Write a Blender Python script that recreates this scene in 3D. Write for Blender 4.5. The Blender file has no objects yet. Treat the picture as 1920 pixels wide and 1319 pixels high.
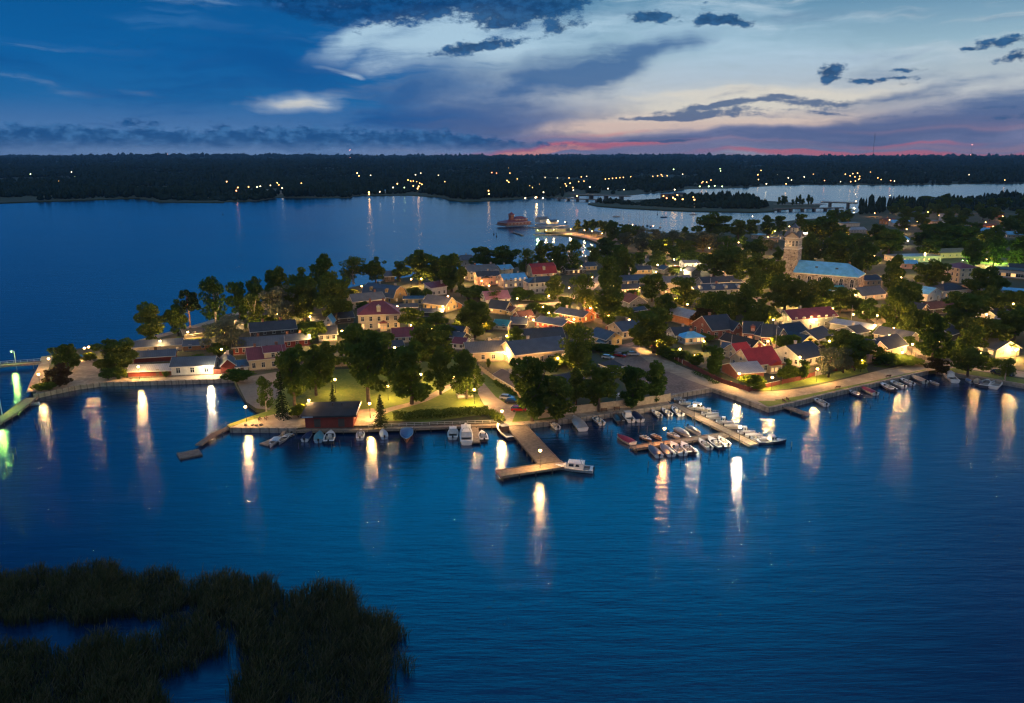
import bpy, bmesh, math, random
import numpy as np
from mathutils import Vector, Matrix, noise as mnoise
from mathutils.geometry import tessellate_polygon

S = bpy.context.scene
COL = S.collection
R = math.radians
random.seed(11)
rng = np.random.default_rng(5)

# ------------------------------------------------------------------ camera
CAMH = 70.0
FPX = 1461.0
PITCH = math.atan(366.5 / FPX)
cam_d = bpy.data.cameras.new('camera')
cam_d.sensor_width = 36.0
cam_d.lens = FPX / 1920 * 36
cam_d.clip_start = 1.0
cam_d.clip_end = 60000
cam = bpy.data.objects.new('camera', cam_d)
COL.objects.link(cam)
cam.location = (0, 0, CAMH)
cam.rotation_euler = (math.pi / 2 - PITCH, 0, 0)
S.camera = cam

S.render.engine = 'CYCLES'
S.view_settings.view_transform = 'Standard'
S.view_settings.look = 'None'
S.view_settings.exposure = 0.0
S.view_settings.gamma = 1.0
cy = S.cycles
cy.use_denoising = True
cy.use_light_tree = True
cy.filter_width = 1.3
cy.max_bounces = 5
cy.diffuse_bounces = 2
cy.glossy_bounces = 3
cy.transparent_max_bounces = 4
cy.volume_bounces = 0
cy.sample_clamp_indirect = 4
cy.caustics_reflective = False
cy.caustics_refractive = False

def ray(px, py):
    x = (px - 960) / FPX; y = (659.5 - py) / FPX
    c, s = math.cos(PITCH), math.sin(PITCH)
    return Vector((x, c + y * s, -s + y * c))
def G(px, py, z=1.2):
    d = ray(px, py)
    t = (z - CAMH) / d.z
    return Vector((d.x * t, d.y * t, z))
def SKY(px, py):
    d = ray(px, py)
    return math.degrees(math.atan2(d.x, d.y)), math.degrees(math.asin(d.z / d.length))
def ppm(p):
    """how many photograph pixels a metre spans at a place"""
    return FPX / max(1.0, (p.y * math.cos(PITCH) + (CAMH - p.z) * math.sin(PITCH)))
def lin(r, g, b):
    f = lambda c: (c / 255 / 12.92) if c / 255 <= 0.04045 else ((c / 255 + 0.055) / 1.055) ** 2.4
    return (f(r), f(g), f(b), 1)

# ------------------------------------------------------------------ sky
world = bpy.data.worlds.new("World")
S.world = world
world.use_nodes = True
wt = world.node_tree
wt.nodes.clear()
class NT:
    """small helper that writes shader nodes"""
    def __init__(s, nt): s.nt = nt
    def n(s, kind, **kw):
        nd = s.nt.nodes.new(kind)
        for k, v in kw.items(): setattr(nd, k, v)
        return nd
    def put(s, sock, v):
        if isinstance(v, bpy.types.NodeSocket): s.nt.links.new(v, sock)
        else: sock.default_value = v
    def m(s, op, a, b=None, c=None, clamp=False):
        nd = s.n('ShaderNodeMath', operation=op, use_clamp=clamp)
        s.put(nd.inputs[0], a)
        if b is not None: s.put(nd.inputs[1], b)
        if c is not None: s.put(nd.inputs[2], c)
        return nd.outputs[0]
    def mr(s, v, a, b, c=0.0, d=1.0, smooth=True):
        nd = s.n('ShaderNodeMapRange', interpolation_type='SMOOTHSTEP' if smooth else 'LINEAR')
        s.put(nd.inputs[0], v)
        for i, q in enumerate((a, b, c, d)): s.put(nd.inputs[i + 1], q)
        return nd.outputs[0]
    def mix(s, f, a, b):
        nd = s.n('ShaderNodeMix', data_type='RGBA')
        s.put(nd.inputs[0], f); s.put(nd.inputs[6], a); s.put(nd.inputs[7], b)
        return nd.outputs[2]
    def noise(s, vec, scale, detail=4, rough=0.5, col=False, dist=0.0):
        nd = s.n('ShaderNodeTexNoise')
        if vec is not None: s.put(nd.inputs['Vector'], vec)
        nd.inputs['Scale'].default_value = scale
        nd.inputs['Detail'].default_value = detail
        nd.inputs['Roughness'].default_value = rough
        nd.inputs['Distortion'].default_value = dist
        return nd.outputs[1 if col else 0]
    def mapping(s, vec, loc=(0, 0, 0), rot=(0, 0, 0), sc=(1, 1, 1), kind='POINT'):
        nd = s.n('ShaderNodeMapping', vector_type=kind)
        s.put(nd.inputs[0], vec)
        nd.inputs[1].default_value = loc; nd.inputs[2].default_value = rot; nd.inputs[3].default_value = sc
        return nd.outputs[0]
    def vmath(s, op, a, b=None, sc=None):
        nd = s.n('ShaderNodeVectorMath', operation=op)
        s.put(nd.inputs[0], a)
        if b is not None: s.put(nd.inputs[1], b)
        if sc is not None: s.put(nd.inputs[3], sc)
        return nd.outputs[0]
    def ramp(s, fac, stops):
        nd = s.n('ShaderNodeValToRGB')
        s.put(nd.inputs[0], fac)
        cr = nd.color_ramp
        while len(cr.elements) > 1: cr.elements.remove(cr.elements[-1])
        cr.elements[0].position = stops[0][0]; cr.elements[0].color = stops[0][1]
        for p, c in stops[1:]:
            e = cr.elements.new(p); e.color = c
        return nd.outputs[0]

W = NT(wt)
tc = W.n('ShaderNodeTexCoord')
sep = W.n('ShaderNodeSeparateXYZ'); W.put(sep.inputs[0], tc.outputs['Generated'])
az = W.m('MULTIPLY', W.m('ARCTAN2', sep.outputs[0], sep.outputs[1]), 57.29578)
el = W.m('MULTIPLY', W.m('ARCSINE', sep.outputs[2]), 57.29578)
cmb = W.n('ShaderNodeCombineXYZ'); W.put(cmb.inputs[0], az); W.put(cmb.inputs[1], el)
AE = cmb.outputs[0]
# coordinates stirred by noise, softly (veils) and finely (cumulus)
nv = W.vmath('SUBTRACT', W.noise(AE, 0.11, 4, 0.55, col=True), (0.5, 0.5, 0.5))
soft = W.vmath('ADD', AE, W.vmath('MULTIPLY', nv, (8.0, 2.4, 0)))
stA = W.m('SUBTRACT', W.noise(W.mapping(soft, rot=(0, 0, R(-11)), sc=(.085, .80, 1)), 1.0, 6, .62), .5)
stB = W.m('SUBTRACT', W.noise(W.mapping(soft, rot=(0, 0, R(14)), sc=(.10, .62, 1), loc=(7, 3, 0)), 1.0, 5, .60), .5)
fineN = W.noise(W.mapping(AE, sc=(.75, 1.35, 1)), 1.25, 6, .66)
fine = W.m('SUBTRACT', fineN, .5)
nf = W.vmath('SUBTRACT', W.noise(W.mapping(AE, sc=(.7, 1.2, 1)), .8, 3, 0.6, col=True), (0.5, 0.5, 0.5))
puff = W.vmath('ADD', AE, W.vmath('MULTIPLY', nf, (1.3, .6, 0)))

PX = 0.0392
def blobs(vec, lst):
    """sum of soft ellipses given by direction (as az, el in degrees), half widths and tilt"""
    acc = None
    for (px, py, rx, ry, rot, st) in lst:
        a, e = SKY(px, py)
        mp = W.mapping(vec, loc=(a, e, 0), rot=(0, 0, R(rot)), sc=(rx * PX, ry * PX, 50), kind='TEXTURE')
        gr = W.n('ShaderNodeTexGradient', gradient_type='SPHERICAL'); W.put(gr.inputs[0], mp)
        v = W.m('MULTIPLY', gr.outputs[1], st)
        acc = v if acc is None else W.m('ADD', acc, v)
    return acc
def wisp(b, nz, k): return W.m('ADD', b, W.m('MULTIPLY', W.m('MULTIPLY', nz, k), W.mr(b, 0.0, .25)))

er = W.mr(el, -2.0, 60.0, 0, 1, smooth=False)          # ramp position = (el+2)/62
E = lambda d: (d + 2) / 62
left = W.ramp(er, [(0, lin(50, 90, 135)), (E(.2), lin(134, 166, 212)), (E(1.0), lin(98, 144, 198)), (E(2.2), lin(70, 118, 174)), (E(3.6), lin(26, 104, 166)), (E(6), lin(6, 96, 162)), (E(10), lin(2, 86, 150)), (E(20), lin(2, 84, 152)), (E(36), lin(2, 56, 108)), (1, lin(10, 84, 148))])
right = W.ramp(er, [(0, lin(80, 80, 110)), (E(.2), lin(152, 142, 174)), (E(1.3), lin(138, 140, 176)), (E(2.4), lin(150, 150, 172)), (E(4.0), lin(196, 202, 206)), (E(7), lin(150, 184, 202)), (E(10), lin(92, 142, 176)), (E(14), lin(40, 110, 165)), (E(22), lin(10, 92, 158)), (E(36), lin(2, 56, 108)), (1, lin(10, 84, 148))])
side = W.mr(W.m('ADD', az, W.m('MULTIPLY', stA, 26)), -13.0, 7.0)
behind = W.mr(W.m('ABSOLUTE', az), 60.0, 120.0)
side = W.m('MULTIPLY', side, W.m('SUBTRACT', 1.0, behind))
sky = W.mix(side, left, right)
# faint lighter and darker swaths everywhere
sky = W.mix(W.mr(stA, .0, .28, 0, .62), sky, W.mix(side, lin(66, 124, 182), lin(208, 214, 216)))
sky = W.mix(W.mr(stB, -.02, -.26, 0, .55), sky, W.mix(side, lin(0, 70, 136), lin(92, 124, 162)))
# pale openings in the cloud
b = blobs(soft, [(830, 70, 260, 70, 14, 1.2), (690, 66, 150, 30, 24, .8), (575, 192, 120, 26, 5, 1.1), (900, 182, 140, 40, 4, .6), (1000, 90, 180, 40, 14, .6),
                 (1250, 60, 430, 100, 0, .8), (1480, 150, 420, 90, 5, .8), (290, 0, 170, 14, 0, .6), (50, 86, 110, 9, 3, .35), (655, 133, 50, 6, -14, .9), (60, 150, 160, 20, -10, .3), (250, 158, 120, 12, -10, .3)])
sky = W.mix(W.mr(wisp(wisp(b, stA, 1.6), fine, .35), .15, 1.15, 0, .92), sky, W.mix(W.mr(el, 4, 8), lin(188, 204, 220), lin(176, 208, 228)))
b = blobs(soft, [(1300, 208, 420, 56, 4, 1.1), (1130, 238, 190, 22, 4, .9), (1560, 180, 300, 45, 4, .6), (575, 192, 70, 16, 5, .8), (1420, 232, 220, 14, 3, .5)])
sky = W.mix(W.mr(wisp(b, stA, 1.9), .18, .95, 0, .95), sky, W.mix(W.mr(el, 1.8, 3.4), lin(236, 208, 190), lin(228, 222, 208)))
# long dark veils
b = blobs(soft, [(1010, 150, 330, 54, 13, 1.3), (930, 232, 300, 42, 6, 1.1), (1190, 112, 170, 26, 15, .8), (1850, 212, 400, 50, 7, 1.5), (1660, 178, 260, 16, 9, 1.0), (1500, 150, 260, 12, 12, .5),
                 (1250, 262, 560, 20, 1, .8), (1500, 244, 320, 14, 3, .6), (780, 165, 150, 50, 22, .8), (540, 110, 200, 50, -14, .9), (380, 140, 330, 80, 0, .8), (700, 225, 220, 26, 2, .7)])
sky = W.mix(W.mr(wisp(wisp(b, stA, 2.4), fine, .5), .12, 1.15, 0, .90), sky, W.mix(side, lin(4, 84, 150), W.mix(W.mr(el, 1.0, 5.0), lin(92, 106, 148), lin(62, 106, 156))))
# pink bands of the afterglow near the horizon
band = W.noise(W.mapping(soft, rot=(0, 0, R(-2.2)), sc=(.035, 1.25, 1)), 1.0, 4, .5)
low = W.m('MULTIPLY', W.mr(el, 2.6, .9), W.mr(az, -3.0, 6.0))
low = W.m('MULTIPLY', low, W.m('SUBTRACT', 1.0, behind))
sky = W.mix(W.m('MULTIPLY', W.mr(band, .46, .74, 0, .62), low), sky, lin(228, 158, 150))
b = blobs(soft, [(1000, 282, 220, 14, 3, 1.7), (1790, 288, 520, 9, 0, 2.4), (1180, 270, 220, 8, 3, 1.0), (1720, 266, 200, 6, 2, 1.1), (1150, 250, 150, 8, 4, .8), (1560, 284, 200, 6, 1, 1.0)])
sky = W.mix(W.mr(wisp(wisp(b, W.m('SUBTRACT', band, .5), 1.2), fine, .8), .15, 1.5, 0, .92), sky, lin(236, 118, 122))
sky = W.mix(W.mr(blobs(soft, [(990, 286, 150, 8, 3, 2.0)]), .2, .9, 0, .9), sky, lin(255, 168, 146))
# small dark clouds
b = blobs(puff, [(860, -6, 300, 54, -2, 1.7), (560, 0, 190, 32, -10, 1.2), (600, 36, 110, 20, -14, .9), (730, 24, 100, 30, 0, .9), (1010, 10, 120, 34, 10, 1.2), (1052, 52, 60, 18, 10, 1.1), (930, 82, 100, 16, 4, 1.2), (860, 96, 80, 14, 8, 1.1), (930, 50, 80, 14, 0, .8),
                 (1222, 34, 70, 16, -2, 1.5), (1335, 38, 60, 12, 4, 1.3), (1375, 40, 70, 11, -6, 1.3), (1322, 24, 26, 16, 50, .9), (1557, 134, 30, 20, 0, 1.5), (1556, 152, 16, 9, 0, .9), (1618, 151, 44, 9, -4, 1.2), (1690, 146, 60, 6, 2, 1.0), (1700, 131, 40, 6, 0, .9), (1694, 158, 28, 6, 8, .9),
                 (1885, 80, 70, 11, 4, 1.3), (1905, 105, 50, 13, 8, 1.3), (1820, 96, 26, 6, 0, 1.1), (260, 232, 60, 14, 0, .8), (420, 236, 50, 18, 0, .8)])
sky = W.mix(W.mr(wisp(b, fine, 2.9), .34, .98, 0, .95), sky, W.mix(W.mr(fine, -.12, .14), W.mix(side, lin(0, 58, 112), lin(10, 66, 112)), W.mix(side, lin(10, 80, 140), lin(34, 92, 142))))
b = blobs(soft, [(1320, 212, 150, 13, 1, 1.5), (1280, 222, 150, 8, 0, 1.2), (1345, 195, 90, 8, 2, 1.3), (1440, 192, 130, 8, 3, 1.3), (1545, 190, 90, 11, 4, 1.5), (1460, 182, 60, 5, 0, 1.1), (1200, 219, 110, 6, 0, 1.0), (1890, 213, 90, 7, 2, 1.3), (1870, 196, 70, 5, 2, 1.0), (1275, 265, 60, 4, 0, 1.3), (1540, 205, 70, 5, 0, .8), (1160, 265, 110, 4, 0, 1.0), (1680, 205, 60, 5, 2, .8)])
sky = W.mix(W.mr(wisp(wisp(b, stA, 3.4), fine, 2.6), .30, 1.15, 0, .86), sky, lin(54, 92, 138))
# the bank of cumulus low over the left horizon
top = W.m('ADD', 1.85, W.m('ADD', W.m('MULTIPLY', fine, 1.7), W.m('MULTIPLY', W.m('SUBTRACT', W.noise(AE, .16, 2), .5), 1.2)))
top = W.m('SUBTRACT', top, W.m('MULTIPLY', W.mr(az, -10.0, 7.0), .95))
bank = W.mr(W.m('SUBTRACT', top, el), -.05, .26)
bank = W.m('MULTIPLY', bank, W.mr(W.m('ADD', el, W.m('MULTIPLY', fine, 1.4)), .25, 1.15))
bank = W.m('MULTIPLY', bank, W.mr(W.m('ADD', az, W.m('MULTIPLY', fine, 8)), 8.0, 4.0))
lump = W.noise(W.mapping(AE, sc=(1, 1.7, 1), loc=(2, .35, 0)), .95, 6, .62)
sky = W.mix(W.m('MULTIPLY', bank, .88), sky, W.mix(W.mr(W.m('ADD', W.m('SUBTRACT', lump, .5), W.m('MULTIPLY', W.m('SUBTRACT', el, 1.2), .10)), -.08, .18), lin(0, 72, 130), lin(64, 120, 176)))
# an added bright gap in the unseen sky, put there to brighten the water
patch = W.m('MULTIPLY', W.m('MULTIPLY', W.mr(el, 11.0, 20.0), W.mr(el, 40.0, 27.0)), W.m('MULTIPLY', W.mr(az, -36.0, -6.0), W.mr(az, 40.0, 12.0)))
sky = W.mix(patch, sky, (.0, .56, 1.25, 1))
# unseen sky overhead and behind camera, made paler to light facades and trees
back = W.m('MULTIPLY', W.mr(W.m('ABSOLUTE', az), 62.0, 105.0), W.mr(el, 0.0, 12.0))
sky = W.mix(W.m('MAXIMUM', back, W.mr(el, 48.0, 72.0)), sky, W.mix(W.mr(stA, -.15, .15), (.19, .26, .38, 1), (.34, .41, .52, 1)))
# a physical dusk sky adds its own light
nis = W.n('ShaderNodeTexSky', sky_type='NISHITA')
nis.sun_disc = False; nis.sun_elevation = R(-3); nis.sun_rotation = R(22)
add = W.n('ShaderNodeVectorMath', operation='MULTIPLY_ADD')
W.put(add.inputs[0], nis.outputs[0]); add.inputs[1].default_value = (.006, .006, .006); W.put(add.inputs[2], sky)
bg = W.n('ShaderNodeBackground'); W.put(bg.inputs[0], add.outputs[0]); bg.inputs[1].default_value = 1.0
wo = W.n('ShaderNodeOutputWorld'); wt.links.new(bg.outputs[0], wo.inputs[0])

# ------------------------------------------------------------------ helpers
def tag(o, label=None, cat=None, group=None, kind=None):
    if label: o['label'] = label
    if cat: o['category'] = cat
    if group: o['group'] = group
    if kind: o['kind'] = kind
    return o
def empty(name, loc, rz=0, label=None, cat=None, group=None):
    o = bpy.data.objects.new(name, None); COL.objects.link(o)
    o.location = loc; o.rotation_euler = (0, 0, rz); o.empty_display_size = .5
    return tag(o, label, cat, group)
def children(o): return KIDS.get(o.name, [])
KIDS = {}
def link(o, parent=None):
    COL.objects.link(o)
    if parent is not None:
        o.parent = parent; KIDS.setdefault(parent.name, []).append(o)
    return o
def copy_tree(o, parent=None):
    c = o.copy(); link(c, parent)
    for ch in list(children(o)): copy_tree(ch, c)
    return c

class MB:
    """collects shapes and links them as one mesh object"""
    def __init__(s): s.v = []; s.f = []; s.mi = []; s.smooth = False
    def add(s, vs, fs, mi=0):
        b = len(s.v); s.v += [tuple(v) for v in vs]
        s.f += [tuple(b + i for i in f) for f in fs]; s.mi += [mi] * len(fs)
        return s
    def box(s, x0, x1, y0, y1, z0, z1, mi=0):
        return s.add([(x0, y0, z0), (x1, y0, z0), (x1, y1, z0), (x0, y1, z0), (x0, y0, z1), (x1, y0, z1), (x1, y1, z1), (x0, y1, z1)],
                     [(0, 3, 2, 1), (4, 5, 6, 7), (0, 1, 5, 4), (1, 2, 6, 5), (2, 3, 7, 6), (3, 0, 4, 7)], mi)
    def cyl(s, p, q, r0, r1=None, n=8, mi=0):
        p = Vector(p); q = Vector(q); r1 = r0 if r1 is None else r1
        d = (q - p).normalized()
        a = d.orthogonal().normalized(); b = d.cross(a)
        vs = []
        for c, r in ((p, r0), (q, r1)):
            for k in range(n):
                t = 2 * math.pi * k / n
                vs.append(c + a * math.cos(t) * r + b * math.sin(t) * r)
        fs = [(k, (k + 1) % n, n + (k + 1) % n, n + k) for k in range(n)]
        fs += [tuple(reversed(range(n))), tuple(range(n, 2 * n))]
        return s.add(vs, fs, mi)
    def sphere(s, c, r, n=10, m=6, mi=0, sz=1.0):
        vs = [(c[0], c[1], c[2] - r * sz)]
        for j in range(1, m):
            ph = -math.pi / 2 + math.pi * j / m
            for k in range(n):
                t = 2 * math.pi * k / n
                vs.append((c[0] + r * math.cos(ph) * math.cos(t), c[1] + r * math.cos(ph) * math.sin(t), c[2] + r * sz * math.sin(ph)))
        vs.append((c[0], c[1], c[2] + r * sz))
        fs = [(0, 1 + (k + 1) % n, 1 + k) for k in range(n)]
        for j in range(m - 2):
            for k in range(n):
                a = 1 + j * n + k; b = 1 + j * n + (k + 1) % n
                fs.append((a, b, b + n, a + n))
        l = len(vs) - 1; o = 1 + (m - 2) * n
        fs += [(o + k, o + (k + 1) % n, l) for k in range(n)]
        return s.add(vs, fs, mi)
    def prism(s, poly, z0, z1, mi=0):
        n = len(poly)
        vs = [(p[0], p[1], z0) for p in poly] + [(p[0], p[1], z1) for p in poly]
        fs = [(k, (k + 1) % n, n + (k + 1) % n, n + k) for k in range(n)] + [tuple(reversed(range(n))), tuple(range(n, 2 * n))]
        return s.add(vs, fs, mi)
    def mesh(s, name, mats):
        me = bpy.data.meshes.new(name)
        me.from_pydata(s.v, [], s.f)
        if not isinstance(mats, (list, tuple)): mats = [mats]
        for m in mats: me.materials.append(m)
        if len(mats) > 1: me.polygons.foreach_set('material_index', s.mi)
        if s.smooth: me.polygons.foreach_set('use_smooth', [True] * len(s.f))
        me.update()
        return me
    def build(s, name, mats, parent=None, loc=None, rz=0):
        o = bpy.data.objects.new(name, s.mesh(name, mats))
        link(o, parent)
        if loc is not None: o.location = loc
        if rz: o.rotation_euler = (0, 0, rz)
        return o

def ccw(poly):
    a = sum(poly[i][0] * poly[(i + 1) % len(poly)][1] - poly[(i + 1) % len(poly)][0] * poly[i][1] for i in range(len(poly)))
    return poly if a > 0 else poly[::-1]
def slab(mb, poly, z0, z1, mi=0, side=True):
    """any outline (also hollow-cornered), filled on top, with sides"""
    poly = ccw([(p[0], p[1]) for p in poly])
    tris = tessellate_polygon([[Vector((p[0], p[1], 0)) for p in poly]])
    n = len(poly)
    vs = [(p[0], p[1], z1) for p in poly]; fs = []
    for t in tris:
        a, b, c = (vs[i] for i in t)
        cr = (b[0] - a[0]) * (c[1] - a[1]) - (b[1] - a[1]) * (c[0] - a[0])
        fs.append(tuple(t) if cr > 0 else (t[0], t[2], t[1]))
    mb.add(vs, fs, mi)
    if side:
        mb.add([(p[0], p[1], z0) for p in poly] + [(p[0], p[1], z1) for p in poly], [(k, (k + 1) % n, n + (k + 1) % n, n + k) for k in range(n)], mi)
def nmesh(name, V, F, mats, smooth=False, mi=None):
    """mesh from numpy arrays; every face has the same number of corners"""
    V = np.asarray(V, dtype=np.float32); F = np.asarray(F, dtype=np.int32)
    me = bpy.data.meshes.new(name)
    k = F.shape[1]
    me.vertices.add(len(V)); me.vertices.foreach_set('co', V.ravel())
    me.loops.add(F.size); me.loops.foreach_set('vertex_index', F.ravel())
    me.polygons.add(len(F)); me.polygons.foreach_set('loop_start', np.arange(0, F.size, k, dtype=np.int32))
    for m in (mats if isinstance(mats, (list, tuple)) else [mats]): me.materials.append(m)
    if mi is not None: me.polygons.foreach_set('material_index', np.asarray(mi, dtype=np.int32))
    if smooth: me.polygons.foreach_set('use_smooth', np.ones(len(F), dtype=bool))
    me.update(calc_edges=True)
    return me
def smooth_line(pts, k=6):
    """Catmull-Rom through 2-D points"""
    out = []
    for i in range(len(pts) - 1):
        p0 = pts[max(i - 1, 0)]; p1 = pts[i]; p2 = pts[i + 1]; p3 = pts[min(i + 2, len(pts) - 1)]
        for j in range(k):
            t = j / k
            out.append(tuple(.5 * ((2 * p1[c]) + (-p0[c] + p2[c]) * t + (2 * p0[c] - 5 * p1[c] + 4 * p2[c] - p3[c]) * t * t + (-p0[c] + 3 * p1[c] - 3 * p2[c] + p3[c]) * t ** 3) for c in (0, 1)))
    out.append(tuple(pts[-1][:2]))
    return out

# ------------------------------------------------------------------ materials
MATS = {}
def mat(name, col, rough=.7, metal=0.0, var=.25, scale=1.2, bump=0.0, bscale=8.0, col2=None, spec=.5, stripes=None):
    """procedural paint, wood, stone or metal: mottled colour, optional board lines"""
    if name in MATS: return MATS[name]
    m = bpy.data.materials.new(name); m.use_nodes = True
    t = NT(m.node_tree); bs = m.node_tree.nodes['Principled BSDF']
    c = t.n('ShaderNodeTexCoord').outputs['Object']
    n = t.noise(c, scale, 5, .6)
    hi = tuple(min(1, x * (1 + var)) for x in col[:3]) + (1,)
    lo = tuple(x * (1 - var) for x in (col2 or col)[:3]) + (1,)
    cc = t.mix(t.mr(n, .3, .7), lo, hi)
    bs.inputs['Roughness'].default_value = rough
    bs.inputs['Metallic'].default_value = metal
    bs.inputs['Specular IOR Level'].default_value = spec
    if stripes:
        axis, freq, amt = stripes
        sp = t.n('ShaderNodeSeparateXYZ'); t.put(sp.inputs[0], c)
        if axis == 'xy': v = t.m('ADD', sp.outputs[0], sp.outputs[1])
        else: v = sp.outputs['xyz'.index(axis)]
        fr = t.m('FRACT', t.m('MULTIPLY', v, freq))
        ln = t.mr(t.m('ABSOLUTE', t.m('SUBTRACT', fr, .5)), .36, .48)
        cc = t.mix(t.m('MULTIPLY', ln, amt), cc, tuple(x * .35 for x in col[:3]) + (1,))
        bm = t.n('ShaderNodeBump'); bm.inputs['Strength'].default_value = .5; bm.inputs['Distance'].default_value = .03
        t.put(bm.inputs['Height'], t.m('SUBTRACT', 1.0, ln)); t.put(bs.inputs['Normal'], bm.outputs[0])
    elif bump:
        bm = t.n('ShaderNodeBump'); bm.inputs['Strength'].default_value = bump; bm.inputs['Distance'].default_value = .05
        t.put(bm.inputs['Height'], t.noise(c, bscale, 4)); t.put(bs.inputs['Normal'], bm.outputs[0])
    t.put(bs.inputs['Base Color'], cc)
    MATS[name] = m
    return m
def emit(name, col, st):
    if name in MATS: return MATS[name]
    m = bpy.data.materials.new(name); m.use_nodes = True
    bs = m.node_tree.nodes['Principled BSDF']
    bs.inputs['Base Color'].default_value = tuple(.5 * c for c in col[:3]) + (1,)
    bs.inputs['Emission Color'].default_value = tuple(col[:3]) + (1,)
    bs.inputs['Emission Strength'].default_value = st
    m.cycles.emission_sampling = 'NONE'
    MATS[name] = m
    return m

def ground_mat(name, c1, c2, c3, s1, s2, rough=.95):
    m = bpy.data.materials.new(name); m.use_nodes = True
    t = NT(m.node_tree); bs = m.node_tree.nodes['Principled BSDF']
    c = t.n('ShaderNodeTexCoord').outputs['Object']
    cc = t.mix(t.mr(t.noise(c, s1, 5, .6), .35, .65), c1, c2)
    cc = t.mix(t.mr(t.noise(c, s2, 6, .65), .45, .7), cc, c3)
    t.put(bs.inputs['Base Color'], cc)
    bs.inputs['Roughness'].default_value = rough
    bm = t.n('ShaderNodeBump'); bm.inputs['Strength'].default_value = .6; bm.inputs['Distance'].default_value = .08
    t.put(bm.inputs['Height'], t.noise(c, s2 * 6, 4)); t.put(bs.inputs['Normal'], bm.outputs[0])
    MATS[name] = m
    return m
M_EARTH = ground_mat('garden_earth', (.045, .055, .022, 1), (.085, .075, .045, 1), (.04, .07, .018, 1), .05, .35)
M_GRASS = ground_mat('lawn_grass', (.15, .21, .022, 1), (.10, .155, .016, 1), (.19, .23, .035, 1), .12, 1.1)
M_GRAVEL = ground_mat('gravel', (.42, .33, .235, 1), (.27, .21, .155, 1), (.48, .39, .28, 1), .09, .55)
M_COBBLE = ground_mat('cobbles', (.23, .17, .14, 1), (.14, .105, .09, 1), (.30, .23, .19, 1), .12, 1.4)
M_ASPHALT = ground_mat('asphalt', (.10, .095, .09, 1), (.075, .07, .07, 1), (.13, .12, .11, 1), .1, 1.2)
M_QUAY = mat('quay_stone', (.19, .165, .14), .9, var=.3, scale=1.6, bump=.5)
M_CAP = mat('quay_cap', (.32, .28, .23), .9, var=.3, scale=.8, stripes=('xy', .42, .7))
M_SAND = ground_mat('sand', (.30, .24, .17, 1), (.24, .19, .14, 1), (.33, .27, .2, 1), .1, .8)
M_DECK = mat('deck_planks', (.30, .235, .17), .85, var=.25, scale=1.5, stripes=('x', 5, .5))
M_DECKD = mat('dark_deck_planks', (.17, .14, .115), .85, var=.3, scale=1.5, stripes=('x', 5, .5))

# water
def water_mat():
    m = bpy.data.materials.new('water'); m.use_nodes = True
    t = NT(m.node_tree); nt = m.node_tree; nt.nodes.clear()
    c = t.n('ShaderNodeTexCoord').outputs['Object']
    big = t.noise(t.mapping(c, rot=(0, 0, R(20)), sc=(.012, .03, 1)), 1.0, 3, .5)
    r1 = t.noise(t.mapping(c, rot=(0, 0, R(-4)), sc=(.17, 1.35, 1)), 1.0, 3, .55)
    r2 = t.noise(t.mapping(c, rot=(0, 0, R(4)), sc=(.55, 4.4, 1)), 1.0, 3, .6)
    r0 = t.noise(t.mapping(c, rot=(0, 0, R(-6)), sc=(.11, .36, 1)), 1.0, 2, .5)
    h = t.m('ADD', t.m('MULTIPLY', r0, 1.5), t.m('ADD', t.m('MULTIPLY', r1, .6), t.m('MULTIPLY', r2, .34)))
    calm = t.noise(t.mapping(c, rot=(0, 0, R(30)), sc=(.010, .022, 1)), 1.0, 3, .5)
    bm = t.n('ShaderNodeBump'); t.put(bm.inputs['Strength'], t.mr(calm, .35, .68, .7, 1.0)); bm.inputs['Distance'].default_value = .10
    t.put(bm.inputs['Height'], h)
    body = t.n('ShaderNodeBsdfDiffuse'); t.put(body.inputs[0], t.mix(t.mr(big, .35, .65), (.001, .018, .068, 1), (.002, .026, .088, 1)))
    gl = t.n('ShaderNodeBsdfGlossy', distribution='BECKMANN'); gl.inputs[0].default_value = (.86, .95, 1, 1)
    t.put(gl.inputs['Roughness'], t.mr(big, .3, .7, .21, .25)); t.put(gl.inputs['Normal'], bm.outputs[0])
    fr = t.n('ShaderNodeFresnel'); fr.inputs[0].default_value = 1.85; t.put(fr.inputs[1], bm.outputs[0])
    mx = t.n('ShaderNodeMixShader'); t.put(mx.inputs[0], fr.outputs[0])
    nt.links.new(body.outputs[0], mx.inputs[1]); nt.links.new(gl.outputs[0], mx.inputs[2])
    o = t.n('ShaderNodeOutputMaterial'); nt.links.new(mx.outputs[0], o.inputs[0])
    return m
M_WATER = water_mat()

# ------------------------------------------------------------------ water and land
mb = MB()
mb.add([(-30000, -3000, 0), (30000, -3000, 0), (30000, 30000, 0), (-30000, 30000, 0)], [(0, 1, 2, 3)])
tag(mb.build('water', M_WATER), kind='structure')

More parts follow.
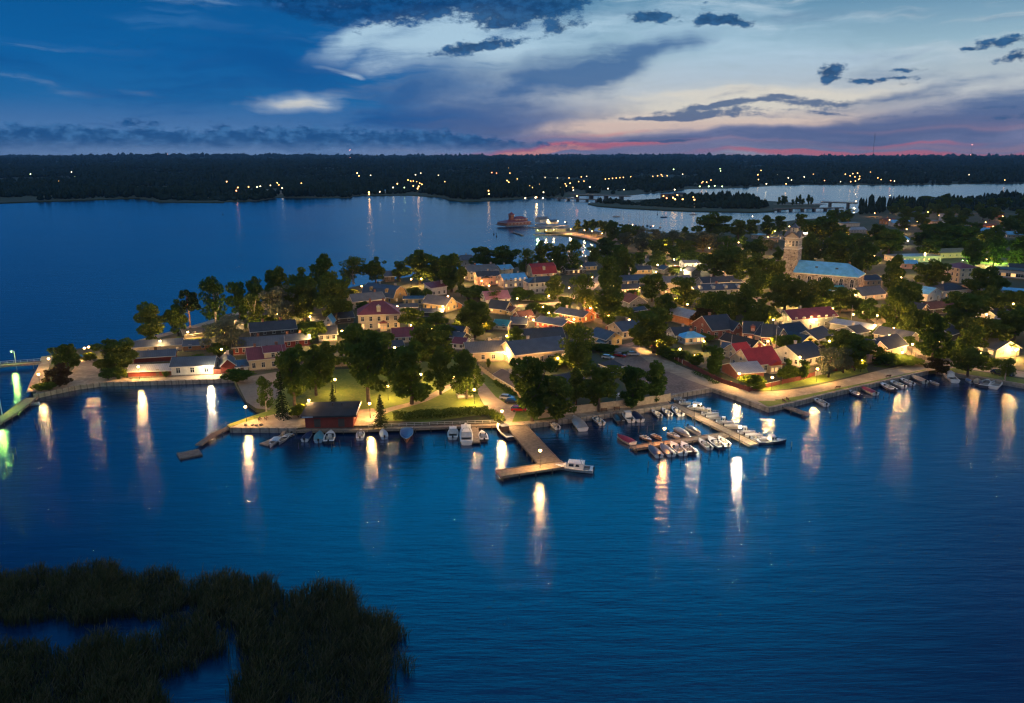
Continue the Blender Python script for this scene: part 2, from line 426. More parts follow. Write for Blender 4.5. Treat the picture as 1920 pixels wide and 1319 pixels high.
LZ = 1.2
front = [(64, 741), (104, 732), (144, 724), (191, 718), (310, 715), (438, 711), (444, 722), (455, 741), (466, 756), (480, 766), (505, 769),
         (466, 782), (425, 797), (432, 803), (557, 804), (600, 799), (680, 799), (800, 796), (945, 792), (952, 799), (984, 797), (1120, 779), (1258, 760),
         (1248, 744), (1291, 736), (1336, 728), (1390, 747), (1441, 766), (1490, 755), (1540, 742), (1640, 719), (1740, 696), (1757, 695), (1775, 698), (1850, 710), (1920, 722), (2300, 790)]
back = [(2900, 700), (2900, 330), (2300, 352), (1920, 368), (1840, 372), (1760, 378), (1690, 386), (1620, 392), (1605, 400), (1560, 408), (1500, 412), (1440, 419), (1390, 426), (1300, 437), (1200, 438), (1130, 436),
        (1080, 428), (1030, 426), (1012, 430), (1030, 436), (1062, 441), (1100, 448), (1122, 456), (1133, 466), (1120, 476), (1085, 484), (1000, 494), (900, 503), (800, 514), (700, 530), (600, 552), (500, 573),
        (446, 585), (405, 601), (360, 613), (312, 627), (255, 640), (215, 650), (160, 652), (110, 660), (86, 668), (80, 684), (70, 704), (58, 728)]
TOWN = [G(x, y, LZ)[:2] for x, y in front + back]
mb = MB(); slab(mb, TOWN, -.5, LZ)
tag(mb.build('ground', M_EARTH), kind='structure')

def sheet(name, pts, m, lift, z=LZ, kind='structure', smooth=False):
    pts = [G(x, y, z)[:2] for x, y in pts]
    if smooth: pts = smooth_line(pts + [pts[0]], 4)[:-1]
    mb = MB(); slab(mb, pts, z, z + lift, side=False)
    return tag(mb.build(name, m), kind=kind)
def strip(name, pts, w, m, lift, z=LZ):
    """a road or path of even width along a centre line"""
    P = [Vector(q) for q in smooth_line([G(x, y, z)[:2] for x, y in pts], 5)]
    mb = MB(); L = []; Rr = []
    for i, p in enumerate(P):
        d = (P[min(i + 1, len(P) - 1)] - P[max(i - 1, 0)]).normalized()
        nrm = Vector((-d.y, d.x)); L.append(p + nrm * w / 2); Rr.append(p - nrm * w / 2)
    vs = [(p.x, p.y, z + lift) for p in L] + [(p.x, p.y, z + lift) for p in Rr]; n = len(P)
    mb.add(vs, [(n + k, n + k + 1, k + 1, k) for k in range(n - 1)])
    return tag(mb.build(name, m), kind='structure')

# roads, paths, lawns (each a sheet just above the one below)
sheet('quay_road', [(66, 739), (144, 722), (191, 716), (438, 709), (441, 712), (440, 697), (395, 703), (245, 711), (205, 700), (190, 690), (165, 668), (128, 668), (140, 690), (118, 712), (88, 722), (78, 716)], M_GRAVEL, .008)
strip('breakwater_path', [(88, 668), (82, 688), (70, 712), (62, 735)], 3.5, M_GRAVEL, .004)
strip('shore_path', [(262, 640), (330, 622), (405, 601), (450, 587), (520, 575), (620, 556)], 4.5, M_GRAVEL, .008)
sheet('shore_lawn', [(315, 640), (345, 626), (405, 606), (440, 597), (430, 620), (380, 640)], M_GRASS, .004)
sheet('slipway', [(441, 711), (522, 697), (545, 700), (520, 745), (505, 769), (480, 766), (462, 754)], M_SAND, .014)
sheet('park_lawn', [(540, 705), (590, 695), (700, 690), (860, 672), (893, 678), (902, 712), (900, 752), (912, 764), (905, 778), (800, 792), (700, 788), (640, 770), (560, 775), (500, 772)], M_GRASS, .004)
sheet('strip_lawn', [(428, 796), (505, 770), (520, 764), (535, 772), (470, 788), (432, 800)], M_GRASS, .012)
sheet('quay_lawn', [(905, 700), (930, 712), (972, 744), (975, 757), (950, 758), (930, 745), (905, 716)], M_GRASS, .012)
sheet('pier_lawn', [(960, 792), (968, 772), (1020, 770), (1060, 776), (1040, 786)], M_GRASS, .019)
strip('park_path', [(690, 795), (720, 772), (790, 752), (838, 728), (880, 706), (893, 690)], 3.0, M_GRAVEL, .016)
sheet('harbour_path', [(436, 801), (470, 786), (530, 774), (640, 772), (700, 766), (712, 778), (690, 798), (600, 798), (557, 803)], M_GRAVEL, .008)
sheet('park_road', [(893, 688), (905, 690), (930, 716), (985, 756), (1010, 776), (985, 797), (952, 799), (930, 780), (908, 760), (897, 740), (888, 712)], M_GRAVEL, .008)
sheet('fence_walk', [(984, 797), (1120, 779), (1258, 760), (1252, 753), (1120, 771), (1020, 783), (990, 790)], M_GRAVEL, .015)
sheet('market_square', [(1248, 743), (1336, 727), (1378, 738), (1330, 715), (1270, 690), (1215, 660), (1195, 640), (1140, 652), (1128, 665), (1150, 680), (1175, 700), (1215, 730)], M_COBBLE, .004)
strip('harbour_street', [(1150, 660), (1200, 657), (1245, 683), (1300, 706), (1350, 724), (1390, 738), (1440, 742), (1520, 735), (1600, 718), (1680, 698), (1740, 688), (1800, 686), (1920, 703), (2150, 735)], 8.0, M_GRAVEL, .012)
sheet('quay_apron', [(1336, 727), (1441, 764), (1455, 751), (1430, 738), (1390, 728), (1350, 718)], M_GRAVEL, .016)
sheet('verge_lawn', [(1441, 764), (1540, 741), (1740, 695), (1735, 693), (1640, 714), (1540, 735), (1450, 752), (1420, 752)], M_GRASS, .020)
sheet('villa_lawn', [(1408, 730), (1425, 719), (1500, 710), (1600, 690), (1625, 690), (1628, 698), (1560, 714), (1480, 729), (1430, 733)], M_GRASS, .020)
sheet('hedge_lawn', [(1636, 688), (1665, 681), (1695, 676), (1698, 682), (1660, 690)], M_GRASS, .020)
sheet('east_lawn', [(1757, 693), (1775, 696), (1850, 708), (1920, 720), (2100, 752), (2100, 738), (1920, 712), (1850, 699), (1790, 690)], M_GRASS, .020)
sheet('east_garden_lawn', [(1716, 668), (1760, 676), (1850, 683), (1850, 675), (1750, 666), (1720, 660)], M_GRASS, .008)
strip('church_street', [(1745, 686), (1722, 668), (1700, 652), (1680, 632), (1655, 606), (1625, 585), (1608, 566), (1598, 552), (1590, 540)], 6.5, M_GRAVEL, .032)
strip('cottage_street', [(1150, 660), (1200, 650), (1196, 638), (1170, 622), (1120, 600), (1060, 588), (1010, 578), (1060, 565), (1110, 555)], 6.0, M_ASPHALT, .008)
strip('hill_street', [(950, 575), (1010, 571), (1060, 566), (1100, 545), (1140, 512), (1190, 502), (1290, 506), (1340, 505)], 6.0, M_GRAVEL, .016)
strip('church_walk', [(1420, 610), (1412, 585), (1420, 560), (1410, 540), (1340, 505)], 5.0, M_GRAVEL, .024)
strip('station_road', [(1790, 500), (1830, 498), (1920, 506), (2100, 520)], 10.0, M_ASPHALT, .008)
sheet('villa_yard', [(990, 560), (1030, 552), (1045, 556), (1038, 563), (1000, 566)], M_GRASS, .028)
sheet('beach', [(1030, 434), (1062, 440), (1100, 447), (1122, 455), (1133, 466), (1140, 462), (1125, 448), (1085, 437), (1040, 430)], M_SAND, .006)
sheet('station_lawn', [(1800, 490), (1850, 487), (1990, 492), (1990, 500), (1850, 495)], M_GRASS, .012)

# quay walls with stone caps: step along the front edge
def quay(name, pts, label, th=.9, h=.16, m=None):
    P = [G(x, y, LZ) for x, y in pts]
    mb = MB()
    for a, b in zip(P[:-1], P[1:]):
        d = (b - a).normalized(); n = Vector((-d.y, d.x, 0))
        if n.y < 0: n = -n
        a2 = a - d * .02; b2 = b + d * .02
        mb.prism(ccw([(a2 - n * .22)[:2], (b2 - n * .22)[:2], (b2 + n * (th - .2))[:2], (a2 + n * (th - .2))[:2]]), -.6, LZ + h)
    return tag(mb.build(name, m or M_CAP), label, 'quay wall')
quay('quay_wall', [(64, 741), (104, 732), (144, 724), (191, 718), (310, 715), (438, 711)], 'long stone quay wall below the white house in the left bay')
quay('quay_wall', [(432, 803), (557, 804)], 'short stone quay wall by the gravel point west of the red boathouse')
quay('quay_wall', [(984, 797), (1120, 779), (1258, 760)], 'stone quay wall in front of the long plank fence')
quay('quay_wall', [(1248, 744), (1291, 736), (1336, 728)], 'low stone edge between the cobbled square and the inner basin')
quay('quay_wall', [(1336, 728), (1390, 747), (1441, 766)], 'stone quay wall slanting down beside the inner basin')
quay('quay_wall', [(1441, 766), (1490, 755), (1540, 742), (1640, 719), (1740, 696)], 'long stone quay wall below the red-roofed villa')
quay('quay_wall', [(1757, 695), (1775, 698), (1850, 710), (1920, 722), (2300, 790)], 'stone quay wall at the right edge below the parked cars')

# far shores
def far_poly(pts, z=.8): return [G(x, y, z)[:2] for x, y in pts]
FAR = [(-900, 385), (-200, 381), (0, 379.5), (60, 378), (140, 374.5), (205, 373), (265, 371.5), (272, 374), (300, 377.5), (420, 378.5), (480, 377), (505, 373), (520, 370.5), (600, 371), (655, 371), (662, 367.5), (693, 366), (765, 364.6),
       (823, 368), (840, 373), (868, 377), (923, 375), (978, 371.5), (1064, 370), (1085, 367), (1180, 366), (1240, 360), (1293, 354), (1364, 353), (1420, 350), (1467, 347), (1700, 346.5), (1920, 343.5), (2500, 341)]
fp = far_poly(FAR)
mb = MB()
slab(mb, fp + [(14000, 1800), (22000, 26000), (-22000, 26000), (-9000, 500)], -.5, .8)
tag(mb.build('far_land', M_EARTH), kind='structure')
ISLE = [(1104, 381.5), (1120, 385), (1172, 389), (1235, 392.5), (1293, 394.5), (1360, 396), (1413, 396.5), (1450, 395), (1490, 391), (1535, 388), (1538, 385), (1500, 381), (1440, 377), (1380, 370), (1300, 371), (1230, 373), (1160, 377)]
mb = MB(); slab(mb, far_poly(ISLE), -.5, .8)
tag(mb.build('island_ground', M_EARTH), kind='structure')
M_SEDGE = ground_mat('sedge', (.05, .062, .022, 1), (.035, .045, .018, 1), (.07, .075, .03, 1), .02, .1)
def shore_reeds(name, pts, label, z=1.3):
    mb = MB(); slab(mb, [G(x, y, z)[:2] for x, y in pts], 0, z)
    return tag(mb.build(name, M_SEDGE), label, 'reeds', kind='stuff')
shore_reeds('shore_reeds', [(-300, 381), (0, 380.5), (140, 375.5), (265, 371), (265, 366), (140, 366), (0, 368), (-300, 370)], 'pale reed belt along the far left shore')
shore_reeds('shore_reeds', [(262, 372), (300, 378.5), (420, 379.5), (400, 373), (340, 368), (270, 365)], 'brown reed belt on the low point left of the guest harbour')
shore_reeds('shore_reeds', [(693, 366.5), (765, 365.6), (823, 369), (840, 374), (868, 378), (923, 376), (978, 372.5), (960, 370), (870, 371), (820, 363), (700, 362)], 'reed belt on the point across the bay left of the bridge')
shore_reeds('shore_reeds', [(1102, 382), (1120, 386), (1172, 390), (1293, 395.5), (1413, 397.5), (1452, 396), (1413, 392), (1293, 390), (1180, 385)], 'reed belt along the front of the wooded island')

# ------------------------------------------------------------------ landmarks and automatic wording
LAND = []       # (x, y, phrase)
PENDING = []    # (object, look, category, group)
def mark(x, y, phrase): LAND.append((x, y, phrase))
ORD = ['first', 'second', 'third', 'fourth', 'fifth', 'sixth', 'seventh', 'eighth', 'ninth', 'tenth', 'eleventh', 'twelfth', 'thirteenth', 'fourteenth', 'fifteenth', 'sixteenth', 'seventeenth', 'eighteenth', 'nineteenth', 'twentieth', 'twenty-first', 'twenty-second', 'twenty-third', 'twenty-fourth', 'twenty-fifth', 'twenty-sixth', 'twenty-seventh', 'twenty-eighth']
def pend(o, look, cat, group): PENDING.append((o, look, cat, group))
def finish_labels():
    groups = {}
    for o, look, cat, group in PENDING:
        x, y = o.location.x, o.location.y
        best = min(LAND, key=lambda l: (l[0] - x) ** 2 + (l[1] - y) ** 2)
        # seen from the camera: sideways or deeper
        r = math.hypot(best[0], best[1]); ux, uy = best[0] / r, best[1] / r
        dx, dy = x - best[0], y - best[1]
        deep = dx * ux + dy * uy; sidew = dx * uy - dy * ux
        if abs(deep) > abs(sidew) * 1.1: rel = 'behind' if deep > 0 else 'in front of'
        else: rel = 'right of' if sidew > 0 else 'left of'
        groups.setdefault((look, rel, best[2]), []).append((x / y, o, cat, group))
    for (look, rel, ph), L in groups.items():
        L.sort(key=lambda q: q[0])
        for i, (_, o, cat, group) in enumerate(L):
            if len(L) == 1: lab = f'{look} {rel} {ph}'
            elif len(L) == 2: lab = f"{'left' if i == 0 else 'right'} one of two, {look} {rel} {ph}"
            else: lab = f'{ORD[min(i, 27)]} from left, {look} {rel} {ph}'
            w = lab.split()
            tag(o, ' '.join(w[:16]), cat, group)

# ------------------------------------------------------------------ houses
GLASS = mat('window_glass', (.02, .028, .04), .08, spec=.8, var=.1)
LITP = emit('lit_pane', (1.0, .60, .22), 1.5)
LITD = emit('dim_lit_pane', (1.0, .55, .2), .45)
WHITE = mat('white_paint', (.72, .69, .62), .6, var=.08)
FRAMEW = mat('frame_paint', (.66, .64, .58), .6, var=.05)
BRICK = mat('chimney_brick', (.26, .12, .08), .9, var=.3, scale=3)
CHPALE = mat('chimney_plaster', (.42, .37, .31), .9, var=.2, scale=3)
PLINTH = mat('plinth_stone', (.22, .19, .165), .9, var=.3, scale=2)
DOORM = mat('door_wood', (.13, .075, .04), .6, var=.2, scale=3)
DARKM = mat('dark_metal', (.03, .033, .038), .45, .6)
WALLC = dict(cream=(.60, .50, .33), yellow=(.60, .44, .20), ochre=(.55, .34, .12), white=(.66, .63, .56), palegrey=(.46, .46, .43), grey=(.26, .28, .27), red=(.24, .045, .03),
             brown=(.27, .10, .075), pink=(.50, .33, .27), orange=(.52, .22, .08), green=(.36, .42, .28), blue=(.30, .36, .42), stone=(.36, .31, .25), teal=(.12, .30, .32), dark=(.08, .07, .06), beige=(.50, .40, .28))  # orange: for the orange-lit walls, lamplight is put into the colour
ROOFC = dict(blue=((.085, .105, .135), .38, .35), dark=((.045, .052, .064), .45, .25), light=((.36, .38, .40), .36, .4), red=((.34, .028, .028), .5, .1), wine=((.20, .045, .055), .55, .1), pink=((.40, .17, .20), .5, .1),
             grey=((.17, .165, .16), .5, .3), tile=((.13, .055, .045), .85, 0), sky=((.16, .50, .78), .4, .3), teal=((.03, .22, .27), .45, .1), black=((.022, .022, .024), .85, 0), felt=((.15, .12, .10), .9, 0))  # sky: the sky's blue reflection on metal roofs, put into the base colour
def wall_mat(k):
    if k == 'stone':
        return stone_mat()
    return mat('wall_' + k, WALLC[k], .85, var=.13, scale=.7, stripes=('xy', 3.3, .28))
def stone_mat():
    if 'rubble' in MATS: return MATS['rubble']
    m = bpy.data.materials.new('rubble'); m.use_nodes = True
    t = NT(m.node_tree); bs = m.node_tree.nodes['Principled BSDF']
    c = t.n('ShaderNodeTexCoord').outputs['Object']
    v = t.n('ShaderNodeTexVoronoi'); t.put(v.inputs['Vector'], c); v.inputs['Scale'].default_value = .95
    sp = t.n('ShaderNodeSeparateXYZ'); t.put(sp.inputs[0], v.outputs['Color'])
    cc = t.mix(sp.outputs[0], (.13, .10, .085, 1), (.50, .42, .33, 1))
    e = t.n('ShaderNodeTexVoronoi', feature='DISTANCE_TO_EDGE'); t.put(e.inputs['Vector'], c); e.inputs['Scale'].default_value = .95
    cc = t.mix(t.mr(e.outputs['Distance'], .02, .10), (.42, .38, .32, 1), cc)
    t.put(bs.inputs['Base Color'], cc); bs.inputs['Roughness'].default_value = .9
    MATS['rubble'] = m
    return m
def roof_mat(k, axis):
    c, r, me = ROOFC[k]
    return mat(f'roof_{k}_{axis}', c, r, me, var=.16, scale=.35, stripes=(axis, 1.7, .45) if k not in ('black', 'felt') else None)
WMESH = {}
def win_mesh(w, h, lit):
    key = (w, h, lit)
    if key not in WMESH:
        f = MB(); t = .09
        f.box(-w / 2 - t, w / 2 + t, -.07, .03, -t, 0); f.box(-w / 2 - t, w / 2 + t, -.07, .03, h, h + t)
        f.box(-w / 2 - t, -w / 2, -.07, .03, 0, h); f.box(w / 2, w / 2 + t, -.07, .03, 0, h)
        f.box(-.035, .035, -.06, .02, 0, h); f.box(-w / 2, w / 2, -.055, .02, h * .62, h * .62 + .06)
        p = MB(); p.box(-w / 2 + .003, w / 2 - .003, -.035, .01, .003, h - .003)
        WMESH[key] = (f.mesh('window', FRAMEW), p.mesh('pane', {0: GLASS, 1: LITP, 2: LITD}[lit]))
    return WMESH[key]
def add_window(root, x, y, z, rz, w=1.0, h=1.4, lit=0, pane=True):
    fm, pm = win_mesh(w, h, lit)
    o = bpy.data.objects.new('window', fm); link(o, root); o.location = (x, y, z); o.rotation_euler = (0, 0, rz)
    if pane:
        p = bpy.data.objects.new('pane', pm); link(p, o)
    return o
def add_door(root, x, y, z, rz, w=1.0, h=2.1, m=None):
    d = MB(); d.box(-w / 2, w / 2, -.06, .02, 0, h)
    o = d.build('door', m or DOORM, root, (x, y, z), rz)
    hd = MB(); hd.sphere((w * .36, -.1, h * .48), .05, 6, 4); hd.build('handle', DARKM, o)
    return o

def house_shell(root, L, Wd, he, rh, wall, roof, ridge='x', kind='gable', ov=.45, trim=True, z0=0.0, x0=0.0, y0=0.0, names=('wall', 'roof')):
    """walls and a roof standing on x0..x0+L, y0..y0+Wd"""
    U, T = (L, Wd) if ridge == 'x' else (Wd, L)
    def tr(u, t, z): return (x0 + u, y0 + t, z0 + z) if ridge == 'x' else (x0 + t, y0 + u, z0 + z)
    flip = ridge != 'x'
    def addp(mb, vs, fs):
        mb.add([tr(*v) for v in vs], [tuple(reversed(f)) for f in fs] if flip else fs)
    w = MB(); r = MB(); tm = MB(); th = .16
    if kind in ('gable', 'gambrel', 'mono', 'saltbox'):
        if kind == 'gable': prof = [(0, he), (T / 2, he + rh), (T, he)]
        elif kind == 'gambrel': prof = [(0, he), (T * .17, he + rh * .66), (T / 2, he + rh), (T * .83, he + rh * .66), (T, he)]
        elif kind == 'saltbox': prof = [(0, he), (T * .35, he + rh), (T, he)]
        else: prof = [(0, he), (T, he + rh)]
        wp = [(0, 0)] + [(t, z - th - .015) for t, z in prof] + [(T, 0)]
        n = len(wp)
        vs = [(0, t, z) for t, z in wp] + [(U, t, z) for t, z in wp]
        addp(w, vs, [tuple(range(n)), tuple(reversed(range(n, 2 * n)))] + [(k, n + k, n + (k + 1) % n, (k + 1) % n) for k in range(n)])
        s0 = (prof[1][1] - prof[0][1]) / (prof[1][0] - prof[0][0]); s1 = (prof[-1][1] - prof[-2][1]) / (prof[-1][0] - prof[-2][0])
        op = [(-ov, prof[0][1] - ov * s0)] + prof[1:-1] + [(T + ov, prof[-1][1] + ov * s1)]
        m = len(op)
        ring = op + [(t, z - th) for t, z in reversed(op)]
        k2 = len(ring)
        vs = [(-ov, t, z) for t, z in ring] + [(U + ov, t, z) for t, z in ring]
        fs = [(k, k2 + k, k2 + (k + 1) % k2, (k + 1) % k2) for k in range(k2)]
        fs = [tuple(reversed(f)) for f in fs]
        for k in range(m - 1):
            fs.append((k, k2 - 1 - k, k2 - 2 - k, k + 1)); fs.append((k2 + k, k2 + k + 1, k2 + k2 - 2 - k, k2 + k2 - 1 - k))
        addp(r, vs, fs)
        if trim:
            for (ta, za), (tb, zb) in zip(op[:-1], op[1:]):
                for ua, ub in ((-ov - .05, -ov - .004), (U + ov + .004, U + ov + .05)):
                    q = [(ta, za + .02), (tb, zb + .02), (tb, zb - .24), (ta, za - .24)]
                    vs = [(ua, t, z) for t, z in q] + [(ub, t, z) for t, z in q]
                    addp(tm, vs, [(0, 1, 2, 3), (7, 6, 5, 4)] + [(k, 4 + k, 4 + (k + 1) % 4, (k + 1) % 4) for k in range(4)])
            for t, z, sg in ((-ov, op[0][1], -1), (T + ov, op[-1][1], 1)):
                a, b_ = sorted((t + sg * .004, t + sg * .05))
                vs = [(u, tt, zz) for u in (-ov, U + ov) for tt, zz in ((a, z - .2), (b_, z - .2), (b_, z + .01), (a, z + .01))]
                addp(tm, vs, [(0, 1, 2, 3), (7, 6, 5, 4)] + [(k, 4 + k, 4 + (k + 1) % 4, (k + 1) % 4) for k in range(4)])
    elif kind == 'hip':
        w.box(x0, x0 + L, y0, y0 + Wd, z0, z0 + he - .02)
        run = T / 2 * .95
        a, b = -ov, U + ov
        P = [(a, -ov, he), (b, -ov, he), (b, T + ov, he), (a, T + ov, he)]
        ra, rb = min(run, U * .42), max(U - run, U * .58)
        P += [(ra, T / 2, he + rh), (rb, T / 2, he + rh)] + [(x, y, he - th) for x, y, _ in P]
        addp(r, P, [(0, 1, 5, 4), (1, 2, 5), (2, 3, 4, 5), (3, 0, 4), (9, 8, 7, 6), (0, 6, 7, 1), (1, 7, 8, 2), (2, 8, 9, 3), (3, 9, 6, 0)])
        if trim:
            for (xa, xb, ya, yb) in ((x0 - ov - .05, x0 + L + ov + .05, y0 - ov - .05, y0 - ov - .004), (x0 - ov - .05, x0 - ov - .004, y0 - ov, y0 + Wd + ov), (x0 + L + ov + .004, x0 + L + ov + .05, y0 - ov, y0 + Wd + ov)):
                tm.box(xa, xb, ya, yb, z0 + he - .2, z0 + he - .01)
    else:   # flat
        w.box(x0, x0 + L, y0, y0 + Wd, z0, z0 + he - .02)
        r.box(x0 - ov, x0 + L + ov, y0 - ov, y0 + Wd + ov, z0 + he, z0 + he + .35)
    wo = w.build(names[0], wall_mat(wall) if isinstance(wall, str) else wall, root)
    ro = r.build(names[1], roof_mat(roof, 'x' if ridge == 'x' else 'y') if isinstance(roof, str) else roof, root)
    if trim and tm.v: tm.build('trim', FRAMEW, root)
    return wo, ro

HOUSES = []
def H(p0, p1, depth, he, rh, wall, roof, label, short=None, ridge='x', kind='gable', name='wooden_house', cat='house', chim=(.3,), chm=None, door=None, win=True, lit=.08, trim=None,
      wsz=(1.0, 1.4), step=3.0, z=LZ, group='wooden town houses', porch=None, plinth=True, dorm=0, sides=(1, 1), floors=None, ov=.45):
    a = G(p0[0], p0[1], z); b = G(p1[0], p1[1], z)
    L = (b - a).length; rz = math.atan2(b.y - a.y, b.x - a.x)
    sc = ppm(a)
    root = empty(name, a, rz, label, cat, group)
    rnd = random.Random(int(p0[0] * 7 + p0[1] * 13))
    if trim is None: trim = sc > 3.0
    wo, ro = house_shell(root, L, depth, he, rh, wall, roof, ridge, kind, trim=trim, ov=ov)
    if plinth and sc > 3.0:
        pm = MB(); pm.box(-.06, L + .06, -.06, depth + .06, -.3, .38); pm.build('plinth', PLINTH, root)
    fl = floors if floors else (2 if he > 4.6 else 1)
    W_, H_ = wsz
    fine = sc > 2.1
    if win:
        def litv(): return (1 if rnd.random() < .6 else 2) if rnd.random() < lit else 0
        n = max(1, int(L / step)) if win is True else win
        for k in range(n):
            for f in range(fl):
                x = L * (k + .5) / n
                if door is not None and f == 0 and abs(x - door * L) < 1.2: continue
                add_window(root, x, 0, 1.05 + f * 2.9, 0, W_, H_, litv(), fine)
        ns = max(1, int(depth / 3.6))
        for sd in (0, 1):
            if not sides[sd]: continue
            for k in range(ns):
                for f in range(fl):
                    y = depth * (k + .5) / ns
                    if sd == 0: add_window(root, 0, y, 1.05 + f * 2.9, -math.pi / 2, W_, H_, litv(), fine)
                    else: add_window(root, L, y, 1.05 + f * 2.9, math.pi / 2, W_, H_, litv(), fine)
        if rh > 1.8 and kind in ('gable', 'gambrel'):
            if ridge == 'x':
                if sides[0]: add_window(root, 0, depth / 2, he + .15, -math.pi / 2, .7, .8, 0, fine)
                if sides[1]: add_window(root, L, depth / 2, he + .15, math.pi / 2, .7, .8, 0, fine)
            else: add_window(root, L / 2, 0, he + .15, 0, .7, .8, litv(), fine)
    if door is not None: add_door(root, L * door, 0, .38 if plinth and sc > 3 else .02, 0)
    for c in chim:
        cm = chm or (BRICK if rnd.random() < .45 else CHPALE)
        mb = MB()
        if ridge == 'x': cx, cy_ = L * c, depth * .5 + .3
        else: cx, cy_ = L * .5 + .4, depth * c
        zt = he + rh + .9
        mb.box(cx - .42, cx + .42, cy_ - .32, cy_ + .32, he + rh * .35, zt); mb.box(cx - .5, cx + .5, cy_ - .4, cy_ + .4, zt, zt + .14)
        mb.build('chimney', cm, ro)
    for k in range(dorm):
        dm = MB(); dx = L * (k + .5) / dorm; dw = .8
        zb = he + rh * .12; zt = he + rh * .62; yf = depth * .5 * .14
        dm.box(dx - dw, dx + dw, yf, depth * .42, zb, zt)
        dm.add([(dx - dw - .15, yf - .2, zt), (dx + dw + .15, yf - .2, zt), (dx, yf - .2, zt + .55), (dx - dw - .15, depth * .45, zt), (dx + dw + .15, depth * .45, zt), (dx, depth * .45, zt + .55)], [(0, 1, 2), (5, 4, 3), (0, 2, 5, 3), (1, 4, 5, 2), (0, 3, 4, 1)])
        do = dm.build('dormer', wall_mat(wall), root)
        add_window(do, dx, yf, zb + .25, 0, .9, .75, 0, False)
    if porch:
        f0, f1, d, ph = porch
        pr = MB(); pr.box(L * f0, L * f1, -d, -.01, 0, ph); pr.build('porch', wall_mat(wall), root)
        pf = MB(); xa, xb = L * f0 - .3, L * f1 + .3
        pf.add([(xa, -d - .3, ph), (xb, -d - .3, ph), ((xa + xb) / 2, -d - .3, ph + (xb - xa) * .28), (xa, -.01, ph), (xb, -.01, ph), ((xa + xb) / 2, -.01, ph + (xb - xa) * .28)], [(0, 1, 2), (5, 4, 3), (0, 2, 5, 3), (1, 4, 5, 2), (0, 3, 4, 1)])
        pf.build('porch_roof', roof_mat(roof, 'y') if isinstance(roof, str) else roof, root)
        nn = max(1, int((L * (f1 - f0)) / 1.3))
        for k in range(nn): add_window(root, L * f0 + (L * (f1 - f0)) * (k + .5) / nn, -d, .8, 0, .8, 1.2, rnd.choice((0, 1, 2)) if lit else 0, fine)
    c = root.matrix_basis @ Vector((L / 2, depth / 2, 0)) if False else a + Vector((math.cos(rz) * L / 2 - math.sin(rz) * depth / 2, math.sin(rz) * L / 2 + math.cos(rz) * depth / 2, 0))
    HOUSES.append((c.x, c.y, max(L, depth) / 2, root))
    if short: mark(c.x, c.y, short)
    return root

# ------------------------------------------------------------------ foliage
def leaf_mat(name, c1, c2, trans=.42):
    m = bpy.data.materials.new(name); m.use_nodes = True
    t = NT(m.node_tree); nt = m.node_tree
    nt.nodes.clear()
    c = t.n('ShaderNodeTexCoord').outputs['Object']
    oi = t.n('ShaderNodeObjectInfo')
    n = t.noise(c, .55, 3, .6)
    cc = t.mix(t.mr(n, .3, .7), c1, c2)
    hs = t.n('ShaderNodeHueSaturation')
    t.put(hs.inputs['Hue'], t.mr(oi.outputs['Random'], 0, 1, .47, .525, smooth=False))
    t.put(hs.inputs['Value'], t.mr(oi.outputs['Random'], 0, 1, 1.25, .75, smooth=False))
    t.put(hs.inputs['Color'], cc)
    d = t.n('ShaderNodeBsdfDiffuse'); t.put(d.inputs[0], hs.outputs[0])
    tr = t.n('ShaderNodeBsdfTranslucent'); t.put(tr.inputs[0], t.mix(.5, hs.outputs[0], (.20, .28, .03, 1)))
    mx = t.n('ShaderNodeMixShader'); mx.inputs[0].default_value = trans
    nt.links.new(d.outputs[0], mx.inputs[1]); nt.links.new(tr.outputs[0], mx.inputs[2])
    o = t.n('ShaderNodeOutputMaterial'); nt.links.new(mx.outputs[0], o.inputs[0])
    MATS[name] = m
    return m
L_DARK = leaf_mat('leaf_dark', (.055, .092, .018, 1), (.10, .142, .03, 1))
L_MID = leaf_mat('leaf_mid', (.055, .098, .018, 1), (.10, .15, .032, 1))
L_SILVER = leaf_mat('leaf_silver', (.11, .125, .085, 1), (.17, .18, .13, 1), .25)
L_CON = leaf_mat('needles', (.016, .034, .014, 1), (.036, .056, .022, 1), .12)
L_WINE = leaf_mat('leaf_copper', (.045, .028, .016, 1), (.075, .048, .026, 1), .2)
L_LAMPLIT = leaf_mat('leaf_lamplit', (.08, .12, .012, 1), (.13, .17, .025, 1), .45)  # leaves with yellow-green lamplight put into their colour
BARK = mat('bark', (.085, .065, .05), .95, var=.35, scale=2.5, bump=.6)
BARKW = mat('birch_bark', (.34, .30, .26), .9, var=.35, scale=2.5)
BARKP = mat('pine_bark', (.20, .10, .055), .9, var=.35, scale=2)

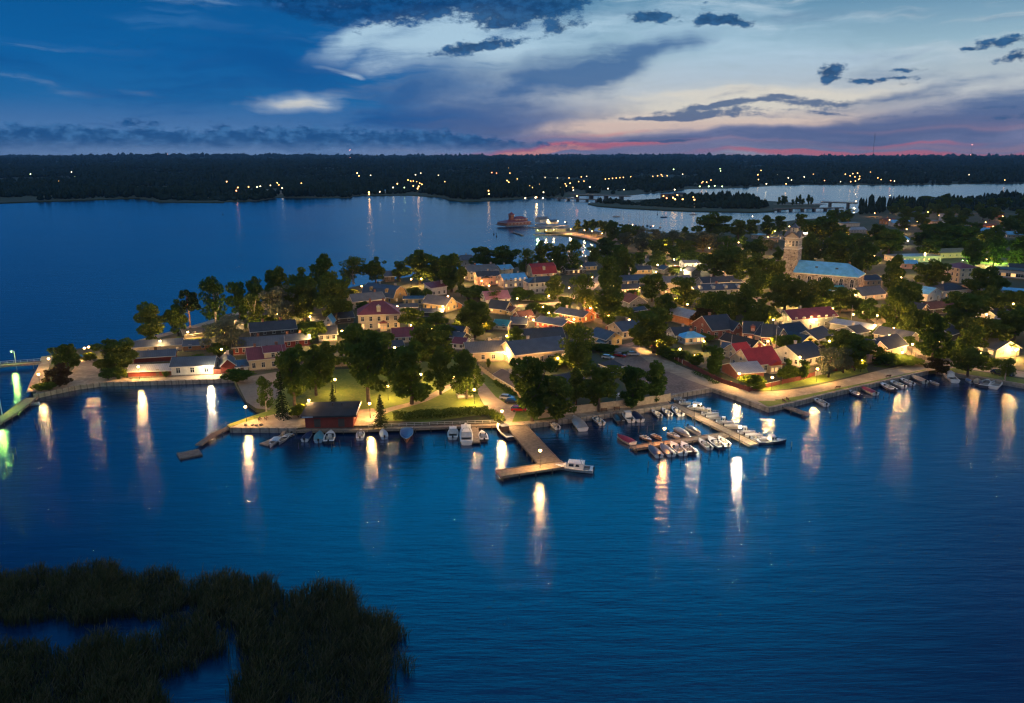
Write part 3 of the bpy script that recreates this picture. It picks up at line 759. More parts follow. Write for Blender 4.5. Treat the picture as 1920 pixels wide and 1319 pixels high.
def leaves(cent, size, rg, flat=0.0):
    """one four-cornered leaf clump at each point, turned at random"""
    n = len(cent)
    a = rg.normal(size=(n, 3)); a /= np.linalg.norm(a, axis=1)[:, None]
    b = rg.normal(size=(n, 3)); b -= (a * b).sum(1)[:, None] * a; b /= np.linalg.norm(b, axis=1)[:, None]
    if flat: a[:, 2] *= (1 - flat); b[:, 2] *= (1 - flat)
    s = size * rg.uniform(.55, 1.25, size=(n, 1))
    V = np.stack([cent - a * s - b * s * .55, cent + a * s * .9 - b * s * .35, cent + a * s + b * s * .6, cent - a * s * .7 + b * s * .5], 1).reshape(-1, 3)
    F = np.arange(4 * n, dtype=np.int32).reshape(-1, 4)
    return V, F
def blob_points(rg, clumps, n):
    """points near the skins of many overlapping clumps (x, y, z, r)"""
    cl = np.array(clumps)
    w = cl[:, 3] ** 2; k = rg.choice(len(cl), n, p=w / w.sum())
    d = rg.normal(size=(n, 3)); d /= np.linalg.norm(d, axis=1)[:, None]
    r = cl[k, 3] * rg.uniform(.45, 1.08, n) ** .6
    return cl[k, :3] + d * r[:, None] * np.array([1, 1, .8])
def tree_proto(kind, seed):
    """crown and trunk of a tree 12 m high with a crown about 8 m wide"""
    rg = np.random.default_rng(seed * 17 + len(kind)); rd = random.Random(seed)
    cl = []; tk = MB(); lm = L_MID; bk = BARK; size = .34; n = 2600
    if kind in ('broad', 'oval', 'willow', 'copper', 'birch'):
        lm = {'broad': L_DARK, 'oval': L_MID, 'willow': L_SILVER, 'copper': L_WINE, 'birch': L_MID}[kind]
        bk = BARKW if kind == 'birch' else BARK
        zc, rz_, rx = {'broad': (6.6, 4.9, 4.0), 'oval': (6.4, 5.3, 3.4), 'willow': (6.3, 5.0, 3.8), 'copper': (6.2, 5.2, 3.9), 'birch': (6.7, 5.0, 3.1)}[kind]
        m = (34, 19, 26)[seed % 3] if kind != 'birch' else 26
        for i in range(m):
            t = 2 * math.pi * rd.random(); u = rd.uniform(-1, 1)
            q = math.sqrt(1 - u * u); rr = rd.uniform(.5, 1.04)
            x, y, z = rx * q * math.cos(t) * rr, rx * q * math.sin(t) * rr, zc + rz_ * u * rr
            if kind == 'oval' and u > 0: x *= 1 - .35 * u; y *= 1 - .35 * u
            cl.append((x, y, z, rd.uniform(.7, (1.6, 2.0, 1.8)[seed % 3])))
        cl += [(0, 0, zc, rx * .5), (0, 0, zc + rz_ * .4, rx * .42), (0, 0, zc - rz_ * .35, rx * .4)]
        tk.cyl((0, 0, -.3), (.1, 0, 2.6), .36, .26, 8); tk.cyl((.1, 0, 2.55), (0, .1, 8.5), .26, .07, 7)
        for i in range(8):
            c = cl[rd.randrange(m)]
            z0 = rd.uniform(2.2, 5.5); tk.cyl((.06, 0, z0), (c[0] * .85, c[1] * .85, max(c[2], z0 + .4)), .13, .03, 5)
        n = 4200 if kind != 'birch' else 2900
        if kind == 'birch': size = .27
        if kind == 'willow': size = .25; n = 4200
    elif kind == 'pine':
        lm = L_CON; bk = BARKP; size = .30; n = 2300
        tk.cyl((0, 0, -.3), (.3, .1, 5), .30, .22, 8); tk.cyl((.3, .1, 4.95), (-.1, .2, 11), .22, .06, 7)
        for i in range(15):
            z = rd.uniform(5.4, 11.3); t = rd.uniform(0, 6.28); q = rd.uniform(.8, 3.4) * (1.12 - (z - 5.4) / 9)
            c = (q * math.cos(t) + .1, q * math.sin(t), z, rd.uniform(.6, 1.15)); cl.append(c)
            tk.cyl((.1, .1, z - .8), c[:3], .08, .03, 5)
        cl.append((0, .2, 11.2, .8))
    elif kind == 'spruce':
        lm = L_CON; size = .25
        tk.cyl((0, 0, -.3), (0, 0, 11.6), .26, .03, 7)
        P = []
        for lay in range(19):
            z = .9 + lay * .58; rr = 3.3 * (1 - (z - .4) / 11.9) ** .85
            for k in range(int(6 + rr * 4)):
                t = rd.uniform(0, 6.28); ln = rr * rd.uniform(.72, 1.08)
                for j in range(int(ln * 4) + 2):
                    s = (j + rd.random()) / (int(ln * 4) + 2)
                    P.append((math.cos(t) * ln * s + rd.gauss(0, .08), math.sin(t) * ln * s + rd.gauss(0, .08), z + .25 - .75 * s * ln / 2.2 + rd.gauss(0, .09)))
        P.append((0, 0, 11.8))
        P = np.array(P); V, F = leaves(P, size, rg, .35)
        return nmesh('crown', V, F, lm), tk.mesh('trunk', bk)
    elif kind == 'poplar':
        size = .28; n = 2400
        tk.cyl((0, 0, -.3), (0, 0, 10), .3, .06, 7)
        for i in range(20):
            z = 1.8 + i * .5; q = 1.0 * math.sin(math.pi * (z - .8) / 11.5) ** .7; t = rd.uniform(0, 6.28)
            cl.append((q * math.cos(t), q * math.sin(t), z, rd.uniform(.7, 1.25)))
    elif kind == 'bush':      # 12 high in these units, scaled flat later
        size = .62; n = 1100; lm = L_MID
        for i in range(13):
            t = rd.uniform(0, 6.28); q = rd.uniform(.3, 2.9); cl.append((q * math.cos(t), q * math.sin(t), rd.uniform(3, 8.6), rd.uniform(1.5, 2.7)))
        for i in range(5):
            t = i * 1.3; tk.cyl((0, 0, -.3), (1.6 * math.cos(t), 1.6 * math.sin(t), 6), .18, .05, 5)
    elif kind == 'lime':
        size = .62; n = 1300; lm = L_LAMPLIT
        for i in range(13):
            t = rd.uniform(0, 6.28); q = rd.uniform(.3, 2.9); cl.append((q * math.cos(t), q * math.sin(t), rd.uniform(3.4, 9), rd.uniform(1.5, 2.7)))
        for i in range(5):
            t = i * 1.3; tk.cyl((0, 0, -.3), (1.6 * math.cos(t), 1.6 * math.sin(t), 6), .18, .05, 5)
    P = blob_points(rg, cl, n)
    P = P[P[:, 2] > .5]
    V, F = leaves(P, size, rg)
    return nmesh('crown', V, F, lm), tk.mesh('trunk', bk)
PROTO = {}
def proto(kind, i):
    if (kind, i) not in PROTO: PROTO[(kind, i)] = tree_proto(kind, i * 7 + 3)
    return PROTO[(kind, i)]
KW = dict(broad='broad dark leafy tree', oval='tall oval leafy tree', willow='silvery grey-green willow tree', copper='rounded brownish dark tree', birch='slender light-crowned birch tree', pine='bare-trunked pine tree with clumped crown', spruce='dark pointed spruce tree', poplar='narrow upright tree', bush='low green garden bush', lime='bush coloured yellow-green as if lamp-lit')
NM = dict(broad='leafy_tree', oval='leafy_tree', willow='willow_tree', copper='copper_tree', birch='birch_tree', pine='pine_tree', spruce='spruce_tree', poplar='poplar_tree', bush='bush', lime='bush')
TREES = []
trnd = random.Random(77)
def tree_at(p, h, r, kind, look=None, group=None, label=None):
    cm, tm = proto(kind, trnd.randrange(6 if kind in ('broad', 'oval') else 3))
    rz = trnd.uniform(0, 6.28)
    o = empty(NM[kind], p, rz)
    c = bpy.data.objects.new('crown', cm); link(c, o)
    t = bpy.data.objects.new('trunk' if kind not in ('bush', 'lime') else 'stem', tm); link(t, o)
    k1 = trnd.uniform(.96, 1.16)
    o.scale = (r / 4.0 * k1, r / 4.0 * (2.14 - k1), h / 12.0)
    TREES.append((p[0], p[1], r))
    bushy = kind in ('bush', 'lime')
    grp = group or ('garden bushes of the town' if bushy else 'trees of the town')
    if label: tag(o, label, 'bush' if bushy else 'tree', grp)
    else: pend(o, look or KW[kind], 'bush' if bushy else 'tree', grp)
    return o
def T(x0, x1, yt, yb, kind='broad', z=LZ, **k):
    if kind == 'broad' and not k and trnd.random() < .2: kind = trnd.choice(('birch', 'oval', 'oval'))
    """a tree whose crown spans x0..x1 and top..foot in the photograph"""
    p = G((x0 + x1) / 2, yb, z)
    s = ppm(p); dt = ray((x0 + x1) / 2, yt)
    h = CAMH + dt.z * (p.y / dt.y) - z
    return tree_at(p, h, (x1 - x0) / 2 / s, kind, **k)

# ------------------------------------------------------------------ lamps
M_GLOBE = emit('lamp_globe', (1.0, .50, .15), 30)
M_GLOBEW = emit('lamp_globe_white', (1.0, .72, .40), 30)
M_GLOBEG = emit('lamp_globe_green', (.6, 1.0, .3), 14)
M_GLOBES = emit('small_globe', (1.0, .55, .22), 25)
LC = dict(w=(1.0, .54, .17), p=(1.0, .72, .40), g=(.62, 1.0, .22), o=(1.0, .40, .10))
LAMP_PW = 17.0
def lamp(px, py, h=4.2, power=1.0, col='w', kind='post', look='glowing warm street lamp on a dark post', r=.44, group='street lamps of the town', z=LZ, reach=None):
    p = G(px, py, z + h); p.z = z
    root = empty('street_lamp' if kind == 'post' else 'wall_lamp', p)
    if kind == 'post':
        m = MB(); m.cyl((0, 0, -.1), (0, 0, .9), .10, .08, 8); m.cyl((0, 0, .9), (0, 0, h - r * .9), .055, .045, 8); m.build('pole', DARKM, root)
        c = MB(); c.cyl((0, 0, h + r * .75), (0, 0, h + r * 1.25), r * .8, r * .2, 10); c.build('lamp_cap', DARKM, root)
    else:
        m = MB(); m.box(-.05, .05, 0, 1.0, h - r - .12, h - r - .04); m.build('bracket', DARKM, root)
    g = MB(); g.sphere((0, 0, h), r * .8, 12, 8); g.smooth = True
    g.build('globe', {'w': M_GLOBE, 'p': M_GLOBEW, 'g': M_GLOBEG, 'o': M_GLOBE}[col], root)
    ld = bpy.data.lights.new('lamp_light', 'POINT'); ld.energy = 900 * power * LAMP_PW; ld.color = LC[col]; ld.shadow_soft_size = r
    lo = bpy.data.objects.new('lamp_light', ld); link(lo, root); lo.location = (0, 0, h)
    pend(root, look, 'lamp', group)
    return root

# ------------------------------------------------------------------ boats
def bmat(k):
    c = dict(white=(.72, .71, .68), cream=(.62, .56, .45), navy=(.02, .035, .09), blue=(.05, .16, .38), teal=(.08, .26, .32), dark=(.035, .04, .05), grey=(.30, .31, .32), wood=(.30, .12, .045), wine=(.22, .02, .03), brown=(.14, .075, .04), lblue=(.30, .45, .58), black=(.02, .02, .022), tan=(.40, .30, .2))[k]
    return mat('boat_' + k, c, .32 if k not in ('wood', 'brown', 'tan') else .5, var=.08, scale=1.5)
BGLASS = mat('boat_glass', (.015, .02, .028), .06, spec=.9, var=.1)
RAILM = mat('rail_steel', (.5, .5, .5), .25, .9, var=.05)
def boat(bow, stern, kind='open', hull='white', cover=None, label='', name='motorboat', cat='boat', motor=True, deck='white', group='boats moored in the harbour', lit=False, beam=None):
    """a boat from the pixel of its bow and of its stern at the waterline"""
    b = G(bow[0], bow[1], .35); s = G(stern[0], stern[1], .35)
    L = (b - s).length; L = max(L, 3.4)
    rz = math.atan2(b.y - s.y, b.x - s.x)
    root = empty(name, (s.x, s.y, 0), rz, label, cat, group)
    B = beam or min(max(L * .37, 1.5), 3.4)
    fb = .50 + L * .045
    N = 12
    def hb(u): return B / 2 * (1 - max(0, (u - .35) / .65) ** 2.3) * (.9 + .1 * min(1, u / .35)) if u < 1 else .02
    def sh(u): return fb * (1 + .32 * u * u)
    hv = []; hf = []
    for i in range(N + 1):
        u = i / N; x = u * L; w = hb(u); top = sh(u)
        fl = .80 - .35 * u
        hv += [(x, -w, top), (x - .02, -w * fl, .12), (x * .97, 0, -.22 + .1 * u), (x - .02, w * fl, .12), (x, w, top)]
    for i in range(N):
        for j in range(4):
            a = i * 5 + j; hf.append((a, a + 1, a + 6, a + 5))
    hf.append((4, 3, 2, 1, 0)); h = MB(); h.add(hv, [tuple(reversed(f)) for f in hf])
    # gunwale, foredeck and sunken cockpit
    c0, c1 = .06, (.58 if kind in ('open', 'row') else .5)
    if kind == 'row': c1 = .86
    n0 = max(1, round(c0 * N)); n1 = round(c1 * N)
    inn = .80
    for i in range(N):
        u0, u1 = i / N, (i + 1) / N
        x0_, x1_ = u0 * L, u1 * L; w0, w1 = hb(u0), hb(u1); t0, t1 = sh(u0), sh(u1)
        if i < n0 or i >= n1:
            h.add([(x0_, -w0, t0), (x1_, -w1, t1), (x1_, w1, t1), (x0_, w0, t0)], [(0, 1, 2, 3)], 1)
        else:
            for sg in (-1, 1):
                f = [(x0_, sg * w0, t0), (x1_, sg * w1, t1), (x1_, sg * w1 * inn, t1), (x0_, sg * w0 * inn, t0)]
                h.add(f, [(0, 1, 2, 3) if sg < 0 else (3, 2, 1, 0)], 1)
                f = [(x0_, sg * w0 * inn, t0), (x1_, sg * w1 * inn, t1), (x1_, sg * w1 * inn, .22), (x0_, sg * w0 * inn, .22)]
                h.add(f, [(0, 1, 2, 3) if sg < 0 else (3, 2, 1, 0)], 2)
            h.add([(x0_, -w0 * inn, .22), (x1_, -w1 * inn, .22), (x1_, w1 * inn, .22), (x0_, w0 * inn, .22)], [(0, 1, 2, 3)], 2)
    for i, fl in ((n0, 0), (n1, 1)):
        u = i / N; w = hb(u) * inn; f = [(u * L, -w, .22), (u * L, w, .22), (u * L, w, sh(u)), (u * L, -w, sh(u))]
        h.add(f, [(0, 1, 2, 3) if fl == 0 else (3, 2, 1, 0)], 2)
    h.build('hull', [bmat(hull), bmat(deck), bmat('grey' if hull != 'wood' else 'tan')], root)
    ru = MB()
    for i in range(N):
        u0, u1 = i / N, (i + 1) / N
        for sg in (-1, 1): ru.cyl((u0 * L, sg * (hb(u0) + .02), sh(u0) - .06), (u1 * L, sg * (hb(u1) + .02), sh(u1) - .06), .05, n=4)
    ru.build('rubbing_strake', bmat('dark' if hull != 'dark' else 'tan'), root)
    zd = fb
    if cover:
        cv = MB(); vs = []; M_ = 8
        a0, a1 = (.03, .93) if kind == 'covered' else (.05, .62)
        for i in range(M_ + 1):
            u = a0 + (a1 - a0) * i / M_; w = hb(u) * .97; pk = .42 * math.sin(math.pi * (i / M_ * .86 + .10)) + .05
            for j, q in enumerate((-1, -.5, 0, .5, 1)):
                vs.append((u * L, w * q, sh(u) + .03 + pk * (1 - abs(q) ** 1.6)))
        fs = [(i * 5 + j, i * 5 + j + 5, i * 5 + j + 6, i * 5 + j + 1) for i in range(M_) for j in range(4)]
        cv.add(vs, fs); cv.smooth = True; cv.build('canvas_cover', bmat(cover), root)
    if kind == 'row':
        for u in (.3, .55, .78):
            t = MB(); t.box(u * L - .13, u * L + .13, -hb(u) * .8, hb(u) * .8, zd * .72, zd * .72 + .05); t.build('thwart', bmat('tan'), root)
    if kind == 'open' and not cover:
        cs = MB(); cs.box(L * .46, L * .56, -.45, .45, .2, zd + .38); cs.build('console', bmat('white'), root)
        sc_ = MB()
        sc_.add([(L * .58, -B * .36, zd + .03), (L * .58, B * .36, zd + .03), (L * .52, B * .33, zd + .55), (L * .52, -B * .33, zd + .55), (L * .56, -B * .36, zd + .03), (L * .56, B * .36, zd + .03), (L * .50, B * .33, zd + .55), (L * .50, -B * .33, zd + .55)],
                 [(0, 1, 2, 3), (7, 6, 5, 4), (0, 3, 7, 4), (1, 5, 6, 2), (3, 2, 6, 7)])
        sc_.build('windscreen', BGLASS, root)
        for yy in (-.45, .45):
            st = MB(); st.box(L * .30, L * .38, yy - .25, yy + .25, .2, zd - .05); st.box(L * .28, L * .31, yy - .25, yy + .25, zd - .05, zd + .38); st.build('seat', bmat('cream'), root)
        bn = MB(); bn.box(L * .08, L * .15, -B * .34, B * .34, .2, zd - .08); bn.build('bench_seat', bmat('cream'), root)
    if kind in ('cabin', 'cruiser', 'fishing'):
        w = B * .36; ch = 1.25
        xa, xb = (L * .34, L * .66) if kind == 'cabin' else (L * .24, L * .72) if kind == 'cruiser' else (L * .42, L * .68)
        if kind == 'cruiser': w = B * .41; ch = 1.3
        cb = MB()
        wt_ = w * .84
        def cab(mb, xa, xb, w, z0, z1, slope, wt_):
            mb.add([(xa, -w, z0), (xb, -w * .9, z0), (xb, w * .9, z0), (xa, w, z0), (xa + .15, -wt_, z1), (xb - slope, -wt_ * .9, z1), (xb - slope, wt_ * .9, z1), (xa + .15, wt_, z1)],
                   [(0, 3, 2, 1), (4, 5, 6, 7), (0, 1, 5, 4), (1, 2, 6, 5), (2, 3, 7, 6), (3, 0, 4, 7)])
        cab(cb, xa, xb, w, zd - .15, zd + ch, .8, wt_)
        co = cb.build('cabin', bmat('brown' if kind == 'fishing' and hull == 'dark' else 'white'), root)
        rf = MB(); rf.box(xa - .15, xb - .65, -wt_ - .08, wt_ + .08, zd + ch + .002, zd + ch + .08); rf.build('cabin_roof', bmat('white' if not (kind == 'fishing' and hull == 'dark') else 'dark'), root)
        for sg in (-1, 1):
            for f0, f1 in ((.10, .45), (.52, .82)):
                x0_, x1_ = xa + (xb - xa) * f0, xa + (xb - xa) * f1 - .1
                wz0, wz1 = zd + ch * .42, zd + ch * .86
                def yy(z): return sg * (w * .97 + (wt_ * .95 - w * .97) * ((z - zd + .15) / (ch + .15)) + .025)
                wn = MB(); wn.add([(x0_, yy(wz0), wz0), (x1_, yy(wz0), wz0), (x1_ - .1, yy(wz1), wz1), (x0_, yy(wz1), wz1)], [(0, 1, 2, 3) if sg < 0 else (3, 2, 1, 0)])
                wn.build('window', BGLASS, co)
        ws = MB(); sl = .8
        def xx(z): return xb - sl * (z - zd + .15) / (ch + .15) + .03
        z0_, z1_ = zd + ch * .34, zd + ch * .9
        ws.add([(xx(z0_), -wt_ * .8, z0_), (xx(z0_), wt_ * .8, z0_), (xx(z1_), wt_ * .76, z1_), (xx(z1_), -wt_ * .76, z1_)], [(0, 1, 2, 3)])
        ws.build('windscreen', BGLASS, co)
        tr_ = MB(); tr_.cyl((xb * .5 + L * .5 * .9, 0, sh(.9)), (xb * .5 + L * .45, 0, sh(.9) + .01), .02, n=4)
        if kind == 'cruiser':
            fr = MB(); cab(fr, xb - .3, L * .84, w * .92, zd, zd + .55, .9, w * .7); fr.build('foredeck_trunk', bmat('white'), root)
            ar = MB(); ar.cyl((xa + .4, -w * .8, zd + ch), (xa + .7, -w * .5, zd + ch + .8), .05, n=6); ar.cyl((xa + .4, w * .8, zd + ch), (xa + .7, w * .5, zd + ch + .8), .05, n=6); ar.cyl((xa + .7, -w * .5, zd + ch + .8), (xa + .7, w * .5, zd + ch + .8), .05, n=6); ar.cyl((xa + .7, 0, zd + ch + .8), (xa + .7, 0, zd + ch + 1.9), .025, n=5)
            ar.build('radar_arch', RAILM, root)
        if kind == 'fishing':
            ar = MB(); ar.cyl((xa + .3, 0, zd + ch), (xa + .2, 0, zd + ch + 2.2), .04, .025, 6); ar.build('mast', RAILM, root)
    if kind in ('cabin', 'cruiser', 'covered', 'fishing') or L > 5.5:
        rl = MB(); pts = []
        for i in range(6):
            u = .66 + .33 * i / 5
            pts.append((u * L, hb(u) * .92, sh(u) + .5))
        allp = pts + [(p[0], -p[1], p[2]) for p in reversed(pts)]
        for p, q in zip(allp[:-1], allp[1:]): rl.cyl(p, q, .022, n=5)
        for p in allp[::2]: rl.cyl((p[0], p[1], p[2] - .5), p, .02, n=5)
        rl.build('bow_rail', RAILM, root)
    if motor and kind not in ('fishing', 'row'):
        mo = MB(); mo.box(-.38, -.02, -.2, .2, fb - .12, fb + .42); mo.box(-.26, -.08, -.07, .07, -.4, fb - .12); mo.box(-.42, -.08, -.14, .14, fb + .42, fb + .5)
        mo.build('outboard_motor', bmat('black'), root)
    if lit:
        li = MB(); li.sphere((L * .38, 0, zd + .5), .16, 8, 6); li.build('cabin_light', emit('boat_lamp', (1, .7, .35), 40), root)
    return root
def sailboat(px, py, L, mast, label, hull='white', rz=0.3, group='sailing boats moored off the island'):
    p = G(px, py, 0)
    root = empty('sailing_boat', (p.x, p.y, 0), rz, label, 'boat', group)
    h = MB(); N = 10; B = L * .3; vs = []
    for i in range(N + 1):
        u = i / N; w = B / 2 * math.sin(math.pi * min(1, .18 + .82 * u)) ** .8 + .02; x = (u - .5) * L; t = .9 + .25 * (u - .4) ** 2
        vs += [(x, -w, t), (x, -w * .6, 0), (x, 0, -.3), (x, w * .6, 0), (x, w, t)]
    h.add(vs, [(i * 5 + j + 5, i * 5 + j + 6, i * 5 + j + 1, i * 5 + j) for i in range(N) for j in range(4)] + [(i * 5, i * 5 + 5, i * 5 + 9, i * 5 + 4) for i in range(N)])
    h.build('hull', bmat(hull), root)
    c = MB(); c.add([(-L * .12, -B * .28, .9), (L * .24, -B * .2, .9), (L * .24, B * .2, .9), (-L * .12, B * .28, .9), (-L * .1, -B * .2, 1.4), (L * .16, -B * .14, 1.3), (L * .16, B * .14, 1.3), (-L * .1, B * .2, 1.4)], [(4, 5, 6, 7), (0, 1, 5, 4), (1, 2, 6, 5), (2, 3, 7, 6), (3, 0, 4, 7)]); c.build('cabin', bmat('white'), root)
    m = MB(); m.cyl((L * .05, 0, .9), (L * .05, 0, mast), .09, .06, 6); m.cyl((L * .05, 0, mast * .55), (L * .05, B * .45, mast * .55), .03, n=4); m.cyl((L * .05, -B * .45, mast * .55), (L * .05, 0, mast * .55), .03, n=4); m.build('mast', RAILM, root)
    bo = MB(); bo.cyl((L * .05, 0, 1.9), (-L * .38, 0, 1.9), .06, n=6); bo.cyl((L * .02, 0, 2.05), (-L * .36, 0, 2.02), .14, .09, n=6); bo.build('boom', bmat('blue'), root)
    st = MB(); st.cyl((L * .48, 0, 1.1), (L * .05, 0, mast), .02, n=3); st.cyl((-L * .48, 0, 1.1), (L * .05, 0, mast), .02, n=3); st.build('stay', RAILM, root)
    return root

# ------------------------------------------------------------------ cars, posts, fences, benches
CARC = dict(red=(.35, .015, .012), silver=(.42, .43, .45), white=(.62, .62, .62), dark=(.03, .035, .05), blue=(.03, .07, .2), black=(.015, .015, .018))
TYRE = mat('tyre_rubber', (.02, .02, .02), .8)
def car(px, py, rz, col, label, kind='hatch', group='parked cars'):
    p = G(px, py, LZ + .03)
    root = empty('parked_car', p, rz, label, 'car', group)
    paint = mat('car_paint_' + col, CARC[col], .25, .3, var=.04)
    L = 4.4; w = .88
    prof = [(-2.2, .35), (-2.2, .85), (-2.0, .95), (1.0, .95), (2.0, .78), (2.2, .6), (2.2, .35)]
    b = MB(); n = len(prof)
    b.add([(x, -w, z) for x, z in prof] + [(x, w, z) for x, z in prof], [tuple(reversed(range(n))), tuple(range(n, 2 * n))] + [(k, (k + 1) % n, n + (k + 1) % n, n + k) for k in range(n)])
    b.build('body', paint, root)
    g = MB()
    x0, x1, x2, x3 = (-2.0, -1.55, .35, 1.1) if kind == 'hatch' else (-1.75, -1.0, .3, 1.1)
    g.add([(x0, -w * .93, .95), (x3, -w * .93, .95), (x3, w * .93, .95), (x0, w * .93, .95), (x1, -w * .74, 1.42), (x2, -w * .74, 1.42), (x2, w * .74, 1.42), (x1, w * .74, 1.42)], [(4, 5, 6, 7), (0, 1, 5, 4), (1, 2, 6, 5), (2, 3, 7, 6), (3, 0, 4, 7)])
    g.build('windows', BGLASS, root)
    r = MB(); r.box(x1 - .02, x2 + .02, -w * .75, w * .75, 1.422, 1.47); r.build('roof', paint, root)
    for wx in (-1.35, 1.35):
        for wy in (-w, w):
            t = MB(); t.cyl((wx, wy - .1, .32), (wx, wy + .1, .32), .32, n=14); to = t.build('wheel', TYRE, root)
            rm = MB(); rm.cyl((wx, wy - .11, .32), (wx, wy + .11, .32), .19, n=10); rm.build('rim', RAILM, to)
    for wy in (-.6, .6):
        hl = MB(); hl.box(2.17, 2.22, wy - .2, wy + .2, .6, .74); hl.build('headlight', WHITE, root)
        tl = MB(); tl.box(-2.22, -2.19, wy - .2, wy + .2, .68, .84); tl.build('tail_light', mat('tail_red', (.3, .01, .01), .3), root)
    for wy in (-w - .1, w + .02):
        mm = MB(); mm.box(.85, 1.0, wy, wy + .1, .95, 1.08); mm.build('wing_mirror', paint, root)
    return root
POSTM = mat('post_wood', (.09, .075, .06), .9, var=.3)
def mooring(px, py, h=1.5, lean=None):
    p = G(px, py, 0); root = MB()
    lx, ly = random.uniform(-.08, .08), random.uniform(-.08, .08)
    root.cyl((0, 0, -1.2), (lx, ly, h), .11, .085, 7)
    o = root.build('mooring_post', POSTM, loc=(p.x, p.y, 0))
    pend(o, 'wooden mooring post', 'post', 'mooring posts in the water')
FENCEC = dict(brown=mat('fence_red_brown', (.20, .055, .035), .8, var=.2, stripes=('xy', 5, .5)), pale=mat('fence_pale_planks', (.46, .37, .25), .85, var=.16, stripes=('xy', 3.4, .5)), white=mat('fence_white', (.64, .61, .55), .7, var=.08, stripes=('xy', 5, .4)), grey=mat('fence_grey_planks', (.26, .22, .18), .85, var=.2, stripes=('xy', 4, .5)), stone=M_CAP)
def fence(pts, h, m, label, post=3.0, th=.08, name='fence', postm=None, z=LZ, cap=None, short=None):
    P = [G(x, y, z) for x, y in pts]
    o = P[0]
    root = empty(name, o, 0, label, 'fence')
    mb = MB()
    for a, b in zip(P[:-1], P[1:]):
        a_ = a - o; b_ = b - o; d = (b_ - a_).normalized(); n = Vector((-d.y, d.x, 0)) * th / 2
        q = [a_ - n, b_ - n, b_ + n, a_ + n]
        mb.prism(ccw([(v.x, v.y) for v in q]), .12, h)
    mb.build('board_panel', FENCEC[m], root)
    if cap:
        cb = MB()
        for a, b in zip(P[:-1], P[1:]):
            a_ = a - o; b_ = b - o; d = (b_ - a_).normalized(); n = Vector((-d.y, d.x, 0)) * (th / 2 + .07)
            cb.prism(ccw([(v.x, v.y) for v in (a_ - n, b_ - n, b_ + n, a_ + n)]), h + .003, h + .08)
        cb.build('cap_rail', FENCEC[cap], root)
    if post:
        pmesh = MB(); pmesh.box(-.1, .1, -.1, .1, -.1, h + .18); pme = pmesh.mesh('post', FENCEC[postm or m])
        last = None; k = 0
        for a, b in zip(P[:-1], P[1:]):
            L = (b - a).length; n = max(1, int(L / post))
            for i in range(n + (1 if b is P[-1] else 0)):
                if k >= 95: break
                q = bpy.data.objects.new('post', pme); link(q, root); q.location = (a - o) + (b - a) * (i / n); q.rotation_euler = (0, 0, math.atan2(b.y - a.y, b.x - a.x)); k += 1
    if short:
        c = (P[0] + P[-1]) / 2; mark(c.x, c.y, short)
    return root
BENCHW = mat('bench_wood', (.16, .08, .045), .7, var=.2, stripes=('x', 8, .4))
def bench(px, py, rz, label, z=LZ):
    p = G(px, py, z); root = empty('park_bench', p, rz, label, 'bench', 'benches along the quays')
    s = MB(); s.box(-.9, .9, -.25, .25, .42, .47); s.build('seat', BENCHW, root)
    b = MB(); b.box(-.9, .9, .27, .32, .55, .95); b.build('backrest', BENCHW, root)
    for x in (-.7, .7):
        l = MB(); l.box(x - .04, x + .04, -.22, -.16, 0, .42); l.box(x - .04, x + .04, .2, .26, 0, .95); l.build('leg', DARKM, root)
    return root
def flagpole(px, pyb, h, label):
    p = G(px, pyb, LZ); root = empty('flagpole', p, 0, label, 'flagpole')
    m = MB(); m.cyl((0, 0, 0), (0, 0, h), .08, .04, 8); m.build('pole', WHITE, root)
    b = MB(); b.sphere((0, 0, h + .06), .1, 8, 5); b.build('knob', mat('brass', (.5, .35, .1), .3, .9), root)
def hedge(pts, w, h, label, m=None, z=LZ, dens=26, size=.17, name='hedge', short=None):
    """a clipped or rough hedge along a line: leaf clumps over twigs"""
    P = [G(x, y, z) for x, y in pts]; o = P[0]
    root = empty(name, o, 0, label, 'hedge')
    rg = np.random.default_rng(int(pts[0][0]) + 1)
    C = []; tw = MB()
    for a, b in zip(P[:-1], P[1:]):
        L = (b - a).length; d = (b - a) / L; n = Vector((-d.y, d.x, 0)); k = int(L * w * h * dens)
        u = rg.uniform(0, L, k); v = rg.uniform(-w / 2, w / 2, k); zz = rg.uniform(.15, 1, k)
        hh = h * (.82 + .18 * np.sin(u * .9 + 1) * np.sin(u * .37)); zz = zz ** .6 * hh
        edge = np.sqrt(np.clip(1 - (zz / (h * 1.12)) ** 3, 0.1, 1)); v = v * edge
        a0 = a - o
        C.append(np.stack([a0.x + d.x * u + n.x * v, a0.y + d.y * u + n.y * v, zz], 1))
        for i in range(int(L / .8)):
            q = a0 + d * (i * .8); tw.cyl((q.x, q.y, -.1), (q.x + rg.normal() * .2, q.y + rg.normal() * .2, h * .7), .03, .012, 4)
    C = np.concatenate(C)
    V, F = leaves(C, size, rg)
    ob = bpy.data.objects.new('foliage', nmesh('foliage', V, F, m or L_MID)); link(ob, root)
    tw.build('twigs', BARK, root)
    if short: mark(o.x, o.y, short)
    return root

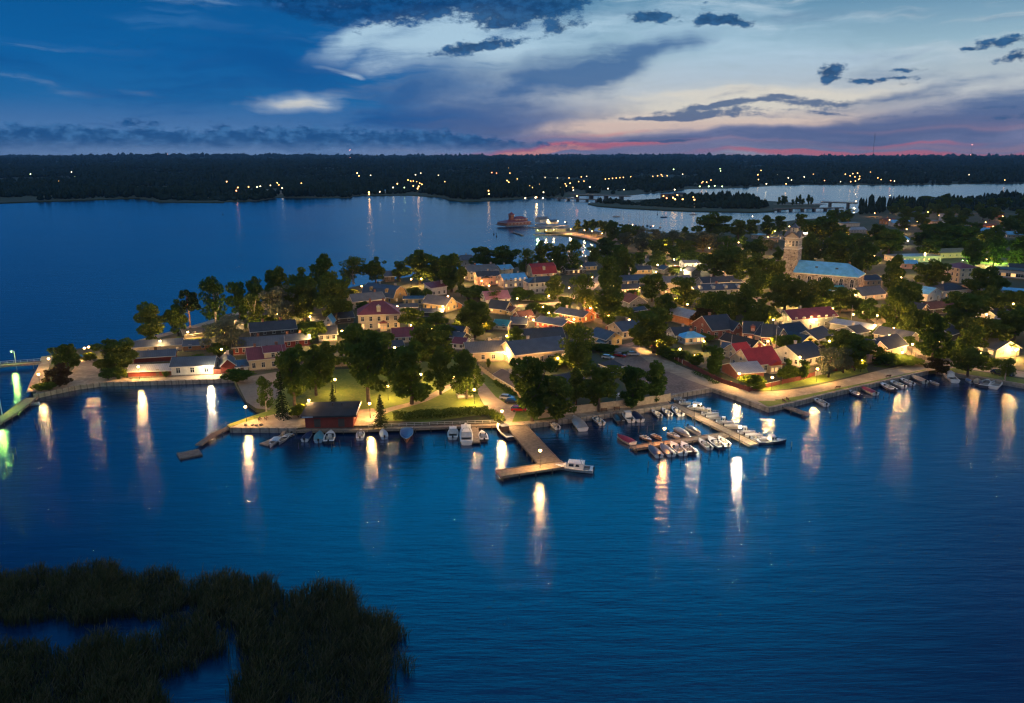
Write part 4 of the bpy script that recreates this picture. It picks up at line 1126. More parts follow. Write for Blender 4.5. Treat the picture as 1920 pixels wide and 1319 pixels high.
# ------------------------------------------------------------------ houses (front wall base line from left to right, seen in the photograph)
# left point
H((251, 664), (342, 658), 6, 2.6, 1.6, 'cream', 'blue', 'long cream shed with blue-grey roof and small dark hatches, leftmost upper shed on the point', 'the long cream shed', chim=(), wsz=(.7, .35), door=.45, name='boat_shed', cat='shed', group='sheds')
H((345, 660), (393, 657), 6, 2.4, 1.4, 'orange', 'blue', 'low orange-red shed at the right end of the long cream shed', None, chim=(), name='boat_shed', cat='shed', win=2, group='sheds')
H((252, 683), (328, 678), 6, 2.3, 1.5, 'red', 'blue', 'dark red shed with blue-grey roof between the cream shed and the low quayside shed', 'the dark red shed', chim=(), win=False, name='boat_shed', cat='shed', group='sheds')
H((241, 709), (320, 706.5), 6.5, 2.3, 1.3, 'red', 'light', 'low red shed with pale ribbed metal roof beside the white quayside house', 'the low quayside shed', chim=(), win=False, name='boat_shed', cat='shed', door=.7, group='sheds')
H((322, 706), (401, 703), 8, 3.4, 2.0, 'white', 'blue', 'long white quayside house with three front windows and a bright wall lamp', 'the white quayside house', chim=(), win=3, lit=.2, wsz=(1.2, 1.6), step=4.5)
H((415.5, 702.5), (442, 700), 10, 3.1, 2.0, 'red', 'blue', 'red boathouse with its gable to the quay, beside the white quayside house', 'the red gabled boathouse', ridge='y', chim=(.7,), win=False, name='boathouse', cat='boathouse', group='sheds')
H((443.5, 700.5), (466, 698.5), 5, 2.2, .9, 'white', 'blue', 'low lean-to garage with white doors left of the yellow two-storey house', None, kind='mono', chim=(), win=False, door=.5, name='garage', cat='garage', group='sheds')
yh = H((468, 697), (538, 690), 9, 4.1, 3.0, 'cream', 'wine', 'pale yellow two-storey quayside house with wine-red roof and two brick chimneys', 'the yellow quayside house', chim=(.22, .8), chm=BRICK, win=4, floors=1, wsz=(1.0, 1.6))
house_shell(yh, 5.6, 6, 6.0, 1.5, 'cream', 'wine', 'x', z0=.01, x0=5.0, y0=-.06, names=('stair_wall', 'stair_roof'), trim=True, ov=.3)
add_window(yh, 7.8, -.06, 4.2, 0, 1.0, 1.3); add_window(yh, 7.8, -.06, 1.0, 0, 1.0, 1.6)
H((438, 667), (532, 661), 8, 3.2, 2.4, 'red', 'blue', 'long red wooden house with blue-grey roof behind the yellow quayside house', 'the long red house', win=7, chim=(.5,))
H((534, 654), (582, 649), 7, 2.9, 1.6, 'red', 'blue', 'small red house with brick chimneys right of the long red house', None, chim=(.2, .7), chm=BRICK)
H((471, 634), (556, 627), 9, 2.6, 2.6, 'dark', 'dark', 'long dark-roofed house behind the long red house on the point', 'the long dark-roofed house', chim=(.3, .7), win=5)
H((435, 622), (458, 620), 5, 2.4, 1.4, 'grey', 'grey', 'tiny grey hut under the trees left of the long dark-roofed house', None, ridge='y', chim=(), win=False, name='hut', cat='hut', group='sheds')
H((346, 637), (384, 632), 5, 2.2, 1.4, 'dark', 'dark', 'small dark hut on the lawn under the tall pine', 'the dark hut by the pine', chim=(), win=1, name='hut', cat='hut', group='sheds')
H((586, 612), (664, 605), 7, 2.5, 1.8, 'dark', 'dark', 'low black-roofed shed behind the park, left of the big cream villa', None, chim=(), win=4, name='long_shed', cat='shed', group='sheds')
H((598, 642), (632, 640), 8, 3.0, 2.4, 'white', 'dark', 'white cottage with dark roof half hidden by trees left of the cream villa', 'the hidden white cottage', chim=(.6,), win=3)
H((609, 617), (623, 617), 6, 3, 2.4, 'white', 'sky', 'little white gable poking up behind the hidden white cottage', None, ridge='y', chim=(), win=1)
# villa and the cluster behind
H((673, 621), (750, 618), 13, 6.6, 4.4, 'cream', 'wine', 'big cream villa with hipped wine-red roof and two broad chimneys', 'the big cream villa', kind='hip', win=5, floors=2, chim=(.3, .62), chm=BRICK, porch=(.52, .68, 2.2, 3.2), wsz=(1.1, 1.7), lit=.05, dorm=1, name='villa')
H((663, 582), (722, 576), 9, 4.2, 2.6, 'cream', 'grey', 'cream house with plain grey roof directly behind the big cream villa', None, chim=(.8,), win=4)
H((680, 563), (738, 571), 9.5, 3.8, 4.4, 'ochre', 'blue', 'long ochre house with blue-grey gambrel roof and pale gable end', 'the ochre gambrel house', kind='gambrel', chim=(.35, .85), chm=CHPALE, win=4, floors=1, dorm=2, lit=.2)
H((757, 573), (793, 573), 7, 3.3, .8, 'yellow', 'dark', 'low yellow wing joined to the right of the ochre gambrel house', None, chim=(), win=3)
H((793, 581), (836, 587), 8, 3.6, 3.0, 'yellow', 'grey', 'bright yellow house with steep grey roof and gable facing right', 'the bright yellow gable house', chim=(), win=4, lit=.1)
H((738, 586), (783, 584), 6, 2.2, 1.2, 'dark', 'dark', 'low dark-roofed outbuilding in front of the ochre gambrel house', None, chim=(), win=False, name='outbuilding', cat='shed', group='sheds')
H((790, 594), (830, 594), 6, 2.2, 1.0, 'dark', 'dark', 'low dark outbuilding in front of the bright yellow gable house', None, chim=(), win=False, name='outbuilding', cat='shed', group='sheds')
H((809, 557), (838, 553), 6, 4.6, 1.6, 'white', 'wine', 'modern white house with slanting roof line behind the yellow gable', None, kind='mono', chim=(.9,), chm=CHPALE, win=3)
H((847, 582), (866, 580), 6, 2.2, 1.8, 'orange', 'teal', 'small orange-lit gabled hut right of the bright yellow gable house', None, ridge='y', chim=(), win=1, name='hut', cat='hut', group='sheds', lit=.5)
H((868, 500), (888, 499), 9, 4.4, 2.4, 'grey', 'blue', 'grey-roofed house at the back by the bay, left of the cream two-storey house', None, chim=(.5,), win=2)
H((722, 529), (740, 528), 9, 3.2, 2.4, 'dark', 'blue', 'small blue-roofed house hidden among trees behind the ochre gambrel house', None, chim=(), win=1)
H((880, 528), (934, 523), 10, 5.4, 2.8, 'cream', 'grey', 'cream two-storey house with grey roof and two chimneys near the back shore', 'the cream two-storey house', chim=(.35, .9), win=6, lit=.12)
H((896, 537), (937, 535), 8, 5.4, 2.2, 'pink', 'dark', 'two-storey house with lit balcony and glowing windows below the cream two-storey house', 'the balcony house', chim=(.55,), win=4, lit=.5, porch=(.15, .55, 1.8, 4.4))
H((940, 521), (962, 519), 7, 5.0, 2.0, 'cream', 'sky', 'narrow cream house with pale blue roof behind the blue-roofed house', None, chim=(.5,), win=2)
H((945, 542), (988, 539), 9, 5.0, 2.4, 'palegrey', 'sky', 'pale two-storey house with bright blue roof and row of lit windows', 'the blue-roofed pale house', chim=(.3, .75), chm=CHPALE, win=5, lit=.6)
H((999, 522), (1043, 519), 10, 3.0, 4.8, 'cream', 'red', 'red mansard-roofed house with half-round dormer at the back', 'the red mansard house', kind='gambrel', chim=(.4,), win=4, floors=1, dorm=1, lit=.5)
H((992, 552), (1052, 549), 10, 5.8, 2.4, 'palegrey', 'dark', 'pale grey two-storey house with dark hipped roof behind a flagpole lawn', 'the pale hipped-roof house', kind='hip', chim=(.7,), win=6, lit=.1)
H((912, 571), (956, 568), 9, 2.4, 3.2, 'white', 'pink', 'low house with pink metal roof and white gable', 'the pink-roofed house', chim=(), win=3)
H((914, 587), (947, 591), 7, 2.7, 3.0, 'yellow', 'dark', 'dark-roofed house with steep yellow gable facing right', 'the steep yellow gable', chim=(), win=2, lit=.2)
H((958, 593), (978, 590), 5, 2.2, 1.5, 'yellow', 'tile', 'tiny yellow cottage right of the steep yellow gable', None, ridge='y', chim=(), win=2, lit=.6)
H((975, 605), (1001, 602), 6, 2.4, 2.0, 'brown', 'tile', 'brown gabled shed beside the bright street corner lamps', None, chim=(), win=2, group='sheds', cat='shed', name='shed')
H((957, 617), (986, 618), 8, 2.4, 2.0, 'dark', 'blue', 'dark shed with plain blue-grey roof left of the long barn', None, chim=(), win=False, group='sheds', cat='shed', name='shed')
H((1003, 613), (1053, 622), 8, 2.5, 1.6, 'red', 'blue', 'long red barn with blue-grey roof running down to the right', 'the long red barn', chim=(), win=5, name='barn', cat='barn', wsz=(.7, .6))
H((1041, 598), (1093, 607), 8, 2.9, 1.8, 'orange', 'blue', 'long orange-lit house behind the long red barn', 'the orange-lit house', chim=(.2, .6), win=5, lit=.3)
H((1040, 608), (1057, 611), 4, 2.3, .8, 'yellow', 'grey', 'small lit yellow porch building in front of the orange-lit house', None, chim=(), win=2, lit=.5, name='shed', cat='shed', group='sheds')
H((1098, 591), (1117, 591), 6, 3.6, 1.6, 'red', 'light', 'red shed with pale pyramid-like roof by the tall birch', 'the red lamp-lit shed', ridge='y', chim=(), win=False, door=.5, name='shed', cat='shed', group='sheds')
H((1118, 598), (1130, 599), 5, 2.6, 1.2, 'red', 'blue', 'small red annex right of the red lamp-lit shed', None, chim=(), win=1, name='shed', cat='shed', group='sheds')
H((925, 619), (951, 621), 6, 2.2, 1.8, 'palegrey', 'teal', 'garden house with turquoise roof in front of a large round tree', 'the turquoise roof', chim=(), win=2)
H((838, 632), (867, 634), 7, 2.4, 1.5, 'beige', 'dark', 'pinkish beige outhouse with dark roof left of the large round tree', None, chim=(), win=2, name='outbuilding', cat='shed', group='sheds')
H((738, 645), (776, 643), 8, 2.8, 2.6, 'cream', 'wine', 'cottage with wine-red roof just right of and below the big cream villa', 'the wine-roofed cottage', chim=(.85,), win=3, lit=.4)
H((737, 661), (757, 659), 6, 2.3, 1.4, 'dark', 'dark', 'dark shed tucked below the wine-roofed cottage', None, chim=(), win=False, name='shed', cat='shed', group='sheds')
H((838, 643), (866, 646), 6, 2.5, 1.5, 'dark', 'blue', 'blue-black roofed shed between the park trees and the long beige house', None, chim=(), win=1, name='shed', cat='shed', group='sheds')
H((848, 656), (870, 658), 6, 2.7, 1.5, 'white', 'wine', 'small white house with wine-red roof at the left end of the long beige house', None, chim=(), win=2)
H((876, 681), (955, 677), 9, 3.8, 2.6, 'beige', 'grey', 'long beige house with grey ribbed roof and three pale chimneys', 'the long beige house', chim=(.18, .58, .85), chm=CHPALE, win=4, door=.9, wsz=(1.1, 1.5), lit=.1)
H((966, 689), (1064, 677), 13, 4.4, 3.2, 'beige', 'blue', 'large beige house with broad blue roof and brightly lit corner', 'the large blue-roofed house', chim=(.4,), chm=CHPALE, win=7, floors=1, wsz=(1.2, 1.7), lit=.3)
H((967, 650), (984, 648), 7, 3.0, 2.8, 'white', 'dark', 'narrow white gable between two long roofs behind the large blue-roofed house', None, ridge='y', chim=(), win=1)
H((985, 650), (1058, 646), 9, 3.0, 2.8, 'grey', 'dark', 'long dark-roofed house behind the large blue-roofed house', None, chim=(.4,), win=5)
H((926, 715), (971, 742), 6, 2.3, 1.4, 'cream', 'felt', 'low cream outbuilding with row of small square windows beside the park road', 'the low cream outbuilding', chim=(.3,), win=9, wsz=(.55, .45), name='outbuilding', cat='outbuilding', group='sheds')
H((1052, 744), (1098, 736), 9, 3.0, 2.6, 'pink', 'dark', 'pinkish house with dark blue roof hidden among the trees behind the plank fence', 'the hidden pink house', chim=(), win=4)
H((1146, 705), (1168, 701), 6, 2.6, 1.8, 'blue', 'dark', 'small blue cottage between two dark trees by the car park', 'the small blue cottage', kind='hip', chim=(), win=2)
H((1136, 653), (1165.5, 648), 10, 3.4, 2.3, 'yellow', 'blue', 'yellow cottage with its gable to the cobbled square', 'the yellow cottage on the square', ridge='y', chim=(.5,), win=2, wsz=(1.3, 1.5), lit=0)
H((1119, 653), (1134.5, 655), 6, 2.5, .9, 'yellow', 'dark', 'low yellow annex left of the yellow cottage on the square', None, kind='mono', chim=(), win=1, name='annex', cat='shed', group='sheds')
H((1167, 638), (1214, 631), 10, 3.6, 2.6, 'cream', 'blue', 'cream house with blue-grey roof between the yellow cottage and the great chestnut', None, chim=(.5,), win=5, wsz=(1.1, 1.6), lit=0)
H((1180, 580), (1212, 578), 10, 3.2, 2.8, 'grey', 'tile', 'grey house with white trim and brown roof, gable to the front', 'the grey gable house', ridge='y', chim=(.4,), win=2, wsz=(1.1, 1.4), lit=0)
H((1182, 593), (1212, 589), 5, 2.2, 1.0, 'dark', 'dark', 'low dark outbuilding in front of the grey gable house', None, chim=(), win=False, name='outbuilding', cat='shed', group='sheds')
H((1158, 537), (1214, 534), 9, 3.0, 2.2, 'cream', 'blue', 'long blue-roofed house, upper of two behind the grey gable house', 'the upper long blue roof', chim=(.5,), win=5, lit=.1)
H((1164, 552), (1201, 550), 7, 2.8, 1.8, 'cream', 'dark', 'dark-roofed house with a row of lit windows behind the grey gable house', None, chim=(.5,), win=7, lit=.9, wsz=(.8, 1.4))
H((1240, 549), (1299, 545), 10, 5.2, 2.4, 'cream', 'grey', 'tall cream house with grey roof behind the round trees of the centre', 'the tall cream house', chim=(.4,), win=4, lit=.15)
H((1246, 555), (1261, 554), 4, 2.8, 1.0, 'yellow', 'tile', 'glowing glazed porch in front of the tall cream house', None, ridge='y', chim=(), win=3, lit=1, name='porch_house', cat='porch')
H((1303, 556), (1397, 552), 9, 3.0, 2.4, 'palegrey', 'blue', 'very long blue-roofed house with four small dormers', 'the long dormer house', chim=(.2, .5, .8), win=9, dorm=4)
H((1318, 541), (1390, 538), 9, 3.0, 2.4, 'grey', 'dark', 'long dark-roofed house right behind the long dormer house', None, chim=(.3, .7), win=6)
H((1189, 515), (1222, 514), 8, 2.8, 1.8, 'yellow', 'dark', 'dark-roofed house with lit gable by the hill street lamps', 'the house by the hill street', chim=(), win=3, lit=.4)
H((1205, 501), (1231, 500), 8, 3.0, 2.0, 'grey', 'grey', 'grey-roofed house behind the hill street lamps', None, chim=(.4,), win=2, lit=.3)
H((1283, 504), (1314, 503), 8, 3.6, 1.2, 'white', 'grey', 'white hall with brightly lit right gable by the hill street', 'the white hall', chim=(), win=3, name='hall', cat='hall')
H((1245, 515), (1260, 514), 7, 3.0, 1.8, 'grey', 'dark', 'small grey gabled house in front of the hill street', None, ridge='y', chim=(.5,), win=1)
H((1296, 522), (1313, 521), 8, 4.0, 2.0, 'grey', 'grey', 'narrow grey house right of the small gabled house on hill street', None, ridge='y', chim=(), win=1)
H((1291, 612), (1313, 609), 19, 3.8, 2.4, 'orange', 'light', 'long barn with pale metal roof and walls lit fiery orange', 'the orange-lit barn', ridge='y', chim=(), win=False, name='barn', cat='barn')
H((1266, 643), (1298, 641), 8, 3.0, 2.2, 'white', 'dark', 'white cottage with dark roof in front of the orange-lit barn', 'the white cottage by the barn', chim=(.7,), win=3, lit=0)
H((1284, 648), (1320, 645), 6, 2.8, 1.7, 'blue', 'sky', 'pale blue cottage with lit windows among garden shrubs', 'the pale blue cottage', kind='hip', chim=(.5,), win=5, lit=.5, wsz=(1.2, 1.3))
H((1335, 639), (1378, 635), 14, 4.2, 4.2, 'brown', 'dark', 'large red-brown house with huge dark roof and white window frames', 'the large red-brown house', chim=(.3,), win=3, floors=1, wsz=(1.3, 2.0), lit=0)
H((1374, 638), (1391, 636.5), 8, 4.2, 2.6, 'brown', 'dark', 'red-brown cross gable with small window right of the large red-brown house front', None, ridge='y', chim=(), win=1)
H((1393, 643), (1427, 645), 11, 4.0, 3.4, 'brown', 'dark', 'red-brown wing with a glowing window and small dormer', 'the glowing red-brown wing', chim=(), win=4, lit=.55, dorm=1, floors=1, wsz=(1.1, 1.7))
H((1427, 651), (1452, 653), 11, 4.2, 3.6, 'brown', 'dark', 'red-brown corner wing with white corner boards by a slender mast', None, chim=(.9,), win=2, floors=1, lit=0, wsz=(1.2, 1.8))
H((1453, 654), (1475, 649), 9, 4.0, 3.2, 'pink', 'dark', 'brick-pink gable lit from below right of the red-brown corner wing', None, ridge='y', chim=(), win=2, lit=.4)
H((1409, 664), (1430, 660), 15, 2.7, 2.0, 'beige', 'black', 'long black-roofed garage with pale gable behind the red-roofed villa', 'the black-roofed garage', ridge='y', chim=(), win=False, name='garage', cat='garage', group='sheds')
H((1352, 670), (1400, 674), 10, 2.6, 1.8, 'palegrey', 'blue', 'low pale building with broad blue roof behind the flagpole and villa', None, chim=(), win=3, name='outbuilding', cat='shed', group='sheds')
H((1407, 703), (1462, 697), 11, 3.4, 4.0, 'cream', 'red', 'cream villa with bright red roof, glazed bay and white gable dormer', 'the red-roofed villa', chim=(.62,), chm=mat('red_chimney', (.34, .03, .03), .5), win=3, porch=(.56, .95, 1.7, 2.9), wsz=(1.0, 1.5), lit=.12, name='villa')
H((1383, 678), (1409, 674), 7, 3.0, 2.6, 'cream', 'red', 'rear wing with red roof, upper left of the red-roofed villa', None, chim=(), win=1)
H((1353, 698), (1384, 714), 9, 2.5, 2.0, 'brown', 'light', 'brick-brown shed with pale metal roof left of the red-roofed villa', 'the metal-roofed shed', ridge='y', chim=(), win=False, name='shed', cat='shed', group='sheds')
H((1484, 621), (1568, 613), 10, 4.8, 3.0, 'grey', 'wine', 'long two-storey grey house with wine-red roof below the churchyard trees', 'the wine-roofed grey house', chim=(.35,), win=6, lit=.15)
H((1474, 641), (1514, 634), 9, 3.0, 2.8, 'grey', 'dark', 'dark-roofed house in front of the wine-roofed grey house', None, chim=(.2,), win=3)
H((1498, 659), (1530, 653), 12, 3.0, 2.4, 'yellow', 'dark', 'dark-roofed stable with ochre-lit gable and dark doorway', 'the ochre-lit gable', ridge='y', chim=(), win=False, door=.4, name='stable', cat='stable')
H((1531, 651), (1560, 641), 9, 3.0, 2.6, 'grey', 'dark', 'dark-roofed wing right of the ochre-lit gable', None, chim=(.3,), win=2)
H((1502, 691), (1546, 681), 13, 3.3, 3.2, 'white', 'dark', 'long white house with black roof behind the silvery willow', 'the black-roofed white house', chim=(.4,), win=4, lit=.3)
H((1627, 683), (1658.5, 674), 11, 4.2, 3.2, 'pink', 'dark', 'pinkish gabled house with white windows above the clipped hedge', 'the pink gable house', ridge='y', chim=(.7,), win=2, floors=1, wsz=(1.0, 1.8), lit=0)
H((1660, 673), (1699, 663), 9, 3.5, 3.0, 'cream', 'dark', 'cream house end joined right of the pink gable house', None, chim=(), win=2, wsz=(1.0, 1.5), lit=0)
H((1633, 630), (1650, 624), 17, 2.8, 1.2, 'grey', 'light', 'long shed with bright bluish metal roof behind the pink gable house', 'the bright metal roof', ridge='y', chim=(), win=False, name='long_shed', cat='shed', group='sheds')
H((1606, 638), (1628, 634), 9, 2.8, 1.8, 'grey', 'dark', 'dark-roofed house left of the bright metal roof', None, chim=(.5,), win=1)
H((1700, 651), (1722, 645), 13, 3.0, 2.2, 'beige', 'grey', 'grey-roofed house with boarded left wall beside the brightest gate lamp', 'the gate lamp house', ridge='y', chim=(), win=1)
H((1866, 672), (1910, 668), 13, 3.2, 2.6, 'green', 'grey', 'pale green house with lit front window and white gable at the right edge', 'the pale green house', ridge='y', chim=(.6,), win=2, lit=1, wsz=(2.2, 1.3))
H((1550, 554), (1585, 553), 7, 2.6, 1.8, 'beige', 'teal', 'turquoise-roofed building in front of the stone church nave', None, chim=(), win=3, lit=.3)
H((1615, 566), (1660, 561), 9, 3.0, 3.2, 'palegrey', 'blue', 'blue-roofed house right of the church street lamp', 'the church street house', chim=(), win=3)
H((1612, 538), (1652, 536), 9, 3.6, 2.0, 'beige', 'dark', 'beige house with lit windows behind trees right of the church', None, chim=(), win=4, lit=.5)
H((1590, 513), (1620, 511), 9, 3.2, 2.0, 'cream', 'grey', 'cream house behind the right end of the church roof', None, chim=(.4,), win=3, lit=.2)
H((1762, 525), (1797, 532), 13, 8.4, 2.2, 'cream', 'wine', 'three-storey stone-coloured house with wine hipped roof and green-lit right wall', 'the green-lit tall house', kind='hip', chim=(.5,), floors=3, win=4, lit=0, wsz=(1.1, 1.6), name='town_house')
H((1682, 493), (1764, 491), 14, 3.6, 0, 'palegrey', 'light', 'low shop hall with pale flat roof and red sign lights', 'the flat-roofed shop hall', kind='flat', chim=(), win=9, lit=.5, name='shop_hall', cat='shop')
H((1762, 485), (1812, 483), 10, 4.0, 2.2, 'beige', 'grey', 'beige house with mauve-grey roof behind the green-lit tall house', None, chim=(), win=4, lit=.2)
H((1858, 519), (1990, 531), 12, 4.6, 0, 'palegrey', 'blue', 'long flat-roofed station building with glazed front at the right edge', 'the station building', kind='flat', chim=(), floors=1, win=14, lit=.45, wsz=(2.4, 1.8), name='station_building', cat='station')
H((1878, 556), (1960, 563), 10, 3.0, 0, 'palegrey', 'sky', 'low building with flat bright blue roof below the station building', None, kind='flat', chim=(), win=5, name='flat_building', cat='building')
H((1768, 561), (1812, 557), 10, 4.0, 2.8, 'palegrey', 'dark', 'house with dark hipped roof below the green-lit tall house', 'the dark hipped house', kind='hip', chim=(.3,), win=4)
H((1738, 567), (1764, 563), 9, 4.0, 2.6, 'white', 'sky', 'pale house with pointed blue gable left of the dark hipped house', None, ridge='y', chim=(), win=2)
H((1815, 549), (1842, 549), 6, 3.0, .8, 'beige', 'grey', 'low beige building right of the dark hipped house', None, chim=(), win=2)
H((1726, 592), (1741, 589), 8, 3.0, 2.0, 'ochre', 'dark', 'small ochre-lit gable between dark trees left of the brown-roofed house', None, ridge='y', chim=(), win=1)
H((1742, 591), (1792, 586), 8, 2.8, 2.2, 'dark', 'tile', 'brown-roofed house among dark trees below the pointed blue gable', 'the brown-roofed house', chim=(.6,), win=3)
H((1842, 602), (1862, 599), 9, 3.4, 2.4, 'white', 'blue', 'white house with tall lit windows among the trees at right', 'the lit white house', ridge='y', chim=(), win=3, lit=.8, wsz=(.8, 1.8))
H((1864, 603), (1890, 597), 9, 3.0, 2.6, 'palegrey', 'blue', 'blue-roofed house joined right of the lit white house', None, chim=(.3,), win=2)
H((1782, 642), (1802, 635), 11, 3.0, 2.4, 'dark', 'dark', 'dark blue roof wedged between the dense tree and the oval tree', None, chim=(), win=False)
# farther back on the right
for k, (a, b, d, he, rh, w, r, lb) in enumerate([
    ((1672, 425), (1706, 425), 8, 4, 2.4, 'palegrey', 'sky', 'far house with bright blue roof right of the small orange house'),
    ((1660, 421), (1680, 420), 8, 4, 2.0, 'orange', 'tile', 'small far orange-lit house left of a bright blue roof'),
    ((1767, 418), (1778, 418), 8, 9, .6, 'white', 'grey', 'white block tower rising among the far trees at right'),
    ((1785, 418), (1802, 418), 9, 3.5, 2, 'grey', 'sky', 'far house with blue roof right of the white block tower'),
    ((1750, 422), (1765, 421), 9, 3.5, 2.2, 'beige', 'dark', 'far gabled house with lit front left of the white block tower'),
    ((1826, 442), (1870, 443), 10, 4, 2.8, 'palegrey', 'sky', 'broad far house with blue roof near the right edge'),
    ((1824, 431), (1868, 432), 8, 4, 2, 'orange', 'tile', 'far orange-lit house above the broad blue roof'),
    ((1888, 447), (1922, 448), 9, 3.5, 2.2, 'grey', 'sky', 'far blue-roofed house touching the right edge'),
    ((1812, 458), (1833, 457), 8, 3.4, 2, 'beige', 'sky', 'little blue roof in front of the broad far house'),
    ((1580, 426), (1612, 425), 9, 3.5, 2, 'palegrey', 'blue', 'far blue-grey house behind the church tower trees'),
    ((1592, 438), (1624, 437), 9, 3.2, 2, 'grey', 'light', 'far house with pale roof below the far blue-grey house'),
    ((1687, 458), (1705, 457), 8, 3.5, 2, 'grey', 'sky', 'small blue roof beside an amber lamp in the far right district'),
    ((1690, 504), (1719, 505), 8, 3.5, 1.8, 'pink', 'sky', 'pinkish house with blue roof below the flat-roofed shop hall'),
    ((1436, 457), (1459, 456), 8, 4, 2, 'beige', 'grey', 'beige gable close behind the church tower on its left'),
    ((1421, 449), (1435, 448), 8, 3.5, 1.6, 'grey', 'sky', 'small blue roof left behind the church tower'),
    ((1090, 509), (1119, 507), 8, 3, 1.8, 'yellow', 'dark', 'lit yellow house near the small beach bay'),
    ((1062, 516), (1098, 514), 8, 3, 2, 'dark', 'dark', 'dark-roofed house left of the lit yellow house by the beach bay'),
    ((1852, 408), (1882, 409), 9, 3.5, 2, 'orange', 'tile', 'farthest orange roof among the trees top right'),
    ((1700, 404), (1722, 404), 9, 3.4, 2, 'grey', 'blue', 'farthest grey house hidden in the top right woods'),
    ((1640, 470), (1664, 469), 9, 3.4, 2, 'cream', 'dark', 'dark roof among trees left of the flat-roofed shop hall'),
    ((1475, 452), (1512, 450), 10, 4, 1.6, 'palegrey', 'grey', 'grey hall behind the tower with a long white light strip'),
    ((1540, 470), (1566, 468), 9, 3.4, 2, 'beige', 'dark', 'house glowing under the big trees behind the church roof'),
    ((1892, 512), (1930, 514), 9, 3.4, 2, 'beige', 'dark', 'low lit kiosk behind the station building'),
    ((1640, 452), (1662, 451), 9, 3.4, 2.2, 'grey', 'blue', 'blue-grey house in the far right district below the pale roof')]):
    H(a, b, d, he, rh, w, r, lb, None, chim=(.5,) if k % 2 else (), lit=.15, kind='flat' if 'tower' in lb else 'gable', name='far_house')
mark(*G(1475, 500)[:2], 'the church tower')
mark(*G(1800, 400)[:2], 'the far right woods edge')
mark(*G(1700, 445)[:2], 'the far right rooftops')
mark(*G(1200, 445)[:2], 'the harbour-side willows')
mark(*G(1440, 430)[:2], 'the trees behind the tower')

